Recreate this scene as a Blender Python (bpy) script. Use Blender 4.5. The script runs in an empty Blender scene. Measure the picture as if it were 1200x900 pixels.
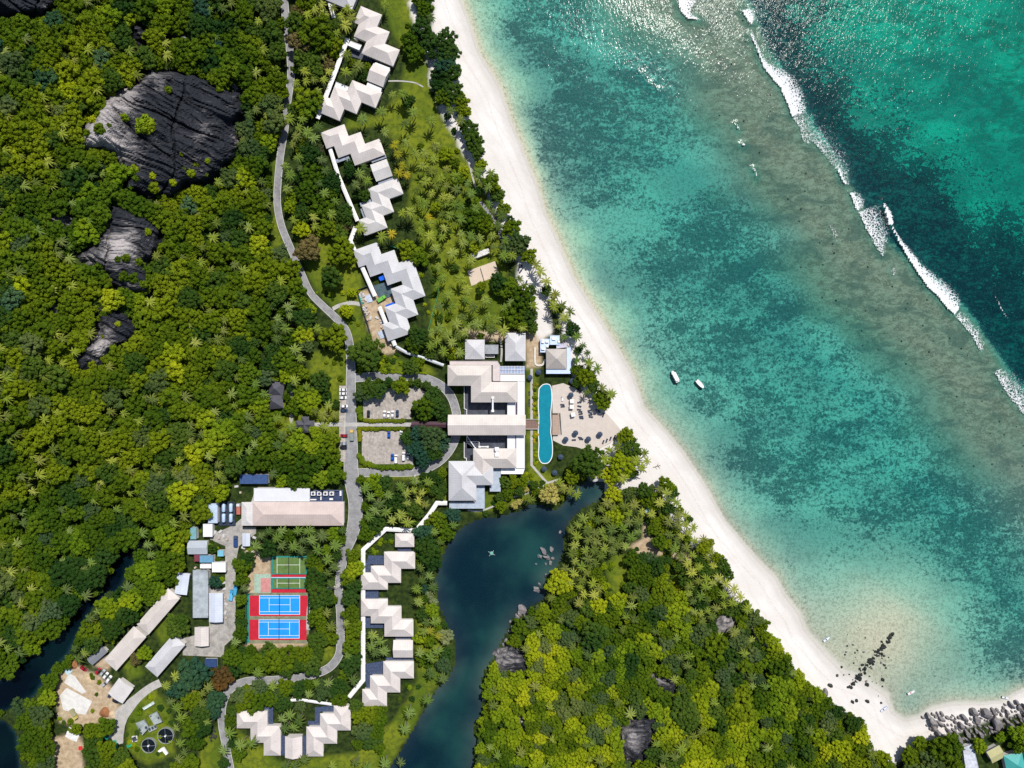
import bpy, math, random
import numpy as np
from mathutils import Vector
random.seed(7); rng = np.random.default_rng(7)
SC = bpy.context.scene
COL = SC.collection
R = math.radians
# ------------------------------------------------------------------ camera
CAM_H = 400.0
cd = bpy.data.cameras.new('camera'); cam = bpy.data.objects.new('camera', cd); COL.objects.link(cam)
cam.location = (0, 0, CAM_H); cd.sensor_width = 36; cd.lens = 24; cd.clip_end = 6000; cd.clip_start = 1
SC.camera = cam
# ------------------------------------------------------------------ light
SUN_AZ, SUN_EL = 25.0, 56.0            # clockwise from +Y, above horizon
w = bpy.data.worlds.new('World'); SC.world = w; w.use_nodes = True
nt = w.node_tree; bg = nt.nodes['Background']; sk = nt.nodes.new('ShaderNodeTexSky')
sk.sky_type = 'NISHITA'; sk.sun_disc = False; sk.sun_elevation = R(SUN_EL); sk.sun_rotation = R(SUN_AZ)
nt.links.new(sk.outputs[0], bg.inputs[0]); bg.inputs[1].default_value = 0.08
to_sun = Vector((math.sin(R(SUN_AZ))*math.cos(R(SUN_EL)), math.cos(R(SUN_AZ))*math.cos(R(SUN_EL)), math.sin(R(SUN_EL))))
ld = bpy.data.lights.new('sun', 'SUN'); ld.energy = 4.3; ld.angle = R(0.53); ld.color = (1.0, 0.955, 0.88)
sun = bpy.data.objects.new('sun', ld); COL.objects.link(sun); sun.location = (100, 250, 380)
sun.rotation_mode = 'QUATERNION'; sun.rotation_quaternion = to_sun.to_track_quat('Z', 'Y')
vs = SC.view_settings; vs.view_transform = 'Standard'; vs.look = 'None'; vs.gamma = 1; vs.use_curve_mapping = False
vs.exposure = 0.2
SC.cycles.use_denoising = False
SC.cycles.max_bounces = 5; SC.cycles.diffuse_bounces = 2; SC.cycles.glossy_bounces = 2
SC.cycles.transparent_max_bounces = 12; SC.cycles.volume_bounces = 0; SC.cycles.sample_clamp_indirect = 4
SC.cycles.sample_clamp_direct = 2.6; SC.cycles.caustics_reflective = False; SC.cycles.caustics_refractive = False

# ------------------------------------------------------------------ plan coordinates
# plan sheet: 1200 x 900 units of 0.5 m, surveyed at sea level; W() gives metres for a point at height z
def W(u, v, z=0.0):
    s = 0.5*(CAM_H - z)/CAM_H
    return ((u-600)*s, (450-v)*s)
LAND, LAKE_Z = 3.0, 1.8

def seg_dist(px, py, pts, closed=False):
    """distance, signed side (left<0?) and arclength parameter to a polyline"""
    best = np.full(px.shape, 1e9); side = np.zeros(px.shape); arc = np.zeros(px.shape); acc = 0.0
    n = len(pts); m = n if closed else n-1
    for i in range(m):
        ax, ay = pts[i]; bx, by = pts[(i+1) % n]
        dx, dy = bx-ax, by-ay; L2 = dx*dx+dy*dy+1e-9
        t = np.clip(((px-ax)*dx+(py-ay)*dy)/L2, 0, 1)
        d = np.hypot(px-ax-t*dx, py-ay-t*dy)
        cr = dx*(py-ay)-dy*(px-ax)
        k = d < best
        best = np.where(k, d, best); side = np.where(k, cr, side); arc = np.where(k, acc+t*math.sqrt(L2), arc)
        acc += math.sqrt(L2)
    return best, side, arc
def inside(px, py, pts):
    r = np.zeros(px.shape, bool); n = len(pts)
    for i in range(n):
        ax, ay = pts[i]; bx, by = pts[(i+1) % n]
        if ay == by: continue
        c = ((ay > py) != (by > py)) & (px < (bx-ax)*(py-ay)/(by-ay)+ax)
        r ^= c
    return r
def sdist(px, py, pts):                # >0 inside
    d, _, _ = seg_dist(px, py, pts, True)
    return np.where(inside(px, py, pts), d, -d)
def sstep(a, b, x):
    t = np.clip((x-a)/(b-a), 0, 1); return t*t*(3-2*t)
_perm = rng.random((256, 256))
def vnoise(x, y):
    xi = np.floor(x).astype(int); yi = np.floor(y).astype(int); fx = x-xi; fy = y-yi
    fx = fx*fx*(3-2*fx); fy = fy*fy*(3-2*fy)
    g = lambda a, b: _perm[a & 255, b & 255]
    return (g(xi, yi)*(1-fx)+g(xi+1, yi)*fx)*(1-fy)+(g(xi, yi+1)*(1-fx)+g(xi+1, yi+1)*fx)*fy
def fbm(x, y, o=4):
    s = 0; a = 0.5
    for _ in range(o):
        s = s+a*vnoise(x, y); x = x*2.03+17.1; y = y*2.03+5.7; a *= 0.5
    return s

SHORE = [(560,-900),(545,-300),(536,-60),(538,0),(548,26),(560,64),(574,86),(586,108),(596,140),(609,172),(615,188),(627,217),(637,250),
 (650,278),(670,325),(695,365),(717,400),(741,442),(752,477),(782,510),(800,532),(825,570),(847,610),(873,641),(890,660),(907,677),
 (918,698),(935,720),(942,740),(965,767),(987,790),(1012,800),(1037,816),(1044,836),(1060,846),(1078,842),(1092,832),(1117,826),
 (1150,826),(1172,824),(1200,810),(1260,790),(1500,760),(2600,700)]
SEA = SHORE + [(6000,700),(6000,-6000),(560,-6000)]
REEF = [(690,-400),(790,-60),(868,12),(886,50),(896,82),(912,100),(926,132),(945,168),(968,190),(990,222),(1010,255),(1030,290),(1060,312),
 (1095,352),(1120,374),(1150,412),(1165,437),(1180,460),(1202,492),(1300,620),(1500,800),(3000,1500)]
LAKEP = [(708,561),(693,562),(682,564),(674,570),(664,578),(660,588),(652,595),(643,593),(630,589),(618,591),(605,598),(585,603),(562,606),(545,613),
 (532,625),(522,640),(515,657),(509,676),(512,705),(520,725),(531,747),(532,775),(525,792),(510,807),(490,840),(472,872),(455,897),(440,930),
 (556,930),(555,895),(560,867),(556,850),(567,835),(564,805),(570,785),(582,767),(590,750),(598,734),(606,718),(622,714),(640,700),(640,680),
 (655,665),(661,646),(664,618),(674,604),(686,595),(704,587),(711,578)]
RIVER = [(172,628),(160,662),(143,690),(112,712),(97,742),(84,768),(66,786),(44,816),(0,838),(-60,860),(-60,800),(0,795),(20,775),(45,752),(70,735),
 (88,705),(118,690),(132,655),(148,636)]
RIVER2 = [(-60,838),(10,842),(24,858),(28,905),(28,960),(-60,960)]
def terrain(x, y):
    x = np.asarray(x, float); y = np.asarray(y, float)
    u = 600+2*x; v = 450-2*y
    d, _, _ = seg_dist(u, v, SHORE); sea = inside(u, v, SEA); t = d
    land = LAND*sstep(0, 75, t)*0.75+LAND*0.25*sstep(0, 30, t)
    hl = 34*sstep(318, -20, u)*(1-sstep(430, 640, v))+26*sstep(120, -80, u)*(1-sstep(430, 640, v))
    hr = 17*np.exp(-(((u-760)/95)**2+((v-870)/110)**2))+6*np.exp(-(((u-640)/45)**2+((v-840)/60)**2))
    hill = (hl+hr)*sstep(10, 120, np.where(sea, 0, t))
    hill = hill*(0.86+0.28*fbm(u/60, v/60, 3))
    land = land+hill
    lk = sdist(u, v, LAKEP); land = np.where(lk > -8, np.minimum(land, LAKE_Z+0.35-0.0+(-lk)*0.14), land)
    land = np.where(lk > 0, LAKE_Z+0.2-np.minimum(1.5, 0.1+lk*0.06), land)
    for rv in (RIVER, RIVER2):
        lk = sdist(u, v, rv)
        land = np.where(lk > -10, np.minimum(land, LAKE_Z+0.3+(-lk)*0.25), land)
        land = np.where(lk > 0, LAKE_Z+0.1-np.minimum(1.4, 0.1+lk*0.15), land)
    dr, sr, _ = seg_dist(u, v, REEF)
    dr = np.where(sr < 0, dr, -dr)                 # seaward positive
    lag = -0.12-1.9*(1-np.exp(-t/52.0))
    flat = -0.55
    f = sstep(-150, -40, dr)
    dep = lag*(1-f)+flat*f
    corner = np.exp(-(((u-1035)/112)**2+((v-745)/98)**2))
    dep = dep*(1-0.90*corner)
    out = -0.55-3.0*sstep(0, 45, dr)-1.6*sstep(40, 160, dr)-0.012*np.clip(dr-150, 0, 3000)
    dep = np.where(dr > 0, out, dep)
    dep = dep*sstep(-4, 14, t)
    return np.where(sea, dep, land)
def ground_at(u, v, lift=0.0):
    """plan point seen at (u,v) -> x, y, ground z (iterates over the relief)"""
    z = LAND
    for _ in range(4):
        x, y = W(u, v, z+lift); z = float(terrain(np.array([x]), np.array([y]))[0])
    return x, y, z
def ground_many(us, vs_, lift):
    us = np.asarray(us, float); vs_ = np.asarray(vs_, float); lift = np.asarray(lift, float); z = np.full(us.shape, LAND)
    for _ in range(4):
        s = 0.5*(CAM_H-z-lift)/CAM_H; x = (us-600)*s; y = (450-vs_)*s; z = terrain(x, y)
    return x, y, z

# ------------------------------------------------------------------ material helpers
def new_mat(name):
    m = bpy.data.materials.new(name); m.use_nodes = True; m.node_tree.nodes.clear()
    return m, m.node_tree
class NB:
    def __init__(s, t): s.t = t
    def n(s, kind, **kw):
        nd = s.t.nodes.new('ShaderNode'+kind)
        for k, val in kw.items():
            if k.startswith('i_'):
                key = k[2:]; key = int(key) if key.isdigit() else key.replace('_', ' ')
                sock = nd.inputs[key]
                if hasattr(val, 'links'): s.t.links.new(val, sock)
                else: sock.default_value = val
            else: setattr(nd, k, val)
        return nd
    def link(s, a, b): s.t.links.new(a, b)
    def math(s, op, a, b=None, clamp=False):
        nd = s.t.nodes.new('ShaderNodeMath'); nd.operation = op; nd.use_clamp = clamp
        for i, q in enumerate((a, b)):
            if q is None: continue
            if hasattr(q, 'links'): s.t.links.new(q, nd.inputs[i])
            else: nd.inputs[i].default_value = q
        return nd.outputs[0]
    def mix(s, f, a, b):
        nd = s.t.nodes.new('ShaderNodeMix'); nd.data_type = 'RGBA'
        for sock, q in ((nd.inputs[0], f), (nd.inputs[6], a), (nd.inputs[7], b)):
            if hasattr(q, 'links'): s.t.links.new(q, sock)
            elif isinstance(q, (tuple, list)): sock.default_value = (*q, 1) if len(q) == 3 else q
            else: sock.default_value = q
        return nd.outputs[2]
    def ss(s, x, a, b):
        nd = s.t.nodes.new('ShaderNodeMapRange'); nd.interpolation_type = 'SMOOTHSTEP'
        s.t.links.new(x, nd.inputs[0]); nd.inputs[1].default_value = a; nd.inputs[2].default_value = b
        return nd.outputs[0]
    def attr(s, name): return s.n('Attribute', attribute_name=name).outputs['Fac']
    def noise(s, vec, scale, detail=3, rough=0.5, dist=0.0):
        nd = s.n('TexNoise', i_Scale=scale, i_Detail=detail, i_Roughness=rough, i_Distortion=dist)
        s.t.links.new(vec, nd.inputs['Vector']); return nd.outputs['Fac']
    def out(s, surf, vol=None, disp=None):
        o = s.t.nodes.new('ShaderNodeOutputMaterial'); s.t.links.new(surf, o.inputs[0])
        if vol is not None: s.t.links.new(vol, o.inputs[1])
        return o
    def pos(s): return s.n('NewGeometry').outputs['Position']
    def obj(s): return s.n('TexCoord').outputs['Object']
    def bsdf(s, col, rough=0.7, spec=0.3, normal=None, metal=0.0):
        b = s.n('BsdfPrincipled', i_Roughness=rough, i_Metallic=metal); b.inputs['Specular IOR Level'].default_value = spec
        if hasattr(col, 'links'): s.t.links.new(col, b.inputs['Base Color'])
        else: b.inputs['Base Color'].default_value = (*col, 1)
        if normal is not None: s.t.links.new(normal, b.inputs['Normal'])
        return b.outputs[0]
    def bump(s, h, strength, dist=0.1):
        b = s.n('Bump', i_Strength=strength, i_Distance=dist); s.t.links.new(h, b.inputs['Height']); return b.outputs[0]
MATS = {}
def M(name, col, rough=0.6, var=0.12, scale=0.6, spec=0.3, metal=0.0, grime=0.0):
    """plain procedural surface: base colour broken up by two noises (and dark weathering blotches)"""
    if name in MATS: return MATS[name]
    m, t = new_mat(name); b = NB(t); p = b.obj()
    n1 = b.noise(p, scale, 4, 0.6); n2 = b.noise(p, scale*7, 2)
    f = b.math('ADD', b.math('MULTIPLY', n1, 0.65), b.math('MULTIPLY', n2, 0.35))
    lo = tuple(c*(1-var) for c in col); hi = tuple(min(1, c*(1+var)) for c in col)
    c = b.mix(b.ss(f, 0.3, 0.7), lo, hi)
    if grime: c = b.mix(b.math('MULTIPLY', b.ss(b.noise(p, scale*0.45, 5, 0.65), 0.5, 0.72), grime), c, tuple(q*0.35 for q in col))
    b.out(b.bsdf(c, rough, spec, metal=metal)); MATS[name] = m; return m

# ------------------------------------------------------------------ object helpers
def tag(o, label=None, cat=None, group=None, kind=None):
    if label: o['label'] = label
    if cat: o['category'] = cat
    if group: o['group'] = group
    if kind: o['kind'] = kind
    return o
def link(o, parent=None):
    COL.objects.link(o)
    if parent is not None: o.parent = parent
    return o
def mesh(name, verts, faces, mat=None, smooth=False, uv=None):
    me = bpy.data.meshes.new(name); me.from_pydata([tuple(map(float, p)) for p in verts], [], [tuple(map(int, f)) for f in faces])
    if mat is not None: me.materials.append(mat)
    if smooth: me.polygons.foreach_set('use_smooth', np.ones(len(me.polygons), bool))
    if uv is not None:
        l = me.uv_layers.new(name='uv'); l.data.foreach_set('uv', np.asarray(uv, np.float32).ravel())
    me.update(); return me
def np_mesh(name, V, F, mats, mi=None, smooth=False):
    """V (n,3), F (m,3|4) arrays"""
    me = bpy.data.meshes.new(name); V = np.ascontiguousarray(V, np.float32); F = np.ascontiguousarray(F, np.int32); k = F.shape[1]
    me.vertices.add(len(V)); me.vertices.foreach_set('co', V.ravel())
    me.loops.add(F.size); me.loops.foreach_set('vertex_index', F.ravel())
    me.polygons.add(len(F)); me.polygons.foreach_set('loop_start', np.arange(0, F.size, k, dtype=np.int32))
    for m in mats: me.materials.append(m)
    if mi is not None: me.polygons.foreach_set('material_index', np.asarray(mi, np.int32))
    me.polygons.foreach_set('use_smooth', np.full(len(F), bool(smooth)))
    me.update(calc_edges=True); me.validate(); return me
def ob(name, me, parent=None, loc=(0, 0, 0), rz=0.0, scale=None):
    o = bpy.data.objects.new(name, me); o.location = loc; o.rotation_euler = (0, 0, rz)
    if scale is not None: o.scale = scale if hasattr(scale, '__len__') else (scale,)*3
    return link(o, parent)
def empty(name, loc, label, cat, group=None, rz=0.0):
    o = bpy.data.objects.new(name, None); o.location = loc; o.rotation_euler = (0, 0, rz); o.empty_display_size = 0.5
    link(o); return tag(o, label, cat, group)
class MB:
    """collects boxes / tubes / prisms into one mesh"""
    def __init__(s): s.v = []; s.f = []
    def box(s, c, d, rz=0.0, taper=1.0):
        cx, cy, cz = c; hx, hy, hz = d[0]/2, d[1]/2, d[2]/2; co, si = math.cos(rz), math.sin(rz); n = len(s.v)
        for z, k in ((-hz, 1), (hz, taper)):
            for x, y in ((-hx, -hy), (hx, -hy), (hx, hy), (-hx, hy)):
                x *= k; y *= k; s.v.append((cx+x*co-y*si, cy+x*si+y*co, cz+z))
        s.f += [tuple(n+i for i in q) for q in ((3,2,1,0),(4,5,6,7),(0,1,5,4),(1,2,6,5),(2,3,7,6),(3,0,4,7))]; return s
    def tube(s, a, b, r0, r1, seg=8, cap=True):
        a, b = Vector(a), Vector(b); d = (b-a).normalized(); q = d.to_track_quat('Z', 'Y'); n = len(s.v)
        for p, r in ((a, r0), (b, r1)):
            for i in range(seg):
                t = 2*math.pi*i/seg; s.v.append(tuple(p+q @ Vector((r*math.cos(t), r*math.sin(t), 0))))
        s.f += [(n+i, n+(i+1) % seg, n+seg+(i+1) % seg, n+seg+i) for i in range(seg)]
        if cap: s.f += [tuple(n+seg+i for i in range(seg)), tuple(n+seg-1-i for i in range(seg))]
        return s
    def prism(s, pts, z0, z1):
        """vertical prism over a plan polygon (list of (x,y), counter-clockwise)"""
        a = sum(pts[i][0]*pts[(i+1) % len(pts)][1]-pts[(i+1) % len(pts)][0]*pts[i][1] for i in range(len(pts)))
        if a < 0: pts = pts[::-1]
        n = len(s.v); k = len(pts)
        s.v += [(x, y, z0) for x, y in pts]+[(x, y, z1) for x, y in pts]
        s.f += [tuple(n+k+i for i in range(k)), tuple(n+k-1-i for i in range(k))]
        s.f += [(n+i, n+(i+1) % k, n+k+(i+1) % k, n+k+i) for i in range(k)]; return s
    def lathe(s, prof, seg=16, c=(0, 0)):
        n = len(s.v); m = len(prof)
        for r, z in prof:
            for i in range(seg):
                t = 2*math.pi*i/seg; s.v.append((c[0]+r*math.cos(t), c[1]+r*math.sin(t), z))
        for j in range(m-1):
            for i in range(seg):
                s.f.append((n+j*seg+i, n+j*seg+(i+1) % seg, n+(j+1)*seg+(i+1) % seg, n+(j+1)*seg+i))
        return s
    def mesh(s, name, mat, smooth=False): return mesh(name, s.v, s.f, mat, smooth)
    def build(s, name, mat, parent=None, loc=(0, 0, 0), rz=0.0, smooth=False): return ob(name, s.mesh(name, mat, smooth), parent, loc, rz)
# ------------------------------------------------------------------ plan areas
LAWNS = [
 [(440,-10),(485,-10),(500,60),(512,110),(540,165),(560,205),(578,250),(590,300),(600,345),(600,385),(560,396),(520,398),(500,405),(508,330),(492,285),(476,240),(482,205),(462,165),(448,150),(402,152),(408,138),(450,132),(468,105),(476,70),(455,25)],
 [(345,262),(412,285),(428,338),(424,372),(436,404),(412,402),(396,366),(368,338),(352,300)],
 [(362,412),(406,410),(408,450),(398,452),(398,545),(368,545),(345,520),(318,520),(318,470),(362,440)],
 [(446,414),(502,428),(516,440),(436,438)],
 [(486,700),(508,690),(514,722),(524,742),(526,790),(510,807),(472,872),(452,905),(405,905),(420,880),(462,842),(488,800)],
 [(272,850),(300,872),(330,892),(420,880),(420,905),(262,905)],
 [(617,430),(630,430),(634,540),(650,560),(628,585),(560,604),(545,590),(600,560),(617,560)],
 [(710,660),(722,646),(734,652),(738,672),(730,694),(716,698)], [(782,672),(796,664),(806,690),(790,700)],
 [(428,622),(446,618),(424,646),(416,662),(408,660)], [(150,818),(180,806),(200,830),(205,885),(175,898),(148,880)],
 [(236,862),(256,850),(262,905),(230,905)], [(372,785),(300,790),(300,772),(350,760),(372,740),(392,745),(392,772)],
 [(140,770),(160,760),(168,790),(150,800)], [(180,735),(200,720),(210,740),(190,755)],
 [(478,548),(500,560),(526,545),(526,590),(508,586),(486,560)], [(318,176),(328,180),(322,250),(335,290),(318,290)], [(420,545),(486,556),(486,562),(420,562)]]
SANDS = [[(480,-40),(508,10),(500,70),(505,100),(520,140),(535,165),(548,190),(568,215),(585,262),(600,295),(610,320),(640,345),(655,372),(662,400),(672,440),(690,470),(690,505),(700,535),(690,560),
  (720,590),(765,575),(782,600),(800,625),(825,650),(842,668),(852,690),(868,712),(885,735),(900,765),(925,790),(955,815),(985,832),(1005,850),(1020,880),(1047,897),(1075,876),(1100,868),(1140,850),(1200,836),(1300,800),(1300,-300),(480,-300)],
 [(476,0),(484,0),(492,20),(506,60),(512,85),(508,90),(500,62),(484,24)], [(500,72),(506,70),(516,108),(530,140),(526,142),(510,110)],
 [(606,310),(622,312),(640,350),(648,392),(630,398),(622,360),(608,340)]]
DIRTS = [[(70,786),(92,780),(116,792),(134,806),(140,826),(150,828),(138,842),(96,852),(70,846),(64,812)], [(56,866),(92,858),(100,874),(84,898),(56,892)],
 [(421,341),(437,338),(464,345),(470,350),(450,365),(464,405),(472,412),(450,416),(437,400),(428,375)], [(288,644),(318,646),(318,700),(288,700)],
 [(290,748),(362,750),(356,758),(290,762)], [(753,612),(760,612),(762,630),(768,643),(800,649),(818,656),(812,660),(788,653),(746,648),(738,640),(752,630)],
 [(62,898),(96,880),(100,905),(62,905)], [(540,386),(606,390),(606,398),(560,400)], [(616,384),(640,384),(634,430),(617,430)], [(110,770),(135,770),(128,786),(110,782)]]
def axis(lo, hi, step, far):
    a = list(np.arange(lo, hi+1e-6, step)); g = step; x = a[0]; L = []
    while x > -far: g *= 1.45; x -= g; L.append(x)
    g = step; x = a[-1]; Rr = []
    while x < far: g *= 1.45; x += g; Rr.append(x)
    return np.array(L[::-1]+a+Rr)
def grid_faces(nx, ny):
    i = np.arange((nx-1)*(ny-1)); x = i % (nx-1); y = i//(nx-1); a = y*nx+x
    return np.stack([a, a+1, a+nx+1, a+nx], 1)
xs = axis(-318, 318, 1.5, 2600); ys = axis(-240, 240, 1.5, 2600)
X, Y = np.meshgrid(xs, ys); X = X.ravel(); Y = Y.ravel()
Z = terrain(X, Y)
U0, V0 = 600+2*X, 450-2*Y
k_ = CAM_H/(CAM_H-np.clip(Z, -20, 100)); U = 600+2*X*k_; V = 450-2*Y*k_          # plan position at the relief height
wob = (fbm(U/9, V/9, 3)-0.47)*14
a_lawn = np.zeros(X.shape)
for P in LAWNS: a_lawn = np.maximum(a_lawn, sstep(-3, 4, sdist(U, V, P)+wob*0.5))
a_sand = np.zeros(X.shape)
for P in SANDS: a_sand = np.maximum(a_sand, sstep(-3, 3, sdist(U, V, P)+wob*0.45))
a_dirt = np.zeros(X.shape)
for P in DIRTS: a_dirt = np.maximum(a_dirt, sstep(-2.5, 2.5, sdist(U, V, P)+wob*0.35))
shore_d, _, _ = seg_dist(U0, V0, SHORE); is_sea = inside(U0, V0, SEA)
t_sea = np.where(is_sea, shore_d, -shore_d)
rd, rs_, _ = seg_dist(U0, V0, REEF); dr = np.where(rs_ < 0, rd, -rd)
# coral cover on the lagoon floor
def blob(u, v, su, sv, rot=0.0):
    c, s = math.cos(R(rot)), math.sin(R(rot)); a = (U0-u)*c-(V0-v)*s; b = (U0-u)*s+(V0-v)*c
    return np.exp(-((a/su)**2+(b/sv)**2))
big = fbm(U0/46+3, V0/46, 4)
reef = 0.50*sstep(12, 60, t_sea+(big-0.47)*110)
reef = reef+0.26*blob(690, 90, 80, 150, -35)+0.30*blob(590, 20, 40, 30)-0.55*blob(808, 208, 42, 22, 20)-0.5*blob(715, 40, 26, 50, -30)
reef = reef+0.24*blob(800, 285, 70, 30, 30)+0.12*blob(905, 270, 70, 60)-0.35*blob(735, 262, 40, 22)-0.25*blob(700, 330, 40, 30)
reef = reef+0.30*blob(860, 322, 40, 12, 25)+0.32*blob(905, 375, 70, 14, 30)+0.22*blob(985, 512, 60, 12, 35)+0.18*blob(1040, 600, 90, 16, 35)+0.24*blob(1150, 620, 90, 60, 30)
reef = reef+0.30*blob(1180, 760, 60, 60)-0.30*blob(1010, 690, 60, 22, 10)-0.75*blob(1035, 750, 105, 80)-0.22*blob(960, 640, 60, 40)+0.15*blob(880, 560, 60, 80)
reef = np.clip(reef, 0, 1)*sstep(-4, 10, t_sea)
brown = sstep(-150, -62, dr+(big-0.47)*70)*sstep(30, 90, t_sea)*(1-sstep(8, 30, dr))*(1-0.8*sstep(480, 640, V0))
clean = (1-sstep(12, 40, t_sea+(big-0.47)*60))*(0.35+0.65*(1-sstep(330, 560, V0)))
clean = np.maximum(clean, 0.85*np.exp(-(((U0-1032)/92)**2+((V0-742)/82)**2)))*sstep(-10, 4, t_sea)
wd_w = 74+50*sstep(60, 330, V0)+200*sstep(330, 470, V0)
weed = sstep(6, 24, dr+(big-0.47)*30)*(1-np.clip((dr+(big-0.47)*120-wd_w+55)/150, 0, 1))
zones = np.where(is_sea, 0, 1)
lake_in = inside(U0, V0, LAKEP) | inside(U0, V0, RIVER) | inside(U0, V0, RIVER2)

mg, t = new_mat('ground_cover'); b = NB(t); p = b.pos()
nA = b.noise(p, 0.045, 5, 0.6); nB = b.noise(p, 0.35, 4, 0.6); nC = b.noise(p, 1.6, 3, 0.6)
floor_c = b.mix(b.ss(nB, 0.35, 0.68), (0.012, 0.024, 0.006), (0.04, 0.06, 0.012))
lawn_c = b.mix(b.ss(nA, 0.36, 0.62), (0.075, 0.118, 0.008), (0.155, 0.185, 0.012))
lawn_c = b.mix(b.math('MULTIPLY', b.ss(nB, 0.44, 0.6), 0.6), lawn_c, (0.048, 0.078, 0.01))
lawn_c = b.mix(b.math('MULTIPLY', b.ss(nC, 0.5, 0.75), 0.4), lawn_c, (0.2, 0.2, 0.045))
dirt_c = b.mix(b.ss(nB, 0.3, 0.7), (0.34, 0.25, 0.16), (0.5, 0.40, 0.28))
dirt_c = b.mix(b.math('MULTIPLY', b.ss(nC, 0.45, 0.75), 0.5), dirt_c, (0.26, 0.18, 0.11))
sand_c = b.mix(b.ss(nA, 0.35, 0.7), (0.60, 0.57, 0.55), (0.67, 0.65, 0.635))
sand_c = b.mix(b.math('MULTIPLY', b.ss(nC, 0.45, 0.8), 0.25), sand_c, (0.55, 0.51, 0.475))
trk = b.n('TexWave', wave_type='BANDS', i_Scale=0.055, i_Distortion=5.0, i_Detail=3.0)
mp = b.n('Mapping'); mp.inputs['Rotation'].default_value = (0, 0, R(-34)); b.link(p, mp.inputs[0]); b.link(mp.outputs[0], trk.inputs[0])
sand_c = b.mix(b.math('MULTIPLY', b.ss(trk.outputs['Fac'], 0.72, 1.0), 0.22), sand_c, (0.53, 0.49, 0.455))
sep = b.n('SeparateXYZ', i_0=p).outputs['Z']
wet = b.math('SUBTRACT', 1.0, b.ss(b.math('ADD', sep, b.math('MULTIPLY', nB, 0.18)), 0.10, 0.42))
sand_c = b.mix(b.math('MULTIPLY', wet, 0.40), sand_c, (0.45, 0.43, 0.39))
wr = b.math('MULTIPLY', b.ss(sep, 0.62, 0.70), b.math('SUBTRACT', 1.0, b.ss(sep, 0.74, 0.86))); sand_c = b.mix(b.math('MULTIPLY', b.math('MULTIPLY', wr, b.ss(nC, 0.45, 0.6)), 0.35), sand_c, (0.34, 0.30, 0.25))
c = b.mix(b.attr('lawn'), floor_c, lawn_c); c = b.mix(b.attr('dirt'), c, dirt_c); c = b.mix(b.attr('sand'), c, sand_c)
bp = b.bump(b.math('ADD', b.math('MULTIPLY', nB, 0.5), b.math('MULTIPLY', nC, 0.25)), 0.5, 0.5)
b.out(b.bsdf(c, 0.9, 0.1, bp)); MATS['ground'] = mg

ms, t = new_mat('seabed_reef'); b = NB(t); p = b.pos()
mp = b.n('Mapping'); mp.inputs['Rotation'].default_value = (0, 0, R(-32)); mp.inputs['Scale'].default_value = (0.62, 1.15, 1); b.link(p, mp.inputs[0]); q = mp.outputs[0]
n1 = b.noise(q, 0.075, 6, 0.68, 0.6); n2 = b.noise(q, 0.34, 5, 0.72, 0.5); n3 = b.noise(p, 1.25, 4, 0.7); n4 = b.noise(q, 0.022, 3, 0.5)
n5 = b.noise(p, 0.62, 4, 0.75, 0.8)
f = b.math('ADD', b.math('MULTIPLY', n1, 0.30), b.math('MULTIPLY', n2, 0.34)); f = b.math('ADD', f, b.math('MULTIPLY', n5, 0.36))
rf = b.attr('reef')
g = b.math('MULTIPLY', b.math('SUBTRACT', f, 0.5), 2.6)
th = b.math('ADD', g, b.math('MULTIPLY', b.math('SUBTRACT', rf, 0.5), 0.62))
cov = b.math('MULTIPLY', b.ss(th, -0.10, 0.15), b.ss(rf, 0.03, 0.2))
sand = b.mix(b.ss(n4, 0.42, 0.58), (0.31, 0.31, 0.275), (0.41, 0.405, 0.345))
sand = b.mix(b.math('MULTIPLY', b.ss(n5, 0.46, 0.60), 0.6), sand, (0.13, 0.15, 0.13))
sand = b.mix(b.attr('clean'), sand, b.mix(b.ss(n5, 0.42, 0.62), (0.62, 0.55, 0.43), (0.44, 0.38, 0.28)))
coral = b.mix(b.ss(n3, 0.35, 0.7), (0.010, 0.036, 0.050), (0.075, 0.115, 0.118))
coral = b.mix(b.ss(n2, 0.56, 0.70), coral, (0.14, 0.155, 0.13))
c = b.mix(b.math('MULTIPLY', cov, 0.80), sand, coral)
flat = b.mix(b.ss(n2, 0.40, 0.62), (0.135, 0.13, 0.098), (0.255, 0.235, 0.18))
flat = b.mix(b.math('MULTIPLY', b.ss(n3, 0.50, 0.64), 0.5), flat, (0.36, 0.335, 0.27))
flat = b.mix(b.math('MULTIPLY', b.ss(n1, 0.50, 0.60), 0.6), flat, (0.075, 0.10, 0.085))
vo = b.n('TexVoronoi', i_Scale=0.16, i_Randomness=1.0); b.link(p, vo.inputs['Vector'])
flat = b.mix(b.math('SUBTRACT', 1.0, b.ss(vo.outputs['Distance'], 0.07, 0.12)), flat, (0.02, 0.025, 0.02))
bw = b.math('MULTIPLY', b.attr('brown'), b.ss(b.math('ADD', n1, b.attr('brown')), 0.55, 1.0)); c = b.mix(bw, c, flat)
wn = b.math('ADD', b.attr('weed'), b.math('MULTIPLY', g, 1.7))
wc = b.mix(b.ss(g, -0.1, 0.3), (0.010, 0.030, 0.042), (0.07, 0.125, 0.12))
c = b.mix(b.ss(wn, 0.30, 0.66), c, wc)
deep = b.attr('deep')
dc = b.mix(b.ss(b.math('ADD', b.math('MULTIPLY', n1, 0.6), b.math('MULTIPLY', n2, 0.4)), 0.42, 0.58), (0.17, 0.23, 0.18), (0.42, 0.49, 0.36)); dc = b.mix(b.math('MULTIPLY', b.ss(n4, 0.45, 0.6), 0.5), dc, (0.12, 0.16, 0.15)); c = b.mix(b.math('MULTIPLY', deep, b.math('SUBTRACT', 1.0, b.ss(wn, 0.30, 0.66))), c, dc)
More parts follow.
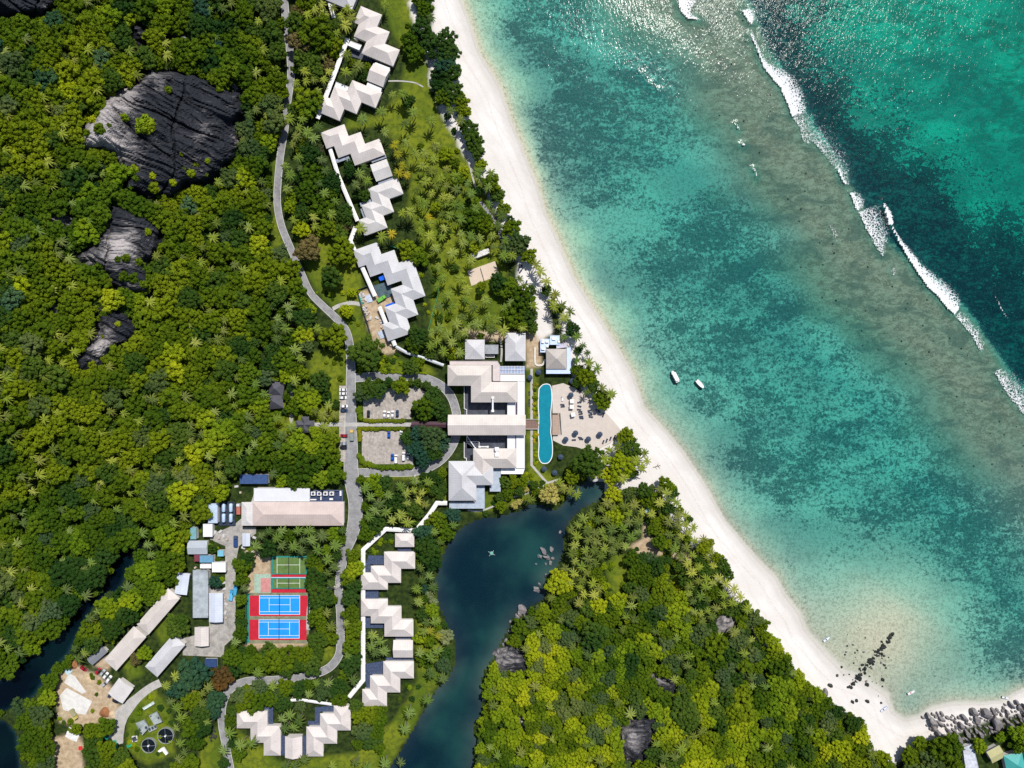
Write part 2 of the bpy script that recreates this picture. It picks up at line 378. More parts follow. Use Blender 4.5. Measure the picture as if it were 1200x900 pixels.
sep = b.n('SeparateXYZ', i_0=p).outputs['Z']
c = b.mix(b.ss(sep, -0.16, 0.0), c, (0.60, 0.58, 0.55))
b.out(b.bsdf(c, 0.95, 0.0, b.bump(f, 0.6, 0.8)))
ml, t = new_mat('lake_mud'); b = NB(t); p = b.pos()
b.out(b.bsdf(b.mix(b.ss(b.noise(p, 0.02, 4), 0.35, 0.65), (0.012, 0.026, 0.042), (0.055, 0.092, 0.085)), 0.95, 0.0)); 
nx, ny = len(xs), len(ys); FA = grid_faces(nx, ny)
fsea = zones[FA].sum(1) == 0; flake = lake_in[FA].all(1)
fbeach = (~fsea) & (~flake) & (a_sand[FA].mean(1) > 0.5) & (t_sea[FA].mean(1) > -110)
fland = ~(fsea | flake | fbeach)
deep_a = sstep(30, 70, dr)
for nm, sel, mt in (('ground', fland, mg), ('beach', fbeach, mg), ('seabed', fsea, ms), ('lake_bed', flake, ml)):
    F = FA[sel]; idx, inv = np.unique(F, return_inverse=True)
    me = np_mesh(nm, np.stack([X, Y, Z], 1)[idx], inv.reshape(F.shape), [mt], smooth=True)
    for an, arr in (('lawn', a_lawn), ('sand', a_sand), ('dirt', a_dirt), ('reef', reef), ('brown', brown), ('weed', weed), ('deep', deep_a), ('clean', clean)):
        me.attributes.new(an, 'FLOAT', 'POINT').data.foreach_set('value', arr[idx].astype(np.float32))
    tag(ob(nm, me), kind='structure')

# ------------------------------------------------------------------ sea surface with breakers
BREAK = [  # front line (shoreward edge of the foam), trailing widths, thickness of the foam
 ([(786,-40),(793,-2),(798,16),(806,22),(820,24)], [24,26,20,8,2], 0.85),
 ([(869,13),(876,25),(880,29)], [10,13,4], 0.9),
 ([(878,40),(884,52),(890,68)], [6,4,5], 0.75),
 ([(887,60),(894,79),(904,92),(914,104),(922,122),(927,137)], [1.5,9,18,22,23,19], 0.84),
 ([(926,134),(936,150),(940,166),(948,170)], [22,24,18,10], 0.36),
 ([(946,160),(960,176),(972,190),(984,205),(992,219)], [26,26,24,18,6], 0.34),
 ([(981,200),(986,212),(991,218)], [5,4,2], 0.95),
 ([(995,226),(1000,240),(1004,248)], [9,15,8], 0.75),
 ([(1005,249),(1013,266),(1020,280),(1027,292),(1034,301)], [26,30,26,18,3], 0.52),
 ([(1034,236),(1036,244),(1039,252),(1043,264)], [1.5,4,7,4], 1.0),
 ([(1042,262),(1048,274),(1055,288),(1064,303),(1074,319),(1086,336),(1099,349),(1110,362),(1118,369)], [2,3,6,9,12,17,19,19,12], 0.92),
 ([(1118,371),(1127,380),(1137,392),(1146,408),(1150,413)], [11,13,13,10,3], 0.5),
 ([(1164,436),(1171,449),(1180,463),(1192,478),(1204,494),(1240,540)], [12,22,26,30,30,26], 0.45),
 ([(1164,345),(1172,362),(1182,378)], [1.5,2.2,1.2], 0.72),
 ([(970,264),(976,276),(980,284)], [7,10,3], 0.30), ([(1042,316),(1047,324)], [12,8], 0.32),
 ([(862,147),(866,153)], [2.5,1], 0.9), ([(869,170),(873,172)], [3,2.5], 0.8), ([(882,198),(887,208)], [3,1], 0.9),
 ([(752,88),(763,102),(776,108)], [2,2.5,1], 0.22)]
sx = axis(-62, 322, 1.0, 2600); sy = axis(-206, 244, 1.0, 2600)
SX, SY = np.meshgrid(sx, sy); SX = SX.ravel(); SY = SY.ravel(); su, sv = 600+2*SX, 450-2*SY
foam = np.full(SX.shape, -2.0); lift = np.zeros(SX.shape)
near = (su > 680) & (su < 1260) & (sv > -60) & (sv < 560)
pu, pv = su[near], sv[near]; fo = np.full(pu.shape, -2.0); li = np.zeros(pu.shape)
jag = (fbm(pu/5, pv/5, 3)-0.45)*5.0
for pts, wid, amp in BREAK:
    P = np.array(pts, float); L = np.concatenate([[0], np.cumsum(np.hypot(*np.diff(P, axis=0).T))])
    d, s, a = seg_dist(pu+jag*0.25, pv, pts); wi = np.interp(a, L, wid)*1.22
    e = (a <= 0) | (a >= L[-1])
    sea_side = s < 0
    val = np.where(sea_side, amp*(1-(d/np.maximum(wi+jag*0.6, 0.8))**1.6), -d*1.3)
    val = np.where(e, np.minimum(val, 0.4-d*0.5), val)
    fo = np.maximum(fo, np.clip(val, -2, 1.1)); li = np.maximum(li, amp*0.55*np.exp(-(d/5.0)**2))
foam[near] = fo; lift[near] = li
edge_d, _, _ = seg_dist(su, sv, SHORE); wash = np.exp(-(edge_d/2.2)**2)*0.5
swell = 0.05*np.sin((SX*0.55+SY*0.83)/4.2+3*fbm(SX/30, SY/30, 2))
SZ = lift+swell*sstep(20, 120, edge_d)
nsx, nsy = len(sx), len(sy); F = grid_faces(nsx, nsy)
bx0, bx1, by0, by1 = sx[0], sx[-1], sy[0], sy[-1]
n0 = len(SX)
ring = np.concatenate([np.arange(nsx), np.arange(1, nsy)*nsx+nsx-1, (nsy-1)*nsx+np.arange(nsx-2, -1, -1), np.arange(nsy-2, 0, -1)*nsx])
VV = np.stack([SX, SY, SZ], 1); low = VV[ring].copy(); low[:, 2] = -70; VV = np.concatenate([VV, low, [[0, 0, -70]]])
k = len(ring); j = np.arange(k); jn = (j+1) % k
side = np.stack([ring[j], n0+j, n0+jn, ring[jn]], 1); c_ = np.full(k, n0+k)
bot = np.stack([n0+j, c_, c_, n0+jn], 1)
tri_bot = np.stack([n0+j, c_, n0+jn], 1)
F3 = np.concatenate([F[:, [0, 1, 2]], F[:, [0, 2, 3]], side[:, [0, 1, 2]], side[:, [0, 2, 3]], tri_bot])
def water_mat(name, dens, col, wave, strength, rough, foamy=False, rot=-32, ripple=1.0):
    m, t = new_mat(name); b = NB(t); p = b.pos()
    mp = b.n('Mapping'); mp.inputs['Rotation'].default_value = (0, 0, R(rot)); mp.inputs['Scale'].default_value = (1.0, 0.45, 1); b.link(p, mp.inputs[0])
    h = b.math('ADD', b.math('MULTIPLY', b.noise(mp.outputs[0], wave, 3, 0.55), 0.7), b.math('MULTIPLY', b.noise(mp.outputs[0], wave*3.1, 2, 0.5), 0.3*ripple))
    h = b.math('MULTIPLY', h, b.attr('chop')) if foamy else h
    nrm = b.bump(h, strength, 1.0)
    fr = b.n('Fresnel', i_IOR=1.33, i_Normal=nrm).outputs[0]
    gl = b.n('BsdfGlossy', i_Roughness=rough, i_Normal=nrm); gl.inputs['Color'].default_value = (1, 1, 1, 1)
    tr = b.n('BsdfTransparent')
    mx = b.n('MixShader'); b.link(fr, mx.inputs[0]); b.link(tr.outputs[0], mx.inputs[1]); b.link(gl.outputs[0], mx.inputs[2]); s = mx.outputs[0]
    if foamy:
        n1 = b.noise(p, 0.65, 6, 0.78, 0.6); vo = b.n('TexVoronoi', feature='DISTANCE_TO_EDGE', i_Scale=0.75); 
        wv = b.n('VectorMath', operation='ADD'); nz = b.n('TexNoise', i_Scale=0.35, i_Detail=4.0); b.link(p, nz.inputs[0]); b.link(p, wv.inputs[0]); sc_ = b.n('VectorMath', operation='SCALE'); sc_.inputs['Scale'].default_value = 3.2; b.link(nz.outputs['Color'], sc_.inputs[0]); b.link(sc_.outputs[0], wv.inputs[1])
        b.link(wv.outputs[0], vo.inputs['Vector'])
        lace = b.math('SUBTRACT', 1.0, b.ss(vo.outputs['Distance'], 0.0, 0.30))
        pat = b.math('ADD', b.math('MULTIPLY', n1, 0.85), b.math('MULTIPLY', lace, 0.28))
        fa = b.attr('foam')
        fm = b.ss(b.math('ADD', fa, b.math('MULTIPLY', b.math('SUBTRACT', pat, 0.5), 1.5)), 0.42, 0.80)
        fm = b.math('MULTIPLY', fm, b.ss(fa, -0.15, 0.06))
        df = b.n('BsdfDiffuse'); df.inputs[0].default_value = (0.78, 0.80, 0.83, 1)
        mx2 = b.n('MixShader'); b.link(b.math('MULTIPLY', fm, 0.86), mx2.inputs[0]); b.link(s, mx2.inputs[1]); b.link(df.outputs[0], mx2.inputs[2]); s = mx2.outputs[0]
    va = b.n('VolumeAbsorption', i_Density=dens); va.inputs['Color'].default_value = (*col, 1)
    b.out(s, va.outputs[0]); return m
m_sea = water_mat('sea_water', 0.46, (0.025, 0.915, 0.908), 0.36, 0.75, 0.06, True)
me = np_mesh('sea', VV, F3, [m_sea], smooth=True)
fa = np.full(len(VV), -2.0, np.float32); fa[:n0] = np.maximum(foam, -2)
me.attributes.new('foam', 'FLOAT', 'POINT').data.foreach_set('value', fa)
sd_r, ss_r, _ = seg_dist(su, sv, REEF); sdr = np.where(ss_r < 0, sd_r, -sd_r); ch = np.full(len(VV), 0.5, np.float32); ch[:n0] = 0.30+0.40*sstep(-90, 40, sdr)+0.10*sstep(220, -20, sv)*sstep(560, 720, su)
me.attributes.new('chop', 'FLOAT', 'POINT').data.foreach_set('value', ch)
tag(ob('sea', me), kind='structure')
m_lake = water_mat('lake_water', 0.55, (0.02, 0.70, 0.76), 0.5, 0.03, 0.03)
m_river = water_mat('river_water', 1.2, (0.05, 0.42, 0.52), 0.5, 0.04, 0.03)
def offset_poly(pts, d):
    out = []; n = len(pts); ar = sum(pts[i][0]*pts[(i+1) % n][1]-pts[(i+1) % n][0]*pts[i][1] for i in range(n)); sg = 1 if ar > 0 else -1
    for i in range(n):
        a, b2, c = np.array(pts[i-1], float), np.array(pts[i], float), np.array(pts[(i+1) % n], float)
        t1 = (b2-a)/max(np.hypot(*(b2-a)), 1e-6); t2 = (c-b2)/max(np.hypot(*(c-b2)), 1e-6); nn = np.array([t1[1]+t2[1], -t1[0]-t2[0]])*sg
        l = np.hypot(*nn); out.append(tuple(b2+nn/l*d) if l > 1e-6 else tuple(b2))
    return out
def water_body(name, pts, z, mt, depth=2.6):
    P = [((u-600)*0.5, (450-v)*0.5) for u, v in offset_poly(pts, 5)]
    mb = MB(); mb.prism(P, z-depth, z); me = mb.mesh(name, mt); return tag(ob(name, me), kind='structure')
water_body('lake', LAKEP, LAKE_Z, m_lake, 1.7); water_body('river', RIVER, LAKE_Z, m_river, 1.7); water_body('pond', RIVER2, LAKE_Z, m_river, 1.7)
# ------------------------------------------------------------------ roads, paths, paved areas
m_road = M('worn_asphalt', (0.25, 0.25, 0.262), 0.9, 0.25, 0.3, 0.15, grime=0.55)
m_path = M('concrete_path', (0.40, 0.385, 0.37), 0.9, 0.15, 0.4, 0.15, grime=0.3)
m_kerb = M('kerb_concrete', (0.5, 0.49, 0.47), 0.85, 0.12, 0.8)
m_park = M('car_park_gravel', (0.36, 0.325, 0.295), 0.95, 0.28, 0.6, 0.1, grime=0.6)
m_deck = M('pool_deck_sandstone', (0.52, 0.46, 0.415), 0.85, 0.08, 0.5)
m_conc = M('yard_concrete', (0.33, 0.315, 0.295), 0.9, 0.3, 0.3, 0.15, grime=0.55)
m_white = M('white_render', (0.74, 0.73, 0.72), 0.6, 0.05, 0.5)
m_line = M('white_paint', (0.8, 0.8, 0.8), 0.6, 0.04)
def spline(pts, n=6):
    P = np.array(pts, float); out = []
    for i in range(len(P)-1):
        p0, p1, p2, p3 = P[max(i-1, 0)], P[i], P[i+1], P[min(i+2, len(P)-1)]
        for k in range(n):
            t = k/n; out.append(0.5*((2*p1)+(-p0+p2)*t+(2*p0-5*p1+4*p2-p3)*t*t+(-p0+3*p1-3*p2+p3)*t**3))
    out.append(P[-1]); return np.array(out)
ROADS = []          # (points, width) kept for the planting mask
def strip(name, pts, width, mt, lift=0.06, smooth=6, kerb=False, cross=5, register=True, thick=0.25):
    """a road or path laid on the ground: pts in plan units, width in plan units (number or per point)"""
    P = spline(pts, smooth) if smooth else np.array(pts, float)
    wd = np.interp(np.linspace(0, 1, len(P)), np.linspace(0, 1, len(width)), width) if hasattr(width, '__len__') else np.full(len(P), width)
    T = np.gradient(P, axis=0); T /= np.maximum(np.hypot(T[:, 0], T[:, 1]), 1e-6)[:, None]; N = np.stack([-T[:, 1], T[:, 0]], 1)
    if register: ROADS.append((P, wd))
    V = []; F = []; nn = len(P)
    for j in range(cross):
        q = P+N*(wd*(j/(cross-1)-0.5))[:, None]
        x, y, z = ground_many(q[:, 0], q[:, 1], np.zeros(nn)); V.append(np.stack([x, y, np.maximum(z, 2.0 if z.max() > 2 else 0)+lift], 1))
    V = np.stack(V, 1)          # (nn, cross, 3)
    idx = np.arange(nn*cross).reshape(nn, cross)
    for i in range(nn-1):
        for j in range(cross-1): F.append((idx[i, j], idx[i+1, j], idx[i+1, j+1], idx[i, j+1]))
    top = V.reshape(-1, 3); n0 = len(top); low = top.copy(); low[:, 2] -= thick
    VV = np.concatenate([top, low])
    for j, fl in ((0, 1), (cross-1, 0)):
        for i in range(nn-1):
            a, b2 = idx[i, j], idx[i+1, j]; F.append((a, a+n0, b2+n0, b2) if fl else (a, b2, b2+n0, a+n0))
    o = ob(name, mesh(name, VV, F, mt)); tag(o, kind='structure')
    if kerb:
        for sgn in (-1, 1):
            q0 = P+N*(sgn*wd/2)[:, None]; mb = MB(); vv = []
            for off, h in ((-0.0, 0.0), (0.0, 0.14), (0.55, 0.14), (0.55, 0.0)):
                qq = q0+N*sgn*off; x, y, z = ground_many(qq[:, 0], qq[:, 1], np.zeros(nn)); vv.append(np.stack([x, y, z+lift-0.02+h], 1))
            vv = np.stack(vv, 1).reshape(-1, 3); ff = []
            for i in range(nn-1):
                for j in range(3): ff.append((i*4+j, (i+1)*4+j, (i+1)*4+j+1, i*4+j+1))
            ob('kerb', mesh('kerb', vv, ff, m_kerb), o)
    return o
PAVED = []
def slab(name, pts, mt, lift=0.05, thick=0.4, register=True, kind='structure', z=None, parent=None):
    zz = (LAND if z is None else z)+lift; P = [W(u, v, zz) for u, v in pts]
    if register: PAVED.append(pts)
    o = MB().prism(P, zz-thick, zz).build(name, mt, parent)
    if kind: tag(o, kind=kind)
    return o
def rect(u0, v0, u1, v1): return [(u0, v0), (u1, v0), (u1, v1), (u0, v1)]
strip('road', [(331,-20),(336,30),(340,60),(341,90),(337,120),(334,150),(329,180),(326,210),(325,238),(330,265),(341,292),(354,322),(364,343),(378,358),(393,372),(404,385),(409,400),(411,425),(411,470),(411,520),(412,560),(417,590),(414,620),(404,648),(399,672),(397,695),(399,720),(399,750),(397,768),(386,782),(368,790),(345,795),(318,797),(290,798),(272,806),(262,822),(260,845),(264,870),(272,910)],
      [8,8,8,7.5,7.5,7.5,7.5,7.5,7.5,7.5,7,7,7,7.5,8,8.5,9,11,15,16,16,14,10,8.5,8.5,8.5,8.5,8.5,8.5,8.5,8.5,8,8,8,8,8,8], m_road, 0.06, 6, True)
strip('drive_loop', [(415,443),(440,441),(470,441),(494,442.5),(514,450),(527,462),(534,480),(535.5,498),(532,518),(520,536),(502,548),(482,553),(450,553.5),(418,554)], 9, m_road, 0.064, 6, True)
lot1 = slab('car_park', [(425,461),(440,455),(490,454),(501,461),(491,474),(481,480),(482,491),(426,491)], m_park, 0.07)
lot2 = slab('car_park', [(424,505),(472,505),(472,519),(484,527),(484,544),(424,544)], m_park, 0.07)
lot3 = slab('parking_bay', rect(397.5, 452, 405, 541), m_park, 0.075)
m_bay = M('worn_bay_paint', (0.5, 0.48, 0.45), 0.8, 0.2, 1.0, grime=0.5)
for lot, us_, va, vb in ((lot1, np.arange(428, 481, 4.9), 480.5, 490.5), (lot1, np.arange(436, 490, 4.9), 456, 463), (lot2, np.arange(427, 472, 4.9), 505.4, 514), (lot2, np.arange(427, 484, 4.9), 533, 543.5)):
    for u_ in us_: slab('bay_line', rect(u_-0.12, va, u_+0.12, vb), m_bay, 0.078, 0.03, False, None, parent=lot)
for v_ in np.arange(454, 541, 4.9): slab('bay_line', rect(398, v_-0.12, 404.6, v_+0.12), m_bay, 0.083, 0.03, False, None, parent=lot3)
strip('footpath', [(396,497.5),(440,497.5),(482,497.5)], 4.6, m_path, 0.09, 0)
strip('footpath', [(368,497.5),(398,497.5)], 4.4, m_path, 0.08, 0)
strip('footpath', [(341.5,445),(341.5,470),(341,500)], 4, m_path, 0.07, 0)
strip('footpath', [(486,448),(486,462)], 2.6, m_path, 0.08, 0)
strip('footpath', [(483,526),(483,552)], 2.6, m_path, 0.08, 0)
strip('footpath', [(486,556),(489,566),(497,574)], 2.2, m_path, 0.08)
strip('footpath', [(623,432),(623,500),(623,545),(641,566),(655,562)], 3.0, m_path, 0.08, 0)
strip('footpath', [(641,567),(620,577),(598,584),(566,598),(548,598)], 2.0, m_path, 0.06)
strip('footpath', [(402,684),(380,692),(368,700),(362,712),(361,738)], 4.2, m_path, 0.08)
strip('footpath', [(410,660),(424,657.5)], 3.2, m_path, 0.09, 0)
strip('footpath', [(455,95),(470,95),(486,97),(496,102)], 1.6, m_path, 0.07)
strip('footpath', [(540,160),(548,185),(553,205),(558,222)], 1.8, m_path, 0.07)
strip('footpath', [(563,236),(573,250),(583,266),(590,285)], 4.0, m_road, 0.07)
strip('footpath', [(724,560),(727,572),(733,582),(742,588)], 2.6, m_path, 0.07)
strip('footpath', [(826,664),(840,678),(853,690)], 3.2, m_path, 0.2)
strip('footpath', [(868,706),(878,722),(884,740),(890,756)], 3.4, m_path, 0.3)
strip('footpath', [(390,362),(398,358),(412,355),(424,357)], 4.5, m_path, 0.09)
strip('footpath', [(586,398),(588,410),(587,424)], 2.2, m_path, 0.07)
strip('drive', [(188,800),(176,806),(162,817),(150,829),(140,842),(137,858),(140,872)], [9,9,10,14,18,17,9], m_path, 0.075)
slab('service_yard', [(272,562),(299,562),(299,590),(284,618),(300,618),(300,625),(280,640),(276,660),(276,745),(263,757),(262,770),(214,768),(215,748),(245,740),(246,690),(264,690),(264,640),(246,632),(248,615),(272,612)], m_conc, 0.06)
slab('concrete_pad', [(70,815),(78,806),(108,822),(100,838),(74,832)], M('chalky_slab', (0.62,0.61,0.59), 0.9, 0.12, 0.4, grime=0.2), 0.09)
slab('concrete_pad', [(75,800),(81,789),(88,793),(101,811),(96,813)], MATS['chalky_slab'], 0.09)
slab('pool_deck', [(647,452),(660,449),(674,455),(688,466),(700,478),(712,486),(722,497),(729,506),(716,519),(694,530),(676,524),(660,522),(648,516)], m_deck, 0.10)
slab('pool_terrace', rect(647.2, 484, 656, 509.5), M('timber_terrace', (0.36,0.27,0.22), 0.8, 0.15, 1.0), 0.16)

# ------------------------------------------------------------------ roof engine
def clip(poly, a, b2, c):          # keep a*x+b*y+c >= 0
    out = []; n = len(poly)
    for i in range(n):
        p, q = poly[i], poly[(i+1) % n]; dp = a*p[0]+b2*p[1]+c; dq = a*q[0]+b2*q[1]+c
        if dp >= 0: out.append(p)
        if (dp > 0 and dq < 0) or (dp < 0 and dq > 0):
            t = dp/(dp-dq); out.append((p[0]+(q[0]-p[0])*t, p[1]+(q[1]-p[1])*t))
    return out
def parea(p): return abs(sum(p[i][0]*p[(i+1) % len(p)][1]-p[(i+1) % len(p)][0]*p[i][1] for i in range(len(p))))/2 if len(p) > 2 else 0
class Roof:
    """rectangle roof: centre, unit axis (along the ridge), half length, half width, eave height, slope, hip or gable"""
    def __init__(s, c, ax, hl, hw, z0, slope, hip=True):
        s.c, s.ax, s.hl, s.hw, s.z0, s.slope, s.hip = c, ax, hl, hw, z0, slope, hip
        ay = (-ax[1], ax[0]); s.ay = ay; cx, cy = c
        s.rect = [(cx+ax[0]*p+ay[0]*q, cy+ax[1]*p+ay[1]*q) for p, q in ((-hl, -hw), (hl, -hw), (hl, hw), (-hl, hw))]
        s.hp = []; s.pl = []
        for d, h, real in ((ay, hw, True), ((-ay[0], -ay[1]), hw, True), (ax, hl, hip), ((-ax[0], -ax[1]), hl, hip)):
            # inside: h - dot(d, p-c) >= 0 ; plane z = z0 + slope*(h - dot)
            a, b2, c2 = -d[0], -d[1], h+d[0]*cx+d[1]*cy
            s.hp.append((a, b2, c2))
            if real: s.pl.append((a*slope, b2*slope, c2*slope+z0))
def roof_faces(roofs, i):
    r = roofs[i]; res = []
    for k, p in enumerate(r.pl):
        poly = list(r.rect)
        for m, q in enumerate(r.pl):
            if m != k: poly = clip(poly, q[0]-p[0], q[1]-p[1], q[2]-p[2])
            if len(poly) < 3: break
        pieces = [poly] if parea(poly) > 1e-3 else []
        for j, o in enumerate(roofs):
            if j == i: continue
            e = -1e-3 if j > i else 1e-3
            hs = list(o.hp)+[(q[0]-p[0], q[1]-p[1], q[2]-p[2]+e) for q in o.pl]
            nxt = []
            for poly in pieces:
                cur = poly
                for (a, b2, c) in hs:
                    outp = clip(cur, -a, -b2, -c)
                    if parea(outp) > 1e-3: nxt.append(outp)
                    cur = clip(cur, a, b2, c)
                    if parea(cur) <= 1e-3: cur = None; break
            pieces = nxt
        for poly in pieces: res.append((poly, p))
    return res
def roof_mat(name, col, grime=0.28):
    m, t = new_mat(name); b = NB(t); uv = b.n('UVMap'); uv.uv_map = 'uv'; p = b.pos()
    sx_ = b.n('SeparateXYZ', i_0=uv.outputs[0])
    fr = b.math('FRACT', b.math('MULTIPLY', sx_.outputs[0], 1/1.3)); seam = b.ss(b.math('ABSOLUTE', b.math('SUBTRACT', fr, 0.5)), 0.40, 0.5)
    fr2 = b.math('FRACT', b.math('MULTIPLY', sx_.outputs[1], 1/3.2)); lap = b.ss(b.math('ABSOLUTE', b.math('SUBTRACT', fr2, 0.5)), 0.46, 0.5)
    n1 = b.noise(p, 0.12, 5, 0.65); n2 = b.noise(p, 1.3, 3)
    mp = b.n('Mapping'); mp.inputs['Scale'].default_value = (1.4, 0.12, 1); b.link(uv.outputs[0], mp.inputs[0])
    st = b.noise(mp.outputs[0], 0.9, 4, 0.7)
    c = b.mix(b.ss(n1, 0.32, 0.68), tuple(q*0.89 for q in col), tuple(min(1, q*1.04) for q in col))
    c = b.mix(b.math('MULTIPLY', b.ss(st, 0.5, 0.75), grime), c, tuple(q*0.6 for q in col))
    c = b.mix(b.math('MULTIPLY', b.math('MAXIMUM', seam, lap), 0.26), c, tuple(q*0.55 for q in col))
    b.out(b.bsdf(c, 0.55, 0.35, b.bump(seam, 0.35, 0.06))); return m
RM = {'pink': roof_mat('roof_pale_pink', (0.60, 0.55, 0.53)), 'white': roof_mat('roof_white', (0.57, 0.55, 0.545)), 'grey': roof_mat('roof_pale_grey', (0.52, 0.52, 0.545)),
      'cool': roof_mat('roof_blue_grey', (0.40, 0.445, 0.50), 0.35), 'tan': roof_mat('roof_tan', (0.42, 0.385, 0.36), 0.4), 'salmon': roof_mat('roof_salmon', (0.54, 0.445, 0.415)),
      'cream': roof_mat('roof_cream', (0.57, 0.52, 0.49)), 'slate': roof_mat('roof_slate', (0.20, 0.21, 0.235), 0.5), 'shade': roof_mat('roof_dark_shingle', (0.085, 0.085, 0.105), 0.5),
      'ice': roof_mat('roof_ice_blue', (0.55, 0.60, 0.70)), 'teal': roof_mat('roof_teal', (0.06, 0.36, 0.34)), 'straw': roof_mat('roof_straw', (0.42, 0.40, 0.20)), 'blue': roof_mat('roof_blue', (0.16, 0.30, 0.42), 0.4),
      'maroon': roof_mat('roof_maroon', (0.22, 0.06, 0.06))}
m_wall = M('plaster_wall', (0.60, 0.575, 0.55), 0.75, 0.08, 0.5, grime=0.2)
m_eave = M('eave_board', (0.66, 0.63, 0.61), 0.6, 0.05)
BUILT = []
def add_roofs(root, roofs, mats, ground=LAND, wall=True, wall_mat=None, inset=0.8):
    for i, r in enumerate(roofs):
        V = []; F = []; UV = []
        for poly, p in roof_faces(roofs, i):
            a = sum(poly[k][0]*poly[(k+1) % len(poly)][1]-poly[(k+1) % len(poly)][0]*poly[k][1] for k in range(len(poly)))
            if a < 0: poly = poly[::-1]
            n = len(V); g = math.hypot(p[0], p[1]) or 1; ex, ey = -p[1]/g, p[0]/g
            for x, y in poly:
                V.append((x, y, p[0]*x+p[1]*y+p[2])); UV.append((x*ex+y*ey, (x*p[0]+y*p[1])/g))
            F.append(tuple(range(n, n+len(poly))))
        if F: ob('roof', mesh('roof', V, F, RM[mats[i]], uv=UV), root)
        # eave board (rim) and the walls below it
        e = 0.02+0.012*i; cx, cy = r.c; mb = MB(); rz = math.atan2(r.ax[1], r.ax[0])
        for sg in (-1, 1):
            mb.box((cx+r.ay[0]*sg*(r.hw-0.06-e), cy+r.ay[1]*sg*(r.hw-0.06-e), r.z0-0.14), (2*r.hl-2*e, 0.12, 0.24), rz)
            mb.box((cx+r.ax[0]*sg*(r.hl-0.06-e), cy+r.ax[1]*sg*(r.hl-0.06-e), r.z0-0.141), (0.12, 2*r.hw-0.26-2*e, 0.238), rz)
        mb.build('eaves', m_eave, root)
        if wall:
            hw, hl = r.hw-inset-0.02*i, r.hl-inset-0.02*i
            mw = MB().box((cx, cy, (ground-0.6+r.z0-0.02)/2), (2*hl, 2*hw, r.z0-0.02-ground+0.6), rz)
            mw.build('wall', wall_mat or m_wall, root)
            if not r.hip:           # gable ends
                top = r.z0+r.slope*(r.hw-inset)
                for sg in (-1, 1):
                    Vg = []; Fg = []; n = 0; q = hl+0.004
                    for d, z in ((-hw, r.z0-0.02), (hw, r.z0-0.02), (0, top-0.05)): Vg.append((cx+r.ax[0]*sg*q+r.ay[0]*d, cy+r.ax[1]*sg*q+r.ay[1]*d, z))
                    Fg.append((n, n+1, n+2) if sg > 0 else (n+1, n, n+2))
                    ob('gable', mesh('gable', Vg, Fg, wall_mat or m_wall), root)
        BUILT.append([(600+2*x*CAM_H/(CAM_H-r.z0), 450-2*y*CAM_H/(CAM_H-r.z0)) for x, y in r.rect])
def chain(start, ang, segs, w, z0, slope=0.5):
    """staggered roof: ridge zigzag. start in plan units, ang (deg) of axis a in the plan (v down), segs [('a',len)|('b',len)[,w]]"""
    ca, sa = math.cos(R(ang)), math.sin(R(ang)); ax = {'a': (ca, sa), 'b': (-sa, ca)}; u, v = start; out = []
    for sg in segs:
        d = ax[sg[0]]; L = sg[1]; ww = sg[2] if len(sg) > 2 else w
        u2, v2 = u+d[0]*L, v+d[1]*L; x0, y0 = W(u, v, z0); x1, y1 = W(u2, v2, z0)
        k = 0.5*(CAM_H-z0)/CAM_H; l = math.hypot(x1-x0, y1-y0)
        out.append(Roof(((x0+x1)/2, (y0+y1)/2), ((x1-x0)/l, (y1-y0)/l), l/2+ww*k, ww*k, z0, slope)); u, v = u2, v2
    return out
def prect(cu, cv, lu, lv, ang, z0, slope=0.45, hip=True, ridge_along='u'):
    """roof over a plan rectangle centre, sizes, rotation (deg, plan sense)"""
    x, y = W(cu, cv, z0); k = 0.5*(CAM_H-z0)/CAM_H; a = R(-ang)
    ax = (math.cos(a), math.sin(a)); hl, hw = lu*k/2, lv*k/2
    if ridge_along == 'v': ax = (-ax[1], ax[0]); hl, hw = hw, hl
    return Roof((x, y), ax, hl, hw, z0, slope, hip)
def building(name, label, roofs, mats, cat='building', group=None, **kw):
    c = roofs[0].c; root = empty(name, (0, 0, 0), label, cat, group)
    if isinstance(mats, str): mats = [mats]*len(roofs)
    add_roofs(root, roofs, mats, **kw); return root
def flat_part(root, pts, z, mt, name='flat_roof', thick=0.5, parapet=0.25, walls=True, pm=None, ground=LAND):
    P = [W(u, v, z) for u, v in pts]; BUILT.append(pts)
    o = MB().prism(P, z-thick, z).build(name, mt, root)
    if walls:
        cx = sum(p[0] for p in P)/len(P); cy = sum(p[1] for p in P)/len(P); Q = [(cx+(x-cx)*0.95, cy+(y-cy)*0.95) for x, y in P]
        MB().prism(Q, ground-0.6, z-thick-0.01).build('wall', m_wall, root)
    if parapet:
        mb = MB()
        for i in range(len(P)):
            a, b2 = P[i], P[(i+1) % len(P)]; L = math.hypot(b2[0]-a[0], b2[1]-a[1]); rz = math.atan2(b2[1]-a[1], b2[0]-a[0])
            nx_, ny_ = -(b2[1]-a[1])/L, (b2[0]-a[0])/L
            sgn = 1 if sum(P[k][0]*P[(k+1) % len(P)][1]-P[(k+1) % len(P)][0]*P[k][1] for k in range(len(P))) > 0 else -1
            mb.box(((a[0]+b2[0])/2+nx_*sgn*(0.14+0.002*i), (a[1]+b2[1])/2+ny_*sgn*(0.14+0.002*i), z+parapet/2-0.01+0.003*i), (L-0.02, 0.24, parapet), rz)
        mb.build('parapet', pm or mt, root)
    return o

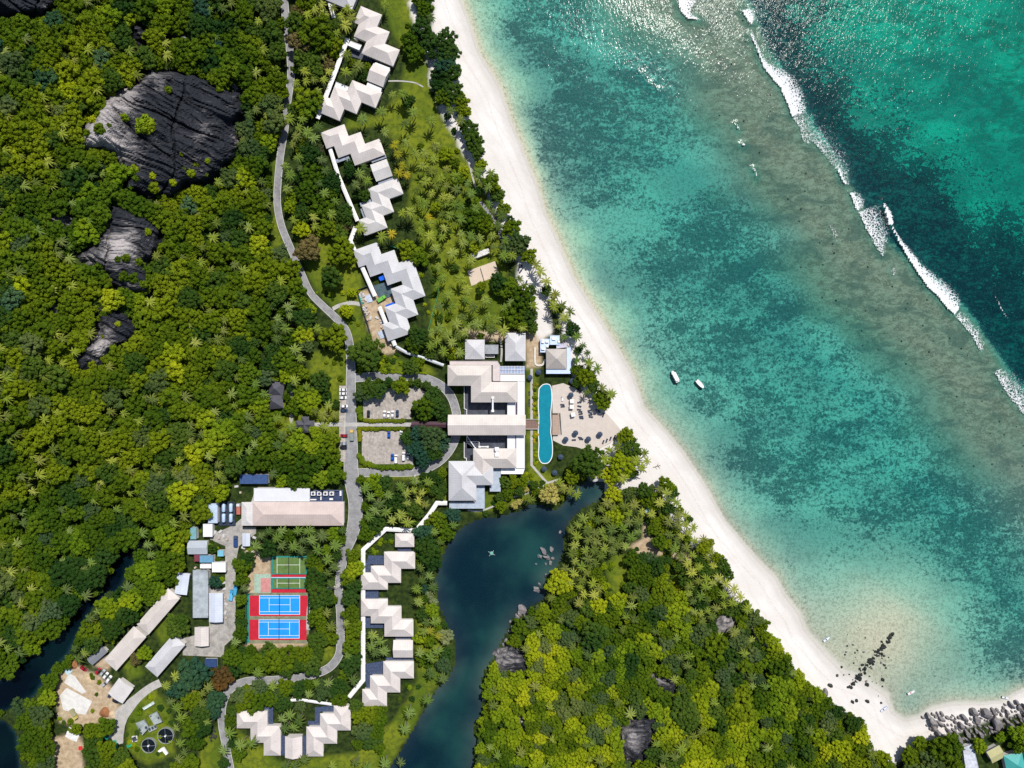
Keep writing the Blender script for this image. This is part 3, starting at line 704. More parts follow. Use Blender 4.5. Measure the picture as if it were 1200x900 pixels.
ve = LAND+4.6
vA = building('villa_block', 'stepped pale roofed villa row at the far end of the walled court', chain((428.5,20.7), 22.5, [('a',6),('b',15),('a',16),('b',15),('a',19)], 10.5, ve), 'pink', 'villa')
flat_part(vA, [(411,48),(424,53),(421,59),(407,53)], LAND+3.6, m_white, parapet=0.2)
flat_part(vA, [(420.5,30),(423,31),(417.5,46),(414.5,45)], LAND+3.7, m_white, parapet=0)
vP = building('villa_pavilion', 'small gabled pavilion between two stepped villa rows beside the lawn', [prect(443.5,88,21,22,22.5, ve, 0.42, False)], 'pink', 'villa')
flat_part(vP, [(440,73),(457,79.5),(456,83),(438,76)], LAND+3.6, m_white, parapet=0)
flat_part(vP, [(431,96),(447.5,103),(446,108),(429,101)], LAND+3.6, m_white, parapet=0)
vA2 = building('villa_block', 'stepped pale roofed villa row with white terrace beside the palm lawn', chain((384,125), 22.5, [('a',9),('b',-15),('a',15.5),('b',-15),('a',18)], 10, ve), 'pink', 'villa')
flat_part(vA2, [(394,96),(409,102),(407,107),(397,106),(389,122),(385,120)], LAND+3.6, m_white, parapet=0.2)
vT = building('villa_block', 'pale villa roof cut by the frame edge above the shrubs', [prect(402,-8,34,30,22.5, ve, 0.45)], 'grey', 'villa')
vB = building('villa_block', 'stepped pale villa row whose wall corridor starts beside yellow palms', chain((388.5,161.5), -20, [('a',9.5),('b',15),('a',15),('b',15),('a',18)], 10, ve), 'pink', 'villa')
vB2 = building('villa_pavilion', 'small gabled pavilion below the yellow palms on the lawn edge', [prect(447,199.5,20.5,21,-20, ve, 0.42, False)], 'white', 'villa')
vB3 = building('villa_block', 'stepped villa row ending at a large palm beside the open lawn', chain((460,221), -20, [('a',-17.5),('b',16),('a',-13.5),('b',15),('a',-9)], 10, ve), 'white', 'villa')
vC = building('villa_block', 'long zigzag grey roofed villa row around the construction yard', chain((427,300), -19, [('a',9),('b',15),('a',16),('b',16),('a',17),('b',26),('a',-15),('b',18),('a',-14),('b',18),('a',-9)], 10.5, ve), 'grey', 'villa')
for nm, cu, cv, lu, lv, an in (('terrace', 398,188,16,4,-20), ('terrace', 407,184,4,10,-20), ('terrace', 444,186,18,4,-20), ('terrace', 452,212,18,4,-20), ('terrace', 429,238,14,4.5,-20), ('terrace', 427,252,4,16,-20)):
    x, y = W(cu, cv, LAND+3); MB().box((0,0,0), (lu*.497, lv*.497, 0.3)).build(nm, M('slate_terrace', (0.24,0.27,0.33), 0.7, 0.35, 0.6, grime=0.5), vB if cv < 195 else vB3, (x, y, LAND+3.2), R(-an))
vD1 = building('lake_villa', 'small hipped garden pavilion at the head of the lakeside corridor', [prect(474.2,633,22.5,16,0, ve, 0.42)], 'pink', 'villa')
vD2 = building('lake_villa', 'stepped lakeside villa row next to the dark tiled courtyard pool', chain((476.5,656.5), 0, [('a',-16.5),('b',16.5),('a',-15.5),('b',8),('a',-11)], 10, ve), 'pink', 'villa')
vD3 = building('lake_villa', 'stepped lakeside villa row in the middle of the corridor', chain((433,712), 0, [('a',11.5),('b',8.5),('a',16),('b',15.5),('a',14)], 10, ve), 'pink', 'villa')
vD4 = building('lake_villa', 'square gabled garden pavilion between two lakeside villa rows', [prect(472.5,760.3,23,20.5,0, ve, 0.42, False)], 'pink', 'villa')
vD5 = building('lake_villa', 'stepped lakeside villa row at the open lawn end of the corridor', chain((475,785), 0, [('a',-16),('b',16.5),('a',-15.5),('b',16),('a',-9)], 10, ve), 'pink', 'villa')
vE1 = building('lake_villa', 'stepped villa row beside the bend of the grey road', chain((287.5,843.5), 0, [('a',16),('b',17),('a',15.5),('b',15)], 10, ve), 'pink', 'villa')
vE2 = building('lake_villa', 'gabled pavilion between the two bottom villa rows with palms behind', [prect(344,875.5,20,25,0, ve, 0.36, False, 'v')], 'pink', 'villa')
vE3 = building('lake_villa', 'mirrored stepped villa row facing the mown lake lawn', chain((401,837), 0, [('b',9),('a',-16),('b',15.5),('a',-16),('b',15)], 10, ve), 'pink', 'villa')
m_dark = M('dark_slate_floor', (0.045, 0.052, 0.075), 0.6, 0.5, 0.4, 0.4, grime=0.3)
m_net = M('blue_black_tiles', (0.05, 0.07, 0.13), 0.4, 0.5, 1.2, 0.5)
for root, pts in ((vD2, [(431.5,651),(449.5,651),(449.5,661.5),(434,661.5),(434,670),(428.5,670),(428.5,661)]), (vD2, [(466,640.6),(482,640.6),(482,646),(466,646)]), (vD2, [(428.2,690.2),(443.5,690.2),(443.5,701.6),(428.2,701.6)]),
    (vD3, [(428.3,723),(433.6,723),(433.6,729.5),(449,729.5),(449,736),(428.3,736)]), (vD4, [(463,744.5),(482,744.5),(482,750),(463,750)]), (vD4, [(452,770.6),(484,770.6),(484,774.7),(452,774.7)]), (vD5, [(429,778),(448.8,774.8),(448.8,791),(433.5,791),(433.5,806),(429,806)]),
    (vE1, [(298.5,829),(320,829),(320,849),(314,849),(314,834.5),(298.5,834.5)]), (vE2, [(329.5,862),(333.7,862),(333.7,885),(329.5,885)]), (vE2, [(354.3,862),(358.7,862),(358.7,885),(354.3,885)]), (vE3, [(369,829),(390.6,827),(390.6,834),(375,834),(375,849.5),(361,849.5),(361,845),(369,845)])):
    flat_part(root, pts, LAND+1.0, m_net, 'courtyard', 0.5, 0, False)
flat_part(vA, [(409.5,51.5),(426,57.5),(437,66),(436,74),(412,66)], LAND+0.4, m_dark, 'courtyard', 0.3, 0, False)
flat_part(vC, [(437,335),(457,329),(463,345),(446,352)], LAND+0.5, M('wet_slate', (0.06,0.10,0.12), 0.4, 0.4, 0.5), 'courtyard', 0.3, 0, False)

# main hotel building
he = LAND+8.0
hN = building('hotel_wing', 'hotel wing with stepped cream hips above the dark court', chain((536.5,440), 0, [('a',27.5),('b',19.5),('a',30)], 12, he), 'cream')
flat_part(hN, [(527,423),(583,423),(586,428),(586,446.5),(577.6,446.5),(577.6,427.8),(527,427.8)], LAND+6.2, M('roof_ledge_pink', (0.56,0.49,0.48), 0.7, 0.08, 0.4, grime=0.3), 'flat_roof', 0.5, 0.2)
hC = building('hotel_wing', 'long straight gabled cream roof crossing the hotel courts', [prect(570.5,498,91,24,0, he+0.6, 0.36, False)], 'cream')
hS = building('hotel_wing', 'hotel wing with stepped cream and blue grey hips beside the lake path', chain((594,537), 0, [('a',-28,11.5),('b',19.5,11.5),('a',-24,12),('b',14,16.2)], 12, he), ['cream', 'cream', 'grey', 'grey'])
m_terr = M('blue_grey_slab', (0.36, 0.42, 0.50), 0.7, 0.15, 0.4, grime=0.3)
flat_part(hS, [(526.5,588.5),(557.6,588.5),(557.6,568.5),(568,568.5),(568,596),(526.5,596)], LAND+4.2, m_terr, 'flat_roof', 0.4, 0.15)
flat_part(hS, [(578.3,549.2),(586.8,549.2),(586.8,576),(574,576),(574,569)], LAND+4.0, m_terr, 'flat_roof', 0.4, 0.15)
m_wr = M('white_membrane_roof', (0.72, 0.72, 0.74), 0.55, 0.03, 0.3)
hW = empty('terrace_wing', (0, 0, 0), 'white flat roofed gallery along the pool lawn', 'building')
flat_part(hW, rect(606.3,447,615,486), LAND+5.2, m_wr, 'flat_roof', 0.5, 0.22); flat_part(hW, rect(586.3,438.8,615,446.8), LAND+5.0, m_wr, 'flat_roof', 0.5, 0.18)
flat_part(hW, rect(605,510,615,548.5), LAND+5.2, m_wr, 'flat_roof', 0.5, 0.22); flat_part(hW, [(587,548.7),(606,548.9),(615,549.0),(613,555.5),(587,555.5)], LAND+4.6, m_wr, 'flat_roof', 0.4, 0.15)
flat_part(hW, rect(594.5,470.8,603.6,486), LAND+5.0, m_wr, 'flat_roof', 0.5, 0.18); flat_part(hW, rect(594.5,510,603.6,525.6), LAND+5.0, m_wr, 'flat_roof', 0.5, 0.18)
flat_part(hW, rect(603.7,470,604.9,526), LAND+4.5, M('mauve_gutter', (0.35,0.27,0.36), 0.6), 'gutter', 0.3, 0, False)
pg = empty('pergola', (0, 0, 0), 'striped white and blue pergola attached to the flat white gallery', 'pergola')
flat_part(pg, rect(584,429,615,438.3), LAND+4.4, M('pergola_glass', (0.30,0.36,0.52), 0.3, 0.3, 0.8), 'glazing', 0.1, 0, False)
xa, ya = W(584, 433.6, LAND+4.6); xb, _ = W(615, 433.6, LAND+4.6)
for k in range(9):
    MB().box((0,0,0), (0.16, 4.6, 0.22)).build('slat', m_white, pg, (xa+(xb-xa)*(k+0.5)/9, ya, LAND+4.55))
for k in range(3): MB().box((0,0,0), (xb-xa, 0.2, 0.2)).build('beam', m_white, pg, ((xa+xb)/2, ya+(k-1)*2.0, LAND+4.76))
for i, (u, v) in enumerate(((585,430),(614,430),(585,437),(614,437))):
    x, y = W(u, v, LAND+3); MB().box((0,0,0), (0.2,0.2,4.4)).build('post', m_white, pg, (x, y, LAND+2.1))
for nm, pts in (('courtyard', [(544,470.8),(594,470.8),(594,486.4),(544,486.4)]), ('courtyard', [(546.5,452),(555,452),(555,470.6),(544,470.6)]), ('courtyard', [(547,510.3),(594,510.3),(594,525.6),(547,525.6)]), ('courtyard', [(544,517),(556,526),(556,545),(546.5,545),(544,536)])):
    slab(nm, pts, m_dark, 0.35)
# low white kerb walls round the courts
kw = empty('courtyard_wall', (0,0,0), 'low white wall edging the dark hotel courts', 'wall')
for a, b2 in (((544,452.5),(544,479)), ((544,479),(547,480)), ((547,480),(547,486)), ((547,510),(547,517.5)), ((547,517.5),(561.5,517.5)), ((544,518),(544,536.5)), ((544,536.5),(546.7,537)), ((546.7,537),(546.7,545)), ((561.5,517.8),(561.5,525.6))):
    x0, y0 = W(*a, LAND+1); x1, y1 = W(*b2, LAND+1); L = math.hypot(x1-x0, y1-y0)
    MB().box((0,0,0), (L, 0.3, 1.0)).build('wall_segment', m_white, kw, ((x0+x1)/2, (y0+y1)/2, LAND+0.7), math.atan2(y1-y0, x1-x0))
def duct(name, pts, wd, hgt, z, label):
    root = empty(name, (0,0,0), label, 'duct')
    for a, b2 in zip(pts[:-1], pts[1:]):
        x0, y0 = W(*a, z); x1, y1 = W(*b2, z); L = math.hypot(x1-x0, y1-y0)
        MB().box((0,0,0), (L+wd*0.3, wd, hgt)).build('section', M('galvanised_white', (0.66,0.67,0.70), 0.4, 0.08), root, ((x0+x1)/2, (y0+y1)/2, z), math.atan2(y1-y0, x1-x0))
    for (u, v) in (pts[0], pts[-1]):
        x, y = W(u, v, z); MB().box((0,0,0), (wd*1.7, wd*1.4, hgt*1.6)).build('cowl', m_white, root, (x, y, z+0.1))
    return root
duct('roof_duct', [(577.5,466),(577.5,481.5)], 0.9, 0.8, LAND+9.4, 'white ventilation duct running down the cream hip into the dark court')
duct('roof_duct', [(582.3,526),(582.3,533)], 1.4, 0.8, LAND+10.4, 'short wide white duct on the cream slope facing the court')
duct('roof_duct', [(547.5,511.5),(557,525)], 0.5, 0.4, LAND+1.4, 'thin diagonal white pipe crossing the dark court')
duct('roof_duct', [(562,523.5),(571.5,523.5)], 0.7, 0.6, LAND+1.4, 'low white duct lying along the dark court edge')

gN = building('garden_house', 'square hipped grey house behind the hotel, linked to a flat slab', [prect(556.5,409.5,23,23,0, LAND+4.2, 0.42)], 'grey', 'house')
flat_part(gN, rect(568.3,404,584,414.8), LAND+3.4, M('grey_slab', (0.30,0.31,0.34), 0.8, 0.2, 0.5, grime=0.5), 'flat_roof', 0.3, 0.1)
flat_part(gN, [(569,416),(579.6,416),(579.6,419),(569,419)], LAND+1.2, m_dark, 'plunge_pool', 0.5, 0.12, False, pm=m_white)
building('garden_house', 'tall hipped pale grey house beside the palm thicket', [prect(604,406.5,24,33,0, LAND+4.6, 0.4, True, 'v')], 'grey', 'house')
bar = building('beach_restaurant', 'square beach restaurant with brown pyramid roof and blue terraces', [prect(652,420.6,24,23.5,0, LAND+4.4, 0.5)], 'tan', 'restaurant')
m_sky = M('pale_blue_canopy', (0.50, 0.60, 0.78), 0.5, 0.08, 0.5)
flat_part(bar, [(640,432.6),(664.2,432.6),(664.2,407),(669,407),(669,438),(640,438)], LAND+3.6, m_sky, 'terrace_roof', 0.3, 0.12)
flat_part(bar, [(633,397),(644,397),(644,404),(640,408.6),(640,413),(633,413)], LAND+3.2, m_sky, 'terrace_roof', 0.3, 0.12); flat_part(bar, [(644.4,393),(656,393),(656,404),(644.4,404)], LAND+3.4, m_sky, 'terrace_roof', 0.3, 0.2)
flat_part(bar, [(652,404.3),(663,400),(664,407),(652,408.6)], LAND+2.9, M('lavender_slab', (0.48,0.47,0.58), 0.7, 0.1), 'terrace_roof', 0.3, 0.1)
for (u, v, a, b2) in ((636,400,3,4),(641,400.5,3.5,2),(649,397,4,3),(655,400,2.5,3),(636.5,409,4,2),(641.5,406,2.5,2)):
    x, y = W(u, v, LAND+4); MB().box((0,0,0), (a*.5, b2*.5, 0.9)).build('roof_unit', m_white, bar, (x, y, LAND+3.75))
strip('footpath', [(627,407),(627,424),(630,428),(636,427),(639,421)], 2.2, M('curved_kerb', (0.6,0.56,0.5), 0.8), 0.5)

# ------------------------------------------------------------------ staff and service buildings
svc = building('service_block', 'long salmon hipped roof with white end bay in the service yard', [prect(349.5,602,107,28,0, LAND+5.6, 0.32), prect(289.6,602.2,13.2,27.6,0, LAND+5.5, 0.3)], ['salmon', 'white'])
flat_part(svc, rect(297.5,572,363,587.6), LAND+5.2, M('white_sheet_roof', (0.62,0.63,0.66), 0.5, 0.05, 0.2), 'flat_roof', 0.4, 0.15)
pl = empty('plant_yard', (0,0,0), 'dark fenced plant yard with four white cooling units', 'plant yard')
flat_part(pl, rect(363.8,574.2,402,587.6), LAND+0.5, M('yard_blue_black', (0.03,0.045,0.10), 0.6, 0.4, 0.6), 'floor', 0.4, 1.2, False, pm=M('blue_fence', (0.14,0.18,0.30), 0.5))
for k in range(4):
    x, y = W(367+k*7.2, 578.4, LAND+2); mb = MB(); mb.box((0,0,0), (2.4, 2.2, 1.6)); u_ = mb.build('cooling_unit', m_white, pl, (x, y, LAND+1.35))
    MB().lathe([(0.75,0.8),(0.75,0.95),(0.62,0.95),(0.62,0.82),(0.0,0.82)], 14).build('fan', M('fan_dark', (0.05,0.06,0.12), 0.5), u_)
for (u, v, a, b2) in ((399,578,2,6),(367,585.6,7,1.2),(376,584,1.2,4),(388,585,4,2)):
    x, y = W(u, v, LAND+1.5); MB().box((0,0,0), (a*.5, b2*.5, 1.0)).build('duct', m_white, pl, (x, y, LAND+1.0))
def shed(label, cu, cv, lu, lv, ang, mt, h=3.4, hip=False, along='u', slope=0.22, name='shed', cat='shed', group=None):
    return building(name, label, [prect(cu, cv, lu, lv, ang, LAND+h, slope, hip, along)], mt, cat, group)
def flatshed(label, pts, mt, h=3.4, name='flat_roofed_shed', cat='shed', parapet=0.15):
    r = empty(name, (0,0,0), label, cat); flat_part(r, pts, LAND+h, mt, 'flat_roof', 0.35, parapet); return r
flatshed('pale blue flat roofed shed beside the four gas tanks', rect(244,590,255,613), M('ice_sheet', (0.42,0.52,0.66), 0.5, 0.15, 0.3, grime=0.25))
flatshed('small clean white flat roofed store below the gas tanks', rect(238,614,249,629), m_wr)
flatshed('narrow sea green lean-to against the forest edge', rect(223,618,230,632), M('sea_green_sheet', (0.16,0.33,0.36), 0.5, 0.15))
shed('dark blue grey gabled workshop under the trees', 231.5, 641.5, 23, 16, 0, 'cool', 4.0)
flatshed('maroon sheet roof beside the blue corrugated roof', rect(227.5,650,233.8,658), M('maroon_sheet', (0.17,0.04,0.06), 0.5, 0.2))
flatshed('blue corrugated flat roof between workshop and white stores', rect(234.1,651,250,659.2), M('blue_sheet', (0.12,0.28,0.42), 0.5, 0.2))
flatshed('long low white store roof next to the red edge strip', rect(234.5,661,247.8,666), m_wr, 3.0)
flatshed('white store with a red edge strip by the yard lane', rect(248.5,659,264.5,670.5), m_wr, 3.6)
flatshed('small turquoise container by the yard lane', rect(255,645,262,652), M('turquoise_sheet', (0.16,0.42,0.55), 0.5, 0.1), 2.6, 'container', 'container')
shed('white skewed roof shed beside the staff housing', 213.5, 684, 14.5, 25, 8, 'ice', 3.6, False, 'v', 0.15)
flatshed('long mouldy concrete flat roof beside the white barn', rect(226,668,244,724), M('mouldy_concrete', (0.33,0.37,0.40), 0.9, 0.25, 0.3, grime=0.6), 3.8)
shed('long white gabled barn along the service lane', 253, 712, 16, 34, 0, 'ice', 4.2, False, 'v', 0.2, 'barn', 'barn')
shed('small pinkish hipped hut at the end of the service lane', 236.3, 746, 16.5, 22, 0, 'pink', 3.4, False, 'v', 0.25, 'hut', 'hut')
flatshed('dark blue sunken tank roof beside the rust coloured tree', rect(240,772,254,782), M('navy_sheet', (0.03,0.06,0.16), 0.4, 0.2), 1.6, 'tank_cover', 'tank cover')
shed('white shed behind the parked blue lorry', 288.5, 632.5, 9, 15, 0, 'ice', 3.2, False, 'v')
flatshed('dark blue flat roof at the back gate of the yard', rect(281,556,314,567), M('dark_blue_sheet', (0.04,0.08,0.20), 0.5, 0.2), 3.6)
shed('staff housing block with pale roof next to the white skewed shed', 185.5, 716.5, 56, 18.5, -49, 'cream', 4.6, True, 'u', 0.3, 'staff_block', 'building')
shed('staff housing block with the palest roof beside the dirt yard', 146.5, 760, 53, 19.5, -48.5, 'cream', 4.6, True, 'u', 0.25, 'staff_block', 'building')
shed('staff housing block with grey ridged roof under a dark tree', 193.5, 768.5, 50, 19, -49, 'grey', 4.6, True, 'u', 0.36, 'staff_block', 'building')
shed('square grey lean-to roof beside the parked cars', 141.5, 809.5, 21, 22, 36, 'white', 3.6, False, 'v', 0.18, 'workshop', 'building')
shed('small weathered grey shed at the forest edge', 114, 768, 24, 10, -41, 'slate', 3.0, False)
# dark shingled pavilions
def pavilion(label, cu, cv, lu, lv, ang, z=LAND+3.2):
    return building('garden_pavilion', label, [prect(cu, cv, lu, lv, ang, z, 0.75, True)], 'shade', 'pavilion', wall=False)
building('garden_pavilion', 'twin peaked dark shingled pavilion under forest trees', [prect(324,455.5,17,16,8, LAND+3.2, 0.8), prect(323,471,17,16,-6, LAND+3.2, 0.8)], 'shade', 'pavilion', wall=True, inset=1.6)
kp = building('garden_pavilion', 'cross shaped dark shingled pavilion at the end of the footpath', [prect(357.5,497.5,22,9,0, LAND+3.2, 0.8), prect(357.5,497.5,9,19,0, LAND+3.21, 0.8, True, 'v')], 'shade', 'pavilion', wall=True, inset=1.4)
# end-of-beach huts
building('beach_hut', 'hut with bright teal pyramid roof above the boulders', [prect(1189,894,22,22,-12, LAND+4, 0.5)], 'teal', 'hut')
building('beach_hut', 'hut with straw yellow roof beside the teal one', [prect(1167,884,17,15,-28, LAND+3.6, 0.25, False)], 'straw', 'hut')
flatshed('white walled villa terrace with dark stone among the boulders', [(1128,876),(1140,872),(1148,905),(1132,905)], M('terrace_pale', (0.5,0.52,0.6), 0.7, 0.3, 0.6, grime=0.4), 2.6, 'villa_terrace', 'villa')
x, y = W(1138, 873, LAND+2.9); MB().prism([W(1134,872,LAND+2.9), W(1140,870,LAND+2.9), W(1142,876,LAND+2.9), W(1137,877,LAND+2.9)], LAND+2.3, LAND+2.9)
# ------------------------------------------------------------------ covered walkways
COVER = []
def walkway(label, pts, wd, z=LAND+3.3, mt=None, pitch=0.35, posts=True, name='covered_walkway'):
    root = empty(name, (0,0,0), label, 'walkway'); P = np.array(pts, float); n = len(P); COVER.append((P, np.full(n, wd)))
    T = np.gradient(P, axis=0)
    seg = np.diff(P, axis=0); seg /= np.hypot(seg[:, 0], seg[:, 1])[:, None]
    N = []
    for i in range(n):
        a = seg[max(i-1, 0)]; c = seg[min(i, n-2)]; m = a+c; m /= np.hypot(*m); k = 1/max(0.4, m @ c); N.append(np.array([-m[1], m[0]])*k)
    V = []; F = []
    for i in range(n):
        for off, dz in ((-0.5, 0), (0, pitch), (0.5, 0), (0.5, -0.25), (-0.5, -0.25)):
            q = P[i]+N[i]*off*wd; x, y = W(q[0], q[1], z); V.append((x, y, z+dz))
    for i in range(n-1):
        for j in range(5):
            a = i*5+j; c = i*5+(j+1) % 5; F.append((a, c, c+5, a+5))
    F += [tuple(range(4, -1, -1)), tuple(range((n-1)*5, n*5))]
    ob('roof', mesh('roof', V, F, mt or m_white), root)
    if posts:
        pm = POST
        for i in range(n-1):
            L = np.hypot(*(P[i+1]-P[i])); k = max(2, int(L/11))
            for j in range(k):
                for sg in (-0.38, 0.38):
                    q = P[i]+(P[i+1]-P[i])*(j+0.5)/k+np.array([-seg[i][1], seg[i][0]])*sg*wd; x, y = W(q[0], q[1], z); ob('post', pm, root, (x, y, LAND))
    return root
POST = MB().box((0,0,1.5), (0.25,0.25,3.1)).mesh('post', m_white)
walkway('white covered corridor along the topmost walled villa court', [(407.5,45),(372,139)], 5.2)
walkway('white covered corridor stub beside the roof at the frame edge', [(382,-12),(391,21)], 4.2)
walkway('white corridor behind the second villa row with a kinked end', [(386,172),(396.5,206),(419,259)], 4.6)
walkway('short kinked white corridor under the large palm', [(416.5,266),(410.5,282),(419,301),(439.5,347)], 4.8)
walkway('white wall roof along the construction yard', [(444.5,359.5),(463,405)], 4.6)
walkway('pale grey roofed link sloping down to the hotel', [(464,406),(477,413.5),(498,420),(520,428)], 3.2, mt=M('link_grey', (0.52,0.55,0.58), 0.6, 0.1))
walkway('white corridor stepping from the hotel down to the lake villas', [(524,589.5),(512,589.5),(503,603),(487,622),(452,620),(425.5,644.5),(425.5,797),(409,817)], 5.0)
walkway('white corridor half hidden by trees above the bottom villas', [(392,826),(378,824),(352,820),(338,821)], 3.2)
walkway('maroon canopy over the hotel entrance path', [(482,497.5),(525,497.5)], 7, LAND+3.6, M('maroon_canopy', (0.055,0.022,0.035), 0.6, 0.15), 0.5)
# ------------------------------------------------------------------ swimming pool
POOL = [(632,456),(636,451.5),(642,450.5),(645.3,454),(646.3,465),(645.8,475),(645,484),(645.4,497),(645,507),(646.8,520),(646.8,533),(644,540),(640,542.6),(634.5,541.5),(631.5,534),(632,520),(631.2,505),(632,490),(631.2,475)]
PS = [tuple(q) for q in spline(POOL+[POOL[0]], 4)[:-1]]
pool = empty('swimming_pool', (0,0,0), 'long wavy edged blue swimming pool beside the hotel gallery', 'pool')
PAVED.append(POOL)
def ring_mesh(name, inner, outer, z0, z1, mt, parent):
    n = len(inner); V = [(x, y, z1) for x, y in inner]+[(x, y, z1) for x, y in outer]+[(x, y, z0) for x, y in inner]+[(x, y, z0) for x, y in outer]; F = []
    for i in range(n):
        k = (i+1) % n; F += [(i, k, n+k, n+i), (n+i, n+k, 3*n+k, 3*n+i), (k, i, 2*n+i, 2*n+k)]
    return ob(name, mesh(name, V, F, mt), parent)
pin = [W(u, v, LAND+0.2) for u, v in PS]; pout = [W(u, v, LAND+0.2) for u, v in offset_poly(PS, 0.9)]
ring_mesh('coping', pin, pout, LAND-0.3, LAND+0.32, M('pool_coping', (0.75,0.75,0.76), 0.5, 0.04), pool)
MB().prism(pin, LAND-0.4, LAND+0.10).build('basin', M('pool_tiles', (0.006,0.22,0.29), 0.3, 0.12, 0.5), pool)
mw, t = new_mat('pool_water'); b = NB(t); h = b.noise(b.pos(), 0.9, 3); gl = b.n('BsdfGlossy', i_Roughness=0.05); b.link(b.bump(h, 0.15, 1.0), gl.inputs['Normal'])
mx = b.n('MixShader', i_Fac=0.03); b.link(b.n('BsdfTransparent', i_Color=(0.85,0.97,1,1)).outputs[0], mx.inputs[1]); b.link(gl.outputs[0], mx.inputs[2]); b.out(mx.outputs[0])
ob('water', mesh('water', [(x, y, LAND+0.2) for x, y in pin], [tuple(range(len(pin)-1, -1, -1)) if sum(pin[i][0]*pin[(i+1) % len(pin)][1]-pin[(i+1) % len(pin)][0]*pin[i][1] for i in range(len(pin))) < 0 else tuple(range(len(pin)))], mw), pool)
br = empty('pool_bridge', (0,0,0), 'brown timber footbridge crossing from the long gable to the pool', 'bridge')
x0, y0 = W(616.2, 497, LAND+0.8); x1, _ = W(631, 497, LAND+0.8)
for k in range(9): MB().box((0,0,0), ((x1-x0)/9-0.08, 5.6, 0.15)).build('plank', M('brown_plank', (0.20,0.13,0.11), 0.8, 0.2, 1.0), br, (x0+(x1-x0)*(k+0.5)/9, y0, LAND+0.75))
for sg in (-1, 1): MB().box((0,0,0), (x1-x0, 0.15, 0.9)).build('railing', m_white, br, ((x0+x1)/2, y0+sg*2.85, LAND+1.1))
tr_ = empty('terrace_rail', (0,0,0), 'dark railing along the pool bar terrace', 'railing')
for a, b2 in (((656.3,484),(658,509)), ((647,484.6),(654,484.6)), ((647,510),(654,510))):
    xa, ya = W(*a, LAND+0.8); xb, yb = W(*b2, LAND+0.8); L = math.hypot(xb-xa, yb-ya)
    MB().box((0,0,0), (L, 0.25, 0.9)).build('rail_section', M('green_black_rail', (0.04,0.07,0.07), 0.5), tr_, ((xa+xb)/2, (ya+yb)/2, LAND+0.65), math.atan2(yb-ya, xb-xa))
# parasols and sun loungers
m_nav = M('navy_canvas', (0.035, 0.055, 0.095), 0.8, 0.15, 1.2); m_wood = M('teak', (0.16, 0.10, 0.07), 0.6, 0.2, 2.0); m_cush = M('white_cushion', (0.72,0.70,0.69), 0.8, 0.05)
def parasol_parts(mt):
    mb = MB(); n = 8; r = 1.65; V = [(0, 0, 2.95)]; F = []
    for i in range(n):
        a = 2*math.pi*i/n; V.append((r*math.cos(a), r*math.sin(a), 2.25))
    for i in range(n): V.append((V[i+1][0]*0.99, V[i+1][1]*0.99, 2.08))
    for i in range(n): k = (i+1) % n; F += [(0, i+1, k+1), (i+1, n+i+1, n+k+1, k+1)]
    can = mesh('canopy', V, F, mt); pole = MB().tube((0,0,0), (0,0,3.05), 0.05, 0.04, 6).mesh('pole', m_white); base = MB().lathe([(0,0.16),(0.3,0.16),(0.38,0.0)], 12).mesh('base', M('grey_base', (0.3,0.3,0.3)))
    return (('canopy', can), ('pole', pole), ('base', base))
PAR = parasol_parts(m_nav)
def put(name, parts, u, v, label, cat, group=None, rz=0.0, z=None, lift=0.0, scale=1.0):
    x, y, zg = ground_at(u, v, lift); zz = zg if z is None else z; x, y = W(u, v, zz+lift)
    o = empty(name, (x, y, zz), label, cat, group, rz); o.scale = (scale,)*3
    for nm, me in parts: ob(nm, me, o)
    return o
DZ = LAND+0.10
for (u, v) in ((669,463),(674.5,507.5),(663,515),(689.5,514.5),(703,509)):
    put('parasol', PAR, u, v, 'closed-weave navy parasol standing on the pale pool deck', 'parasol', 'navy parasols on the pool deck', random.random(), DZ, 2.3)
for (u, v) in ((637.5,549.5),(620,567),(650,554),(657,535.5)): put('parasol', PAR, u, v, 'navy parasol on the grass below the swimming pool', 'parasol', 'navy parasols on the lake lawn', random.random(), LAND, 2.3)
for (u, v) in ((670.5,446.5),(673,422.5)): put('parasol', PAR, u, v, 'navy parasol tucked under trees by the beach restaurant', 'parasol', 'navy parasols by the restaurant', random.random(), LAND, 2.3)
for (u, v) in ((631,436),(621,442.5)): put('parasol', PAR, u, v, 'navy parasol on the grass between gallery and restaurant', 'parasol', 'navy parasols by the gallery', random.random(), LAND, 2.3)
def lounger_parts(cm):
    fr = MB().box((0,0,0.28), (2.0,0.72,0.08)).mesh('frame', m_wood); cu = MB().box((-0.3,0,0.37), (1.35,0.68,0.11)).mesh('cushion', cm)
    bk = MB(); bk.box((0.68,0,0.5), (0.7,0.68,0.1)); bk.v = [(x, y, z+(x-0.35)*0.55-0.1) for x, y, z in bk.v]
    return [('frame', fr), ('cushion', cu), ('backrest', bk.mesh('backrest', cm))]+[('leg', MB().box((sx_, sy_, 0.12), (0.07,0.07,0.24)).mesh('leg', m_wood)) for sx_ in (-0.9, 0.9) for sy_ in (-0.3, 0.3)]
LNG = lounger_parts(m_nav); LNGW = lounger_parts(m_cush)
spots = [(679,471.5),(679,476),(678.5,480),(680,482.5),(680.5,485),(681,488),(681.5,490),(691,481),(691.5,483.5),(692,486),(692.5,488.5),(700,480.5),(701,482.5),(707,486.5),(659,474.2),(659.5,476.4),(679.6,512.8),(681.2,514.6),(672.5,515.5),(707,518),(711,516.3),(715.5,514),(720.5,512)]
for (u, v) in spots: put('sun_lounger', LNG, u, v, 'teak sun lounger with dark cushion on the pool deck', 'sun lounger', 'dark sun loungers on the pool deck', R(random.uniform(-14, 14)) if u < 703 else R(70), DZ, 0.4, 1.15)
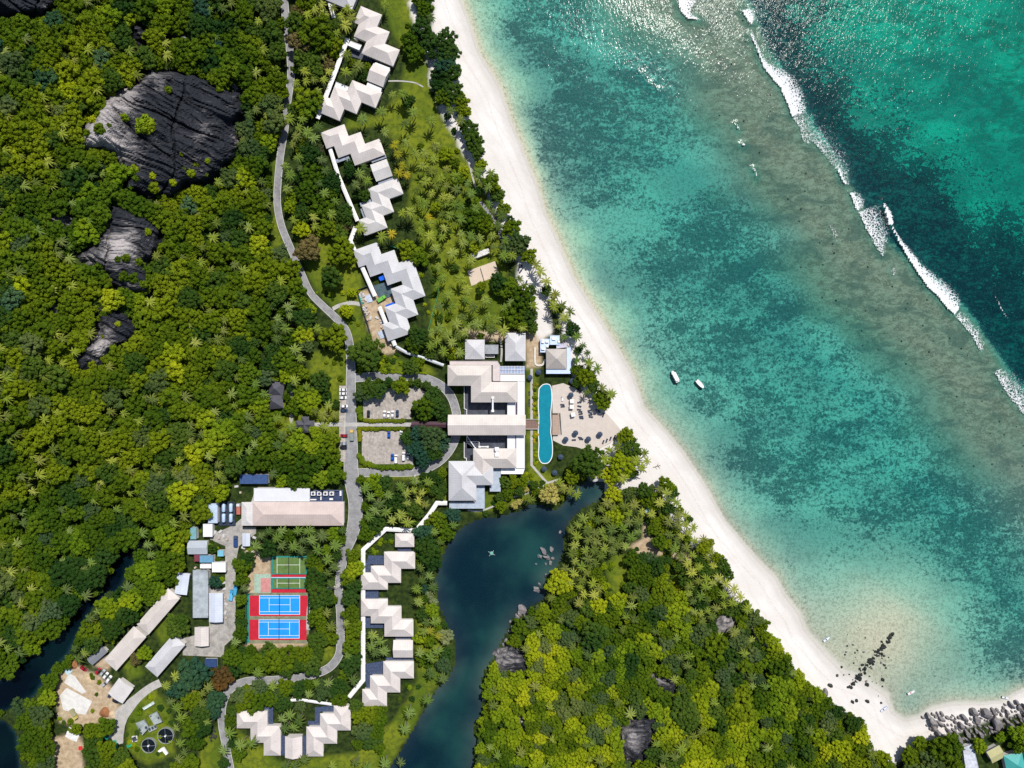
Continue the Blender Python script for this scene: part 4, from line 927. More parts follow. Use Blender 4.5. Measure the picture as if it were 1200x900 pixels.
for (u, v) in ((659,467.2),): put('sun_lounger', LNGW, u, v, 'white cushioned sun lounger beside the pool coping', 'sun lounger', None, R(90), DZ, 0.4, 1.4)
for i, (u, v) in enumerate(((620.5,461),(620.5,470),(620.5,474))): put('sun_lounger', LNG, u, v, 'dark lounger on the grass strip beside the white gallery', 'sun lounger', 'loungers on the gallery grass', R(90), LAND, 0.4, 1.2)
for (u, v) in ((508,92),(523,140),(527,137),(509,103),(536,134),(612,313),(608,315),(610,318),(624,350),(617,331),(594,247)): put('sun_lounger', LNG, u, v, 'dark sun lounger on the shaded sand behind the beach trees', 'sun lounger', 'loungers behind the beach trees', random.uniform(0, 3), None, 0.4, 1.2)
def daybed_parts():
    P = [('base', MB().box((0,0,0.3), (2.2,2.2,0.35)).mesh('base', m_wood)), ('canopy', MB().box((0,0,2.15), (2.4,2.4,0.12), 0, 0.9).mesh('canopy', m_white)), ('mattress', MB().box((0,0,0.56), (2.0,2.0,0.16)).mesh('mattress', m_cush))]
    return P+[('post', MB().box((a*1.02, c*1.02, 1.2), (0.1,0.1,1.85)).mesh('post', m_white)) for a in (-1, 1) for c in (-1, 1)]
DB = daybed_parts()
for (u, v, a) in ((670.3,470.3,2),(670,476.8,-3),(671.6,486,12)): put('daybed', DB, u, v, 'white canopied daybed on the pool deck', 'daybed', 'canopied daybeds in a row', R(a), DZ, 2.1)
# ------------------------------------------------------------------ sports courts
def court(label, r_out, m_out, r_in, m_in, lines, net_u, zoff):
    root = empty('tennis_court', (0,0,0), label, 'tennis court'); z = LAND+zoff
    slab('surround', rect(*r_out), m_out, zoff, 0.3, True, None, parent=root); slab('playing_surface', rect(*r_in), m_in, zoff+0.006, 0.1, False, None, parent=root)
    for (u0, v0, u1, v1) in lines:
        h = 0.2; a = (u0-h, v0-h, u1+h, v1+h); slab('line', rect(*a), m_line, zoff+0.012+0.0012*(u0 == u1), 0.05, False, None, parent=root)
    xa, ya = W(net_u, r_in[1]-1, z+0.5); _, yb = W(net_u, r_in[3]+1, z+0.5)
    MB().box((0,0,0), (0.06, ya-yb, 0.85)).build('net', M('court_net', (0.03,0.035,0.05), 0.8), root, (xa, (ya+yb)/2, z+0.5))
    for y_ in (ya, yb): MB().tube((0,0,0), (0,0,1.1), 0.07, 0.07, 6).build('net_post', M('post_green', (0.05,0.12,0.1)), root, (xa, y_, z))
    return root
m_cr = M('court_red', (0.47,0.014,0.035), 0.8, 0.14, 0.5, grime=0.25); m_cb = M('court_blue', (0.012,0.27,0.78), 0.8, 0.08, 0.5, grime=0.18); m_cg = M('court_green', (0.10,0.17,0.045), 0.85, 0.2, 0.5, grime=0.3); m_ct = M('court_teal', (0.02,0.20,0.17), 0.8, 0.15)
slab('court_surround', rect(289,694.6,362,754), M('court_edge', (0.19,0.20,0.13), 0.9, 0.3, 0.4), 0.04)
slab('court_edging', rect(289.4,696,292.3,753), m_ct, 0.055, 0.3, False)
court('tennis court with blue playing surface and red surround next to the small practice court', (292.6,698,360.5,722), m_cr, (304,697.6,351.3,720.2), m_cb,
      [(304,697.9,351.3,697.9),(304,720,351.3,720),(304,697.9,304,720),(351.3,697.9,351.3,720),(304,700.7,351.3,700.7),(304,716.8,351.3,716.8),(315.4,700.7,315.4,716.8),(340,700.7,340,716.8),(315.4,708.7,340,708.7)], 327.4, 0.075)
court('tennis court with blue playing surface and red surround beside the hedge-like tree belt', (292,726.2,359.3,750), m_cr, (303.4,726,350.7,748.2), m_cb,
      [(303.4,726.3,350.7,726.3),(303.4,748,350.7,748),(303.4,726.3,303.4,748),(350.7,726.3,350.7,748),(303.4,729,350.7,729),(303.4,744.8,350.7,744.8),(314.5,729,314.5,744.8),(339.4,729,339.4,744.8),(314.5,737,339.4,737)], 327, 0.076)
court('green paddle court with teal border closest to the long salmon roof', (317.8,651.6,359.5,673), m_ct, (320,653.5,357.5,672), m_cg, [(324.7,653.5,324.7,672),(351.3,653.5,351.3,672),(324.7,662,351.3,662)], 338.3, 0.07)
court('green paddle court between two red strips', (317.8,677.4,358.6,690), m_ct, (320,678.6,357,689), m_cg, [(324.7,678.6,324.7,689),(351.3,678.6,351.3,689),(324.7,683.4,351.3,683.4)], 338.3, 0.07)
for i, r_ in enumerate((rect(317.8,673.6,358.6,676.0), rect(317.8,690.6,358.6,694.4))): slab('court_strip', r_, m_cr, 0.072, 0.3, False)
slab('court_strip', rect(317.8,676.3,358.6,677.2), M('strip_pale_blue', (0.45,0.55,0.7)), 0.071, 0.3, False)
slab('practice_court', rect(298,672.8,317.2,694.6), M('court_pale_green', (0.30,0.42,0.34), 0.8, 0.2), 0.062); slab('practice_court_centre', rect(305.4,677.5,316.8,694), M('court_pink', (0.50,0.22,0.21), 0.85, 0.2, 0.6), 0.070, 0.1, False)
slab('court_fence_base', rect(360.9,698,362.6,724), m_ct, 0.06, 0.2, False)
vb = empty('volleyball_court', (0,0,0), 'tan sand volleyball court on the palm lawn', 'sports court'); vp = [(547.5,317.5),(580,306),(585,322.5),(552.5,335)]
slab('sand_bed', vp, M('court_sand', (0.56,0.46,0.37), 0.95, 0.06, 0.4), 0.06, 0.3, True, None, parent=vb)
xa, ya = W(563.75,311.75,LAND+2); xb, yb = W(568.75,328.75,LAND+2); MB().box((0,0,0), (math.hypot(xb-xa, yb-ya), 0.05, 1.0)).build('net', m_white, vb, ((xa+xb)/2, (ya+yb)/2, LAND+1.9), math.atan2(yb-ya, xb-xa))
for x, y in ((xa, ya), (xb, yb)): MB().tube((0,0,0), (0,0,2.5), 0.06, 0.05, 6).build('post', m_white, vb, (x, y, LAND))
flatshed('long white slatted shelter beside the sand court', [(552.5,297),(572.5,290.8),(574,296.5),(555.5,303.5)], M('slatted_white', (0.6,0.58,0.56), 0.7, 0.3, 1.2, grime=0.5), 2.6, 'garden_shelter', 'shelter', 0)
# ------------------------------------------------------------------ vehicles
m_gls = M('car_glass', (0.012,0.016,0.022), 0.1, 0.1, spec=0.6); m_tyre = M('tyre', (0.015,0.015,0.016), 0.9)
def car_parts(col, L=4.3, Wd=1.75, van=False):
    pm = M('car_%02d%02d%02d%s' % (int(col[0]*99), int(col[1]*99), int(col[2]*99), 'v' if van else ''), col, 0.25, 0.03, spec=0.6); h = L/2; w2 = Wd/2; hood = 0.95 if not van else 1.25
    secs = [(-h,0.72,0.8),(-h+0.12,0.9,0.92),(-h+0.75,0.98,1.0),(0.2,0.98,1.0),(h-0.9,0.92,1.0),(h-0.2,0.80,0.93),(h,0.6,0.75)]
    V = []; F = []
    for x, z, k in secs: V += [(x, -w2*k, 0.28), (x, -w2*k, z*hood*0.75), (x, -w2*k*0.9, z*hood), (x, w2*k*0.9, z*hood), (x, w2*k, z*hood*0.75), (x, w2*k, 0.28)]
    n = len(secs)
    for i in range(n-1):
        for j in range(6): a = i*6+j; c = i*6+(j+1) % 6; F.append((a, a+6, c+6, c))
    F += [tuple(range(6)), tuple(range(n*6-1, n*6-7, -1))]
    body = mesh('body', V, F, pm)
    c0, c1, c2, c3 = (-h+0.35, -h+0.9, 0.35, 1.15) if not van else (-h+0.06, -h+0.25, h-1.35, h-0.75); zt = 1.45 if not van else 1.95; zb = 0.93 if not van else 1.1
    def frus(x0, x1, x2, x3, wb, wt, z0, z1): return [(x0,-wb,z0),(x3,-wb,z0),(x3,wb,z0),(x0,wb,z0),(x1,-wt,z1),(x2,-wt,z1),(x2,wt,z1),(x1,wt,z1)]
    cab = mesh('cabin', frus(c0, c1, c2, c3, w2*0.9, w2*0.74, zb, zt), [(4,5,6,7),(0,1,5,4),(2,3,7,6),(3,2,1,0),(1,2,6,5),(3,0,4,7)], m_gls)
    roof = MB(); roof.box(((c1+c2)/2, 0, zt+0.02), (c2-c1+0.08, Wd*0.77, 0.06)); rf = roof.mesh('roof', pm)
    def pane(x0, z0, x1, z1, wb, wt): return [(x0,-wb,z0),(x0,wb,z0),(x1,wt,z1),(x1,-wt,z1)]
    P = [('body', body), ('cabin', cab), ('roof', rf)]
    for sx_ in (-1, 1):
        for sy_ in (-1, 1): P.append(('wheel', MB().tube((sx_*(h-0.85), sy_*w2*0.98, 0.32), (sx_*(h-0.85), sy_*w2*0.76, 0.32), 0.32, 0.32, 10).mesh('wheel', m_tyre)))
    for sy_ in (-1, 1): P.append(('headlight', MB().box((h-0.16, sy_*w2*0.62, 0.62), (0.2,0.32,0.16)).mesh('headlight', M('lamp_glass', (0.7,0.72,0.75), 0.15))))
    return P
CW = car_parts((0.72,0.72,0.74)); CK = car_parts((0.02,0.022,0.03)); CR = car_parts((0.32,0.01,0.02)); CBL = car_parts((0.01,0.08,0.42)); CN = car_parts((0.025,0.045,0.10)); CS = car_parts((0.35,0.38,0.42)); VW_ = car_parts((0.74,0.74,0.75), 5.0, 1.95, True)
def car(parts, u, v, a, label, group=None, z=LAND+0.075): return put('parked_car', parts, u, v, label, 'car', group, R(a), z, 1.2, 1.0)
g1 = 'white cars in the roadside bay'
for v, a in ((456.6,180),(461.2,180),(466,0)): car(CW, 401.6, v, a, 'white car in the roadside bay next to two more', g1)
car(CW, 403, 476, 0, 'white car in the roadside bay next to a dark one'); car(CN, 403, 481, 0, 'dark navy car in the roadside bay'); car(CR, 402.6, 510.6, 180, 'dark red car in the roadside bay'); car(CS, 402.4, 520, 180, 'silver car in the roadside bay next to a black one'); car(CK, 402, 524.6, 180, 'black car in the roadside bay next to a silver one')
car(CW, 450.4, 458.6, 90, 'white car alone at the tree side of the gravel lot'); car(CK, 431.5, 485, 90, 'black car at the hedge of the gravel lot')
for u, v in ((450.6,485.6),(455.2,486.4),(460,485.6)): car(CW, u, v, 90, 'white car in the row of three at the hedge', 'row of white cars at the hedge')
car(CN, 465.4, 484.6, 90, 'dark blue car at the end of the white row'); car(CK, 441, 462, 90, 'dark car half under the trees of the gravel lot')
car(CBL, 455.5, 509.5, 90, 'bright blue car alone under the hedge'); car(car_parts((0.70,0.70,0.72), 4.6), 470, 509, 90, 'white car beside the round tree in the gravel lot'); car(CBL, 459.5, 536, 90, 'bright blue car beside a white van'); car(VW_, 464, 538, 90, 'white van beside the bright blue car'); car(VW_, 473, 535, 90, 'white van next to a trailer box in the corner of the lot'); car(CW, 478, 535, 90, 'white car in the shaded corner of the lot')
for (c_, u, v, a, lb) in ((CR,97,784,-40,'dark red car alone by the dirt yard shrubs'),(CR,114,787,60,'red car at the head of the dirt yard row'),(CS,119.5,788.8,55,'silver car in the dirt yard row beside the red one'),(CW,123.2,792.2,55,'white car in the middle of the dirt yard row'),(CW,127.2,796,55,'white car in the dirt yard row close to the lean-to roof'),(CS,122,802,40,'silver car parked crosswise below the dirt yard row'),(CW,128,850.4,55,'white car at the bend of the concrete drive'),(CN,127,857,75,'navy car at the bend of the concrete drive'),(CN,129.5,862,60,'navy car beside the green sheet'),(CN,128.6,814.5,60,'navy car against the lean-to workshop'),(CK,135,822,-30,'black car at the corner of the lean-to workshop')):
    car(c_, u, v, a, lb, None, LAND+0.05)
def truck(u, v, a, cab, bed, label, L=6.5):
    mc = M('truck_%s_%02d%02d%02d' % ('c', int(cab[0]*99), int(cab[1]*99), int(cab[2]*99)), cab, 0.35, 0.05); mbx = M('truck_b_%02d%02d%02d' % (int(bed[0]*99), int(bed[1]*99), int(bed[2]*99)), bed, 0.6, 0.15)
    P = [('cab', MB().box((L/2-0.9,0,1.35), (1.7,2.0,1.7), 0, 0.9).mesh('cab', mc)), ('bed', MB().box((-0.9,0,1.15), (L-2.0,2.2,0.9)).mesh('bed', mbx)), ('windscreen', MB().box((L/2-0.35,0,1.75), (0.5,1.7,0.6)).mesh('windscreen', m_gls)), ('chassis', MB().box((0,0,0.6), (L-0.4,1.0,0.25)).mesh('chassis', m_tyre))]
    for sx_ in (-L*0.3, L*0.33):
        for sy_ in (-0.95, 0.95): P.append(('wheel', MB().tube((sx_, sy_, 0.45), (sx_, sy_*0.75, 0.45), 0.45, 0.45, 10).mesh('wheel', m_tyre)))
    return put('lorry', P, u, v, label, 'lorry', None, R(a), LAND+0.07, 1.3)
truck(412.3, 510, 90, (0.62,0.42,0.12), (0.20,0.24,0.22), 'yellow cabbed lorry driving on the main road'); truck(279.5, 596.5, 90, (0.6,0.6,0.62), (0.42,0.13,0.10), 'lorry with red bed beside the gas tanks'); truck(271, 697.5, 80, (0.05,0.28,0.5), (0.10,0.40,0.62), 'bright blue lorry parked under trees by the lane'); truck(275.5, 691.5, 80, (0.04,0.22,0.42), (0.06,0.30,0.5), 'darker blue lorry nosed into the trees')
truck(276, 634.5, 90, (0.05,0.08,0.16), (0.02,0.05,0.16), 'navy lorry behind the white shed'); truck(449/1.0-2, 350, 30, (0.15,0.45,0.05), (0.12,0.38,0.05), 'bright green tipper in the construction yard', 5.5)
truck(86, 837, -60, (0.45,0.40,0.12), (0.30,0.28,0.16), 'yellow tipper parked at the dirt yard edge')
# ------------------------------------------------------------------ tanks, plant, clutter of the works area
m_tank = M('tank_blue_white', (0.42,0.55,0.72), 0.35, 0.06, 0.5)
tb = empty('bunded_pad', (0,0,0), 'dark bunded pad under the four gas tanks', 'pad'); flat_part(tb, rect(255.6,588,276,616), LAND+0.4, M('bund_dark', (0.025,0.035,0.06), 0.7, 0.4), 'slab', 0.4, 0.4, False)
for u in (261.7, 270.2):
    for v in (595.2, 607.2):
        mb = MB(); L = 5.2; prof = [(0.05,-L/2),(0.75,-L/2+0.2),(1.02,-L/2+0.6),(1.02,L/2-0.6),(0.75,L/2-0.2),(0.05,L/2)]; mb.lathe(prof, 14); mb.v = [(x, z, y+1.6) for x, y, z in mb.v]
        root = put('gas_tank', [], u, v, 'horizontal pale blue gas tank on the dark base', 'gas tank', 'four gas tanks', 0, LAND+0.4, 2.0)
        mb.build('tank_shell', m_tank, root, smooth=True)
        for s_ in (-1.5, 1.5): MB().box((0,s_,0.4), (1.5,0.3,0.8)).build('saddle', m_white, root)
        MB().tube((0,0.6,2.55), (0,0.6,2.95), 0.16, 0.16, 8).build('valve', m_white, root)
def round_tank(u, v, r, label):
    root = put('settling_tank', [], u, v, label, 'tank', None, 0, LAND, 1.0)
    MB().lathe([(r+0.3,0),(r+0.3,1.5),(r,1.5),(r,0.9)], 32).build('tank_wall', M('tank_concrete', (0.26,0.29,0.27), 0.9, 0.3, 0.5, grime=0.5), root)
    MB().lathe([(r,1.0),(0.01,1.0)], 32).build('water', M('tank_water', (0.006,0.009,0.012), 0.25, 0.2, spec=0.4), root)
    MB().box((0,0,1.6), (2*r,0.35,0.12)).build('scraper_bridge', M('bridge_grey', (0.10,0.12,0.15), 0.6), root, rz=0.05); MB().box((0,0,1.66), (0.22,2*r,0.1)).build('cross_arm', M('bridge_grey', (0.1,0.12,0.15)), root, rz=0.05)
    MB().lathe([(0.5,1.0),(0.5,1.9),(0.0,1.9)], 12).build('drive_head', m_white, root)
round_tank(174.4, 873.5, 4.0, 'round settling tank with pale concrete rim'); round_tank(194.3, 862, 4.4, 'round settling tank half under the trees')
def block(name, label, pts, h, mt, cat, items=()):
    r = empty(name, (0,0,0), label, cat); flat_part(r, pts, LAND+h, mt, 'deck', 0.6, 0.3, False)
    for (u, v, a, c2) in items: x, y = W(u, v, LAND+h); MB().box((0,0,0), (a*.5, c2*.5, 0.5)).build('hatch', m_dark, r, (x, y, LAND+h+0.2), R(26))
    return r
m_mc = M('filter_concrete', (0.30,0.34,0.34), 0.9, 0.25, 0.5, grime=0.5)
block('filter_block', 'concrete filter block with dark hatches beside the settling tanks', [(159,847.5),(169,843.5),(174.5,853),(167,861.5)], 2.0, m_mc, 'filter block', ((164,855,1.5,3),(171.5,852.5,2,3),(165.5,858.8,1.2,2.5)))
block('filter_block', 'concrete filter block under the tree edge', [(174.5,838.5),(183.5,834),(190,846),(181,849.5)], 2.2, m_mc, 'filter block', ((186,841,1.5,2),(177,839,1,1)))
block('filter_link', 'row of small dark basins linking the two filter blocks', [(173,852),(182,849.8),(184,854),(175,858)], 1.4, M('basin_rim', (0.3,0.34,0.33), 0.9, 0.2), 'basin', ((175.5,854.5,2,3),(179,853,2,3),(182,851.5,1.5,3)))
block('inspection_pit', 'square dark inspection pit with white rim', [(154.6,863),(160.4,862.2),(161,868.6),(155.2,869.4)], 0.5, m_white, 'pit', ((157.8,865.8,5,5.2),))
block('pipe_rack', 'pale pipe rack on the mown slope', [(167,829.5),(179.5,822),(181,825),(169,832)], 1.0, M('pale_pipe', (0.5,0.58,0.55), 0.6, 0.2), 'pipe rack')
block('pump_set', 'white pump set between tank and trees', [(185,880),(189,876.5),(192,875.5),(197,883),(194.5,885),(190.5,880),(187,881.5)], 1.0, m_white, 'pump')
for (u, v, a, c2, an, col, nm, lb) in ((124.5,860,9,11,30,(0.0,0.26,0.17),'groundsheet','green ground sheet under the parked cars'),(151.5,873.5,7,4,-35,(0.02,0.30,0.17),'groundsheet','green ground sheet on the treatment plant lawn'),(135,873,4,11,-15,(0.05,0.34,0.24),'groundsheet','green netting strip along the drive end'),(453,325,16,5,-19,(0.01,0.12,0.72),'tarpaulin','blue tarpaulin over the construction court edge'),(460.5,358.5,15.5,6.4,-19,(0.0,0.10,0.62),'tarpaulin','bright blue tarpaulin on the low roof by the yard'),(423,351,4,10,-20,(0.03,0.33,0.26),'tarpaulin','green tarpaulin on the rubble beside the yard fence'),(447,392,7,9,-20,(0.40,0.46,0.56),'tarpaulin','grey blue sheet over stacked material in the yard'),(432,350,7,9,-20,(0.42,0.48,0.58),'tarpaulin','pale blue sheet among the builders rubble'),(85,861,15,12,25,(0.66,0.66,0.66),'groundsheet','white sheet at the lower dirt patch'),(79,786,9,7,45,(0.42,0.55,0.60),'material_stack','pale stacked sheets at the top of the dirt yard'),(94,877,4,4,0,(0.6,0.03,0.03),'water_tank_cover','red tank lid beside the lower dirt patch')):
    x, y = W(u, v, LAND+0.5); n = 7; V = []; F = []
    zz = LAND+0.3 if nm != 'tarpaulin' or v > 340 and u < 455 else LAND+2.6
    for j in range(n):
        for i in range(n):
            px_, py_ = (i/(n-1)-0.5)*a*.5, (j/(n-1)-0.5)*c2*.5; V.append((px_*random.uniform(.96,1.04), py_*random.uniform(.96,1.04), random.uniform(0,0.22)+0.15*math.cos(px_)))
    for j in range(n-1):
        for i in range(n-1): F.append((j*n+i, j*n+i+1, (j+1)*n+i+1, (j+1)*n+i))
    skirt = [j for j in range(n)]+[k*n+n-1 for k in range(1, n)]+[(n-1)*n+k for k in range(n-2, -1, -1)]+[k*n for k in range(n-2, 0, -1)]
    b0 = len(V); V += [(V[k][0], V[k][1], -0.35) for k in skirt]
    for k in range(len(skirt)): k2 = (k+1) % len(skirt); F.append((skirt[k2], skirt[k], b0+k, b0+k2))
    o = ob(nm, mesh(nm, V, F, M('sheet_%03d%03d' % (u, v), col, 0.55, 0.15, 0.8)), None, (x, y, zz), R(-an)); tag(o, lb, 'tarpaulin' if nm != 'material_stack' else 'stack')
# builders' material: crates and pallets in the yard
CR_ = MB().box((0,0,0.5), (1.2,1.0,1.0)).mesh('crate', M('crate_wood', (0.45,0.38,0.32), 0.8, 0.3, 1.0)); CR2 = MB().box((0,0,0.3), (2.2,1.2,0.6)).mesh('pallet_stack', M('pallet_grey', (0.5,0.49,0.5), 0.8, 0.3, 1.0))
for k in range(26):
    t_ = k/26; u, v = (422+t_*20+random.uniform(-3,3), 342+t_*52+random.uniform(-3,4)) if k < 16 else (443+(k-16)*1.9+random.uniform(-2,2), 372+(k-16)*3.4+random.uniform(-2,2))
    x, y = W(u, v, LAND+0.5); nm = 'crate' if k % 2 else 'pallet_stack'; o = ob(nm, CR_ if k % 2 else CR2, None, (x, y, LAND), random.uniform(0, 3)); tag(o, 'wooden crate in the construction yard' if k % 2 else 'grey pallet stack in the construction yard', 'crate' if k % 2 else 'pallet', 'crates in the yard' if k % 2 else 'pallets in the yard')
for k, (u, v) in enumerate(((257,630),(262,628),(258,623),(266,632),(252,624),(285,642),(290,646),(295,645),(299,641),(229,665),(233,670),(238,668),(244,667),(262,683),(263,690),(264,700),(265,708),(264,718),(265,724),(298,630),(277,570),(282,577))):
    x, y = W(u, v, LAND+0.5); o = ob('storage_crate', CR2 if k % 3 else CR_, None, (x, y, LAND+0.06), random.uniform(0, 3)); tag(o, 'grey storage crate in the service yard', 'crate', 'crates in the service yard')
# soil and gravel heaps
def heap(u, v, r, h, col, label):
    x, y, z = ground_at(u, v); V = []; F = []; n = 18; m = 6
    for j in range(m+1):
        for i in range(n):
            a = 2*math.pi*i/n; q = r*(j/m)*(1+0.12*math.sin(3*a+u)); V.append((q*math.cos(a), q*math.sin(a), h*(1-(j/m)**1.4)*(1+0.1*random.random())-0.2))
    for j in range(m):
        for i in range(n): k = (i+1) % n; F.append((j*n+i, (j+1)*n+i, (j+1)*n+k, j*n+k))
    o = ob('soil_heap', mesh('soil_heap', V, F, M('heap_%d' % u, col, 0.95, 0.25, 0.8)), None, (x, y, z)); tag(o, label, 'heap')
heap(123, 835, 3.4, 1.6, (0.26,0.115,0.05), 'round rust red soil heap on the dirt yard'); heap(86, 779, 2.8, 1.4, (0.25,0.11,0.05), 'rust red soil heap among shrubs at the yard top'); heap(73, 838, 3.6, 1.2, (0.36,0.30,0.2), 'olive tan soil heap at the dirt yard edge'); heap(131,838,3,0.8,(0.48,0.38,0.26),'pale sand heap beside the rust red one'); heap(103,797,4,0.8,(0.46,0.35,0.22),'low tan soil heap in the middle of the dirt yard')
# fences
def fence(pts, h, col, label, name='site_fence'):
    root = empty(name, (0,0,0), label, 'fence'); mt = M('fence_%d' % pts[0][0], col, 0.6, 0.15)
    for a, b2 in zip(pts[:-1], pts[1:]):
        xa, ya = W(*a, LAND+1); xb, yb = W(*b2, LAND+1); L = math.hypot(xb-xa, yb-ya); k = max(1, int(L/3)); rz = math.atan2(yb-ya, xb-xa)
        pm_ = MB().box((0,0,0), (L/k-0.06, 0.16, h)).mesh('panel', mt)
        for j in range(k): t_ = (j+0.5)/k; ob('panel', pm_, root, (xa+(xb-xa)*t_, ya+(yb-ya)*t_, LAND+h/2), rz)
    return root
fence([(515.5,325),(514.5,335),(512.5,350),(507,368),(502.5,386)], 2.0, (0.03,0.33,0.17), 'green site fence along the lawn beside the grey villa row'); fence([(457,288),(468,292),(479,296)], 2.0, (0.03,0.34,0.18), 'short green site fence above the grey villa roofs'); fence([(419,340),(424,360),(431,380),(437,402)], 2.0, (0.05,0.07,0.07), 'dark site fence along the builders yard'); fence([(419,340),(431,335)], 2.0, (0.05,0.2,0.16), 'dark green site fence at the head of the builders yard')
fence([(289,695),(289,754)], 2.6, (0.02,0.16,0.10), 'dark green court fence beside the service lane', 'court_fence'); fence([(361.5,697),(361.5,724)], 2.6, (0.03,0.14,0.12), 'dark green court fence beside the curved path', 'court_fence')
# retaining bank of stones by the bottom road
# ------------------------------------------------------------------ boats
def boat_parts(L, Wd, roof, hull=(0.78,0.78,0.8)):
    hm = M('hull_%02d%02d%02d' % tuple(int(c*99) for c in hull), hull, 0.35, 0.04, spec=0.5); st = [(-0.5,0.82),(-0.3,0.98),(0.0,1.0),(0.25,0.88),(0.42,0.5),(0.5,0.06)]; V = []; F = []
    for x, k in st:
        for yy, z in ((-1,0.75),(-0.8,-0.1),(0,-0.35),(0.8,-0.1),(1,0.75)): V.append((x*L, yy*k*Wd/2, z+0.12*max(0,x)))
    n = len(st)
    for i in range(n-1):
        for j in range(4): F.append((i*5+j, i*5+j+1, (i+1)*5+j+1, (i+1)*5+j))
    F.append((0,1,2,3,4)[::-1])
    P = [('hull', mesh('hull', V, F, hm))]
    dk = [(x*L*0.98, k*Wd/2*0.93) for x, k in st]; poly = [(x, -y) for x, y in dk]+[(x, y) for x, y in dk[::-1]]
    P.append(('deck', MB().prism(poly, 0.55, 0.62).mesh('deck', M('boat_deck', (0.70,0.70,0.71), 0.6))))
    if roof:
        P.append(('canopy', MB().box((-0.04*L,0,2.1), (L*0.66, Wd*0.86, 0.12), 0, 0.95).mesh('canopy', hm))); 
        for sx_ in (-0.33, 0.25):
            for sy_ in (-1, 1): P.append(('canopy_post', MB().tube((sx_*L, sy_*Wd*0.36, 0.6), (sx_*L, sy_*Wd*0.36, 2.1), 0.04, 0.04, 6).mesh('canopy_post', hm)))
    P.append(('outboard_motor', MB().box((-0.53*L,0,0.5), (0.5,0.4,0.9)).mesh('outboard_motor', m_tyre)))
    return P
put('motor_boat', boat_parts(7.8, 2.7, True), 791.4, 441, 'white motor boat with full canopy anchored in the lagoon', 'boat', None, R(117), 0.0, 1.5)
put('motor_boat', boat_parts(6.2, 2.4, False), 820.6, 450, 'open white pointed boat anchored beside the canopied one', 'boat', None, R(-47), 0.0, 0.6)
for (u, v, a, col, lb) in ((968.8,749,35,(0.25,0.5,0.75),'pale blue paddle boat in the shallows'),(1068,811.5,25,(0.75,0.75,0.78),'white paddle boat with red float near the boulders'),(1036,831,35,(0.06,0.25,0.6),'small blue kayak at the water edge'),(1178.5,817.6,-10,(0.04,0.2,0.22),'dark green canoe pulled up on the far sand')):
    P = boat_parts(4.6, 1.3, False, col)[:2]
    P.append(('seat', MB().box((-0.4,0,0.7), (0.6,0.7,0.2)).mesh('seat', M('seat_%d' % u, (0.6,0.02,0.08) if u == 1068 else (0.05,0.07,0.1), 0.6))))
    put('paddle_boat', P, u, v, lb, 'boat', None, R(a), max(0.0, ground_at(u, v)[2]), 0.5)
put('fountain_float', [('float', MB().lathe([(1.0,0.0),(1.1,0.2),(0.8,0.4),(0.0,0.45)], 12).mesh('float', M('float_green', (0.15,0.35,0.30), 0.6))), ('nozzle', MB().tube((0,0,0.4),(0,0,1.1),0.12,0.06,6).mesh('nozzle', m_white)), ('arm', MB().box((0,0,0.15),(4.2,0.12,0.08),0.7).mesh('arm', m_white)), ('arm', MB().box((0,0,0.16),(4.2,0.12,0.08),-0.7).mesh('arm', m_white))], 576, 648.5, 'small green aerator float in the middle of the lake', 'float', None, 0.2, LAKE_Z-0.05, 0.3)
# tarp shelter and driftwood on the headland
ts = put('tarp_shelter', [], 762, 594, 'pale blue tarp shelter under the palms behind the beach', 'shelter', None, R(35), None, 3.0)
ob('tarp', mesh('tarp', [(-4,-1.8,2.6),(4,-1.8,2.6),(4,0,3.6),(-4,0,3.6),(4,1.6,2.4),(-4,1.6,2.4)], [(0,1,2,3),(3,2,4,5)], M('tarp_blue', (0.42,0.6,0.75), 0.5, 0.1)), ts)
for sx_ in (-3.8, 3.8):
    for sy_ in (-1.6, 1.5): MB().tube((sx_, sy_, 0), (sx_, sy_, 2.6), 0.07, 0.06, 6).build('pole', m_wood, ts)
put('driftwood_frame', [('trunk', MB().tube((-2.4,0,0.2),(2.2,0.6,0.6),0.2,0.1,7).mesh('trunk', m_wood)), ('branch', MB().tube((0,0.3,0.4),(1.2,2.0,0.8),0.12,0.05,6).mesh('branch', m_wood)), ('branch', MB().tube((0.8,0.4,0.4),(1.6,-1.4,0.7),0.12,0.05,6).mesh('branch', m_wood)), ('branch', MB().tube((-1,0.2,0.3),(-0.2,-1.5,0.5),0.1,0.04,6).mesh('branch', m_wood))], 770, 547, 'dark driftwood trunk lying on the open beach', 'driftwood', None, R(10), None, 0.3)
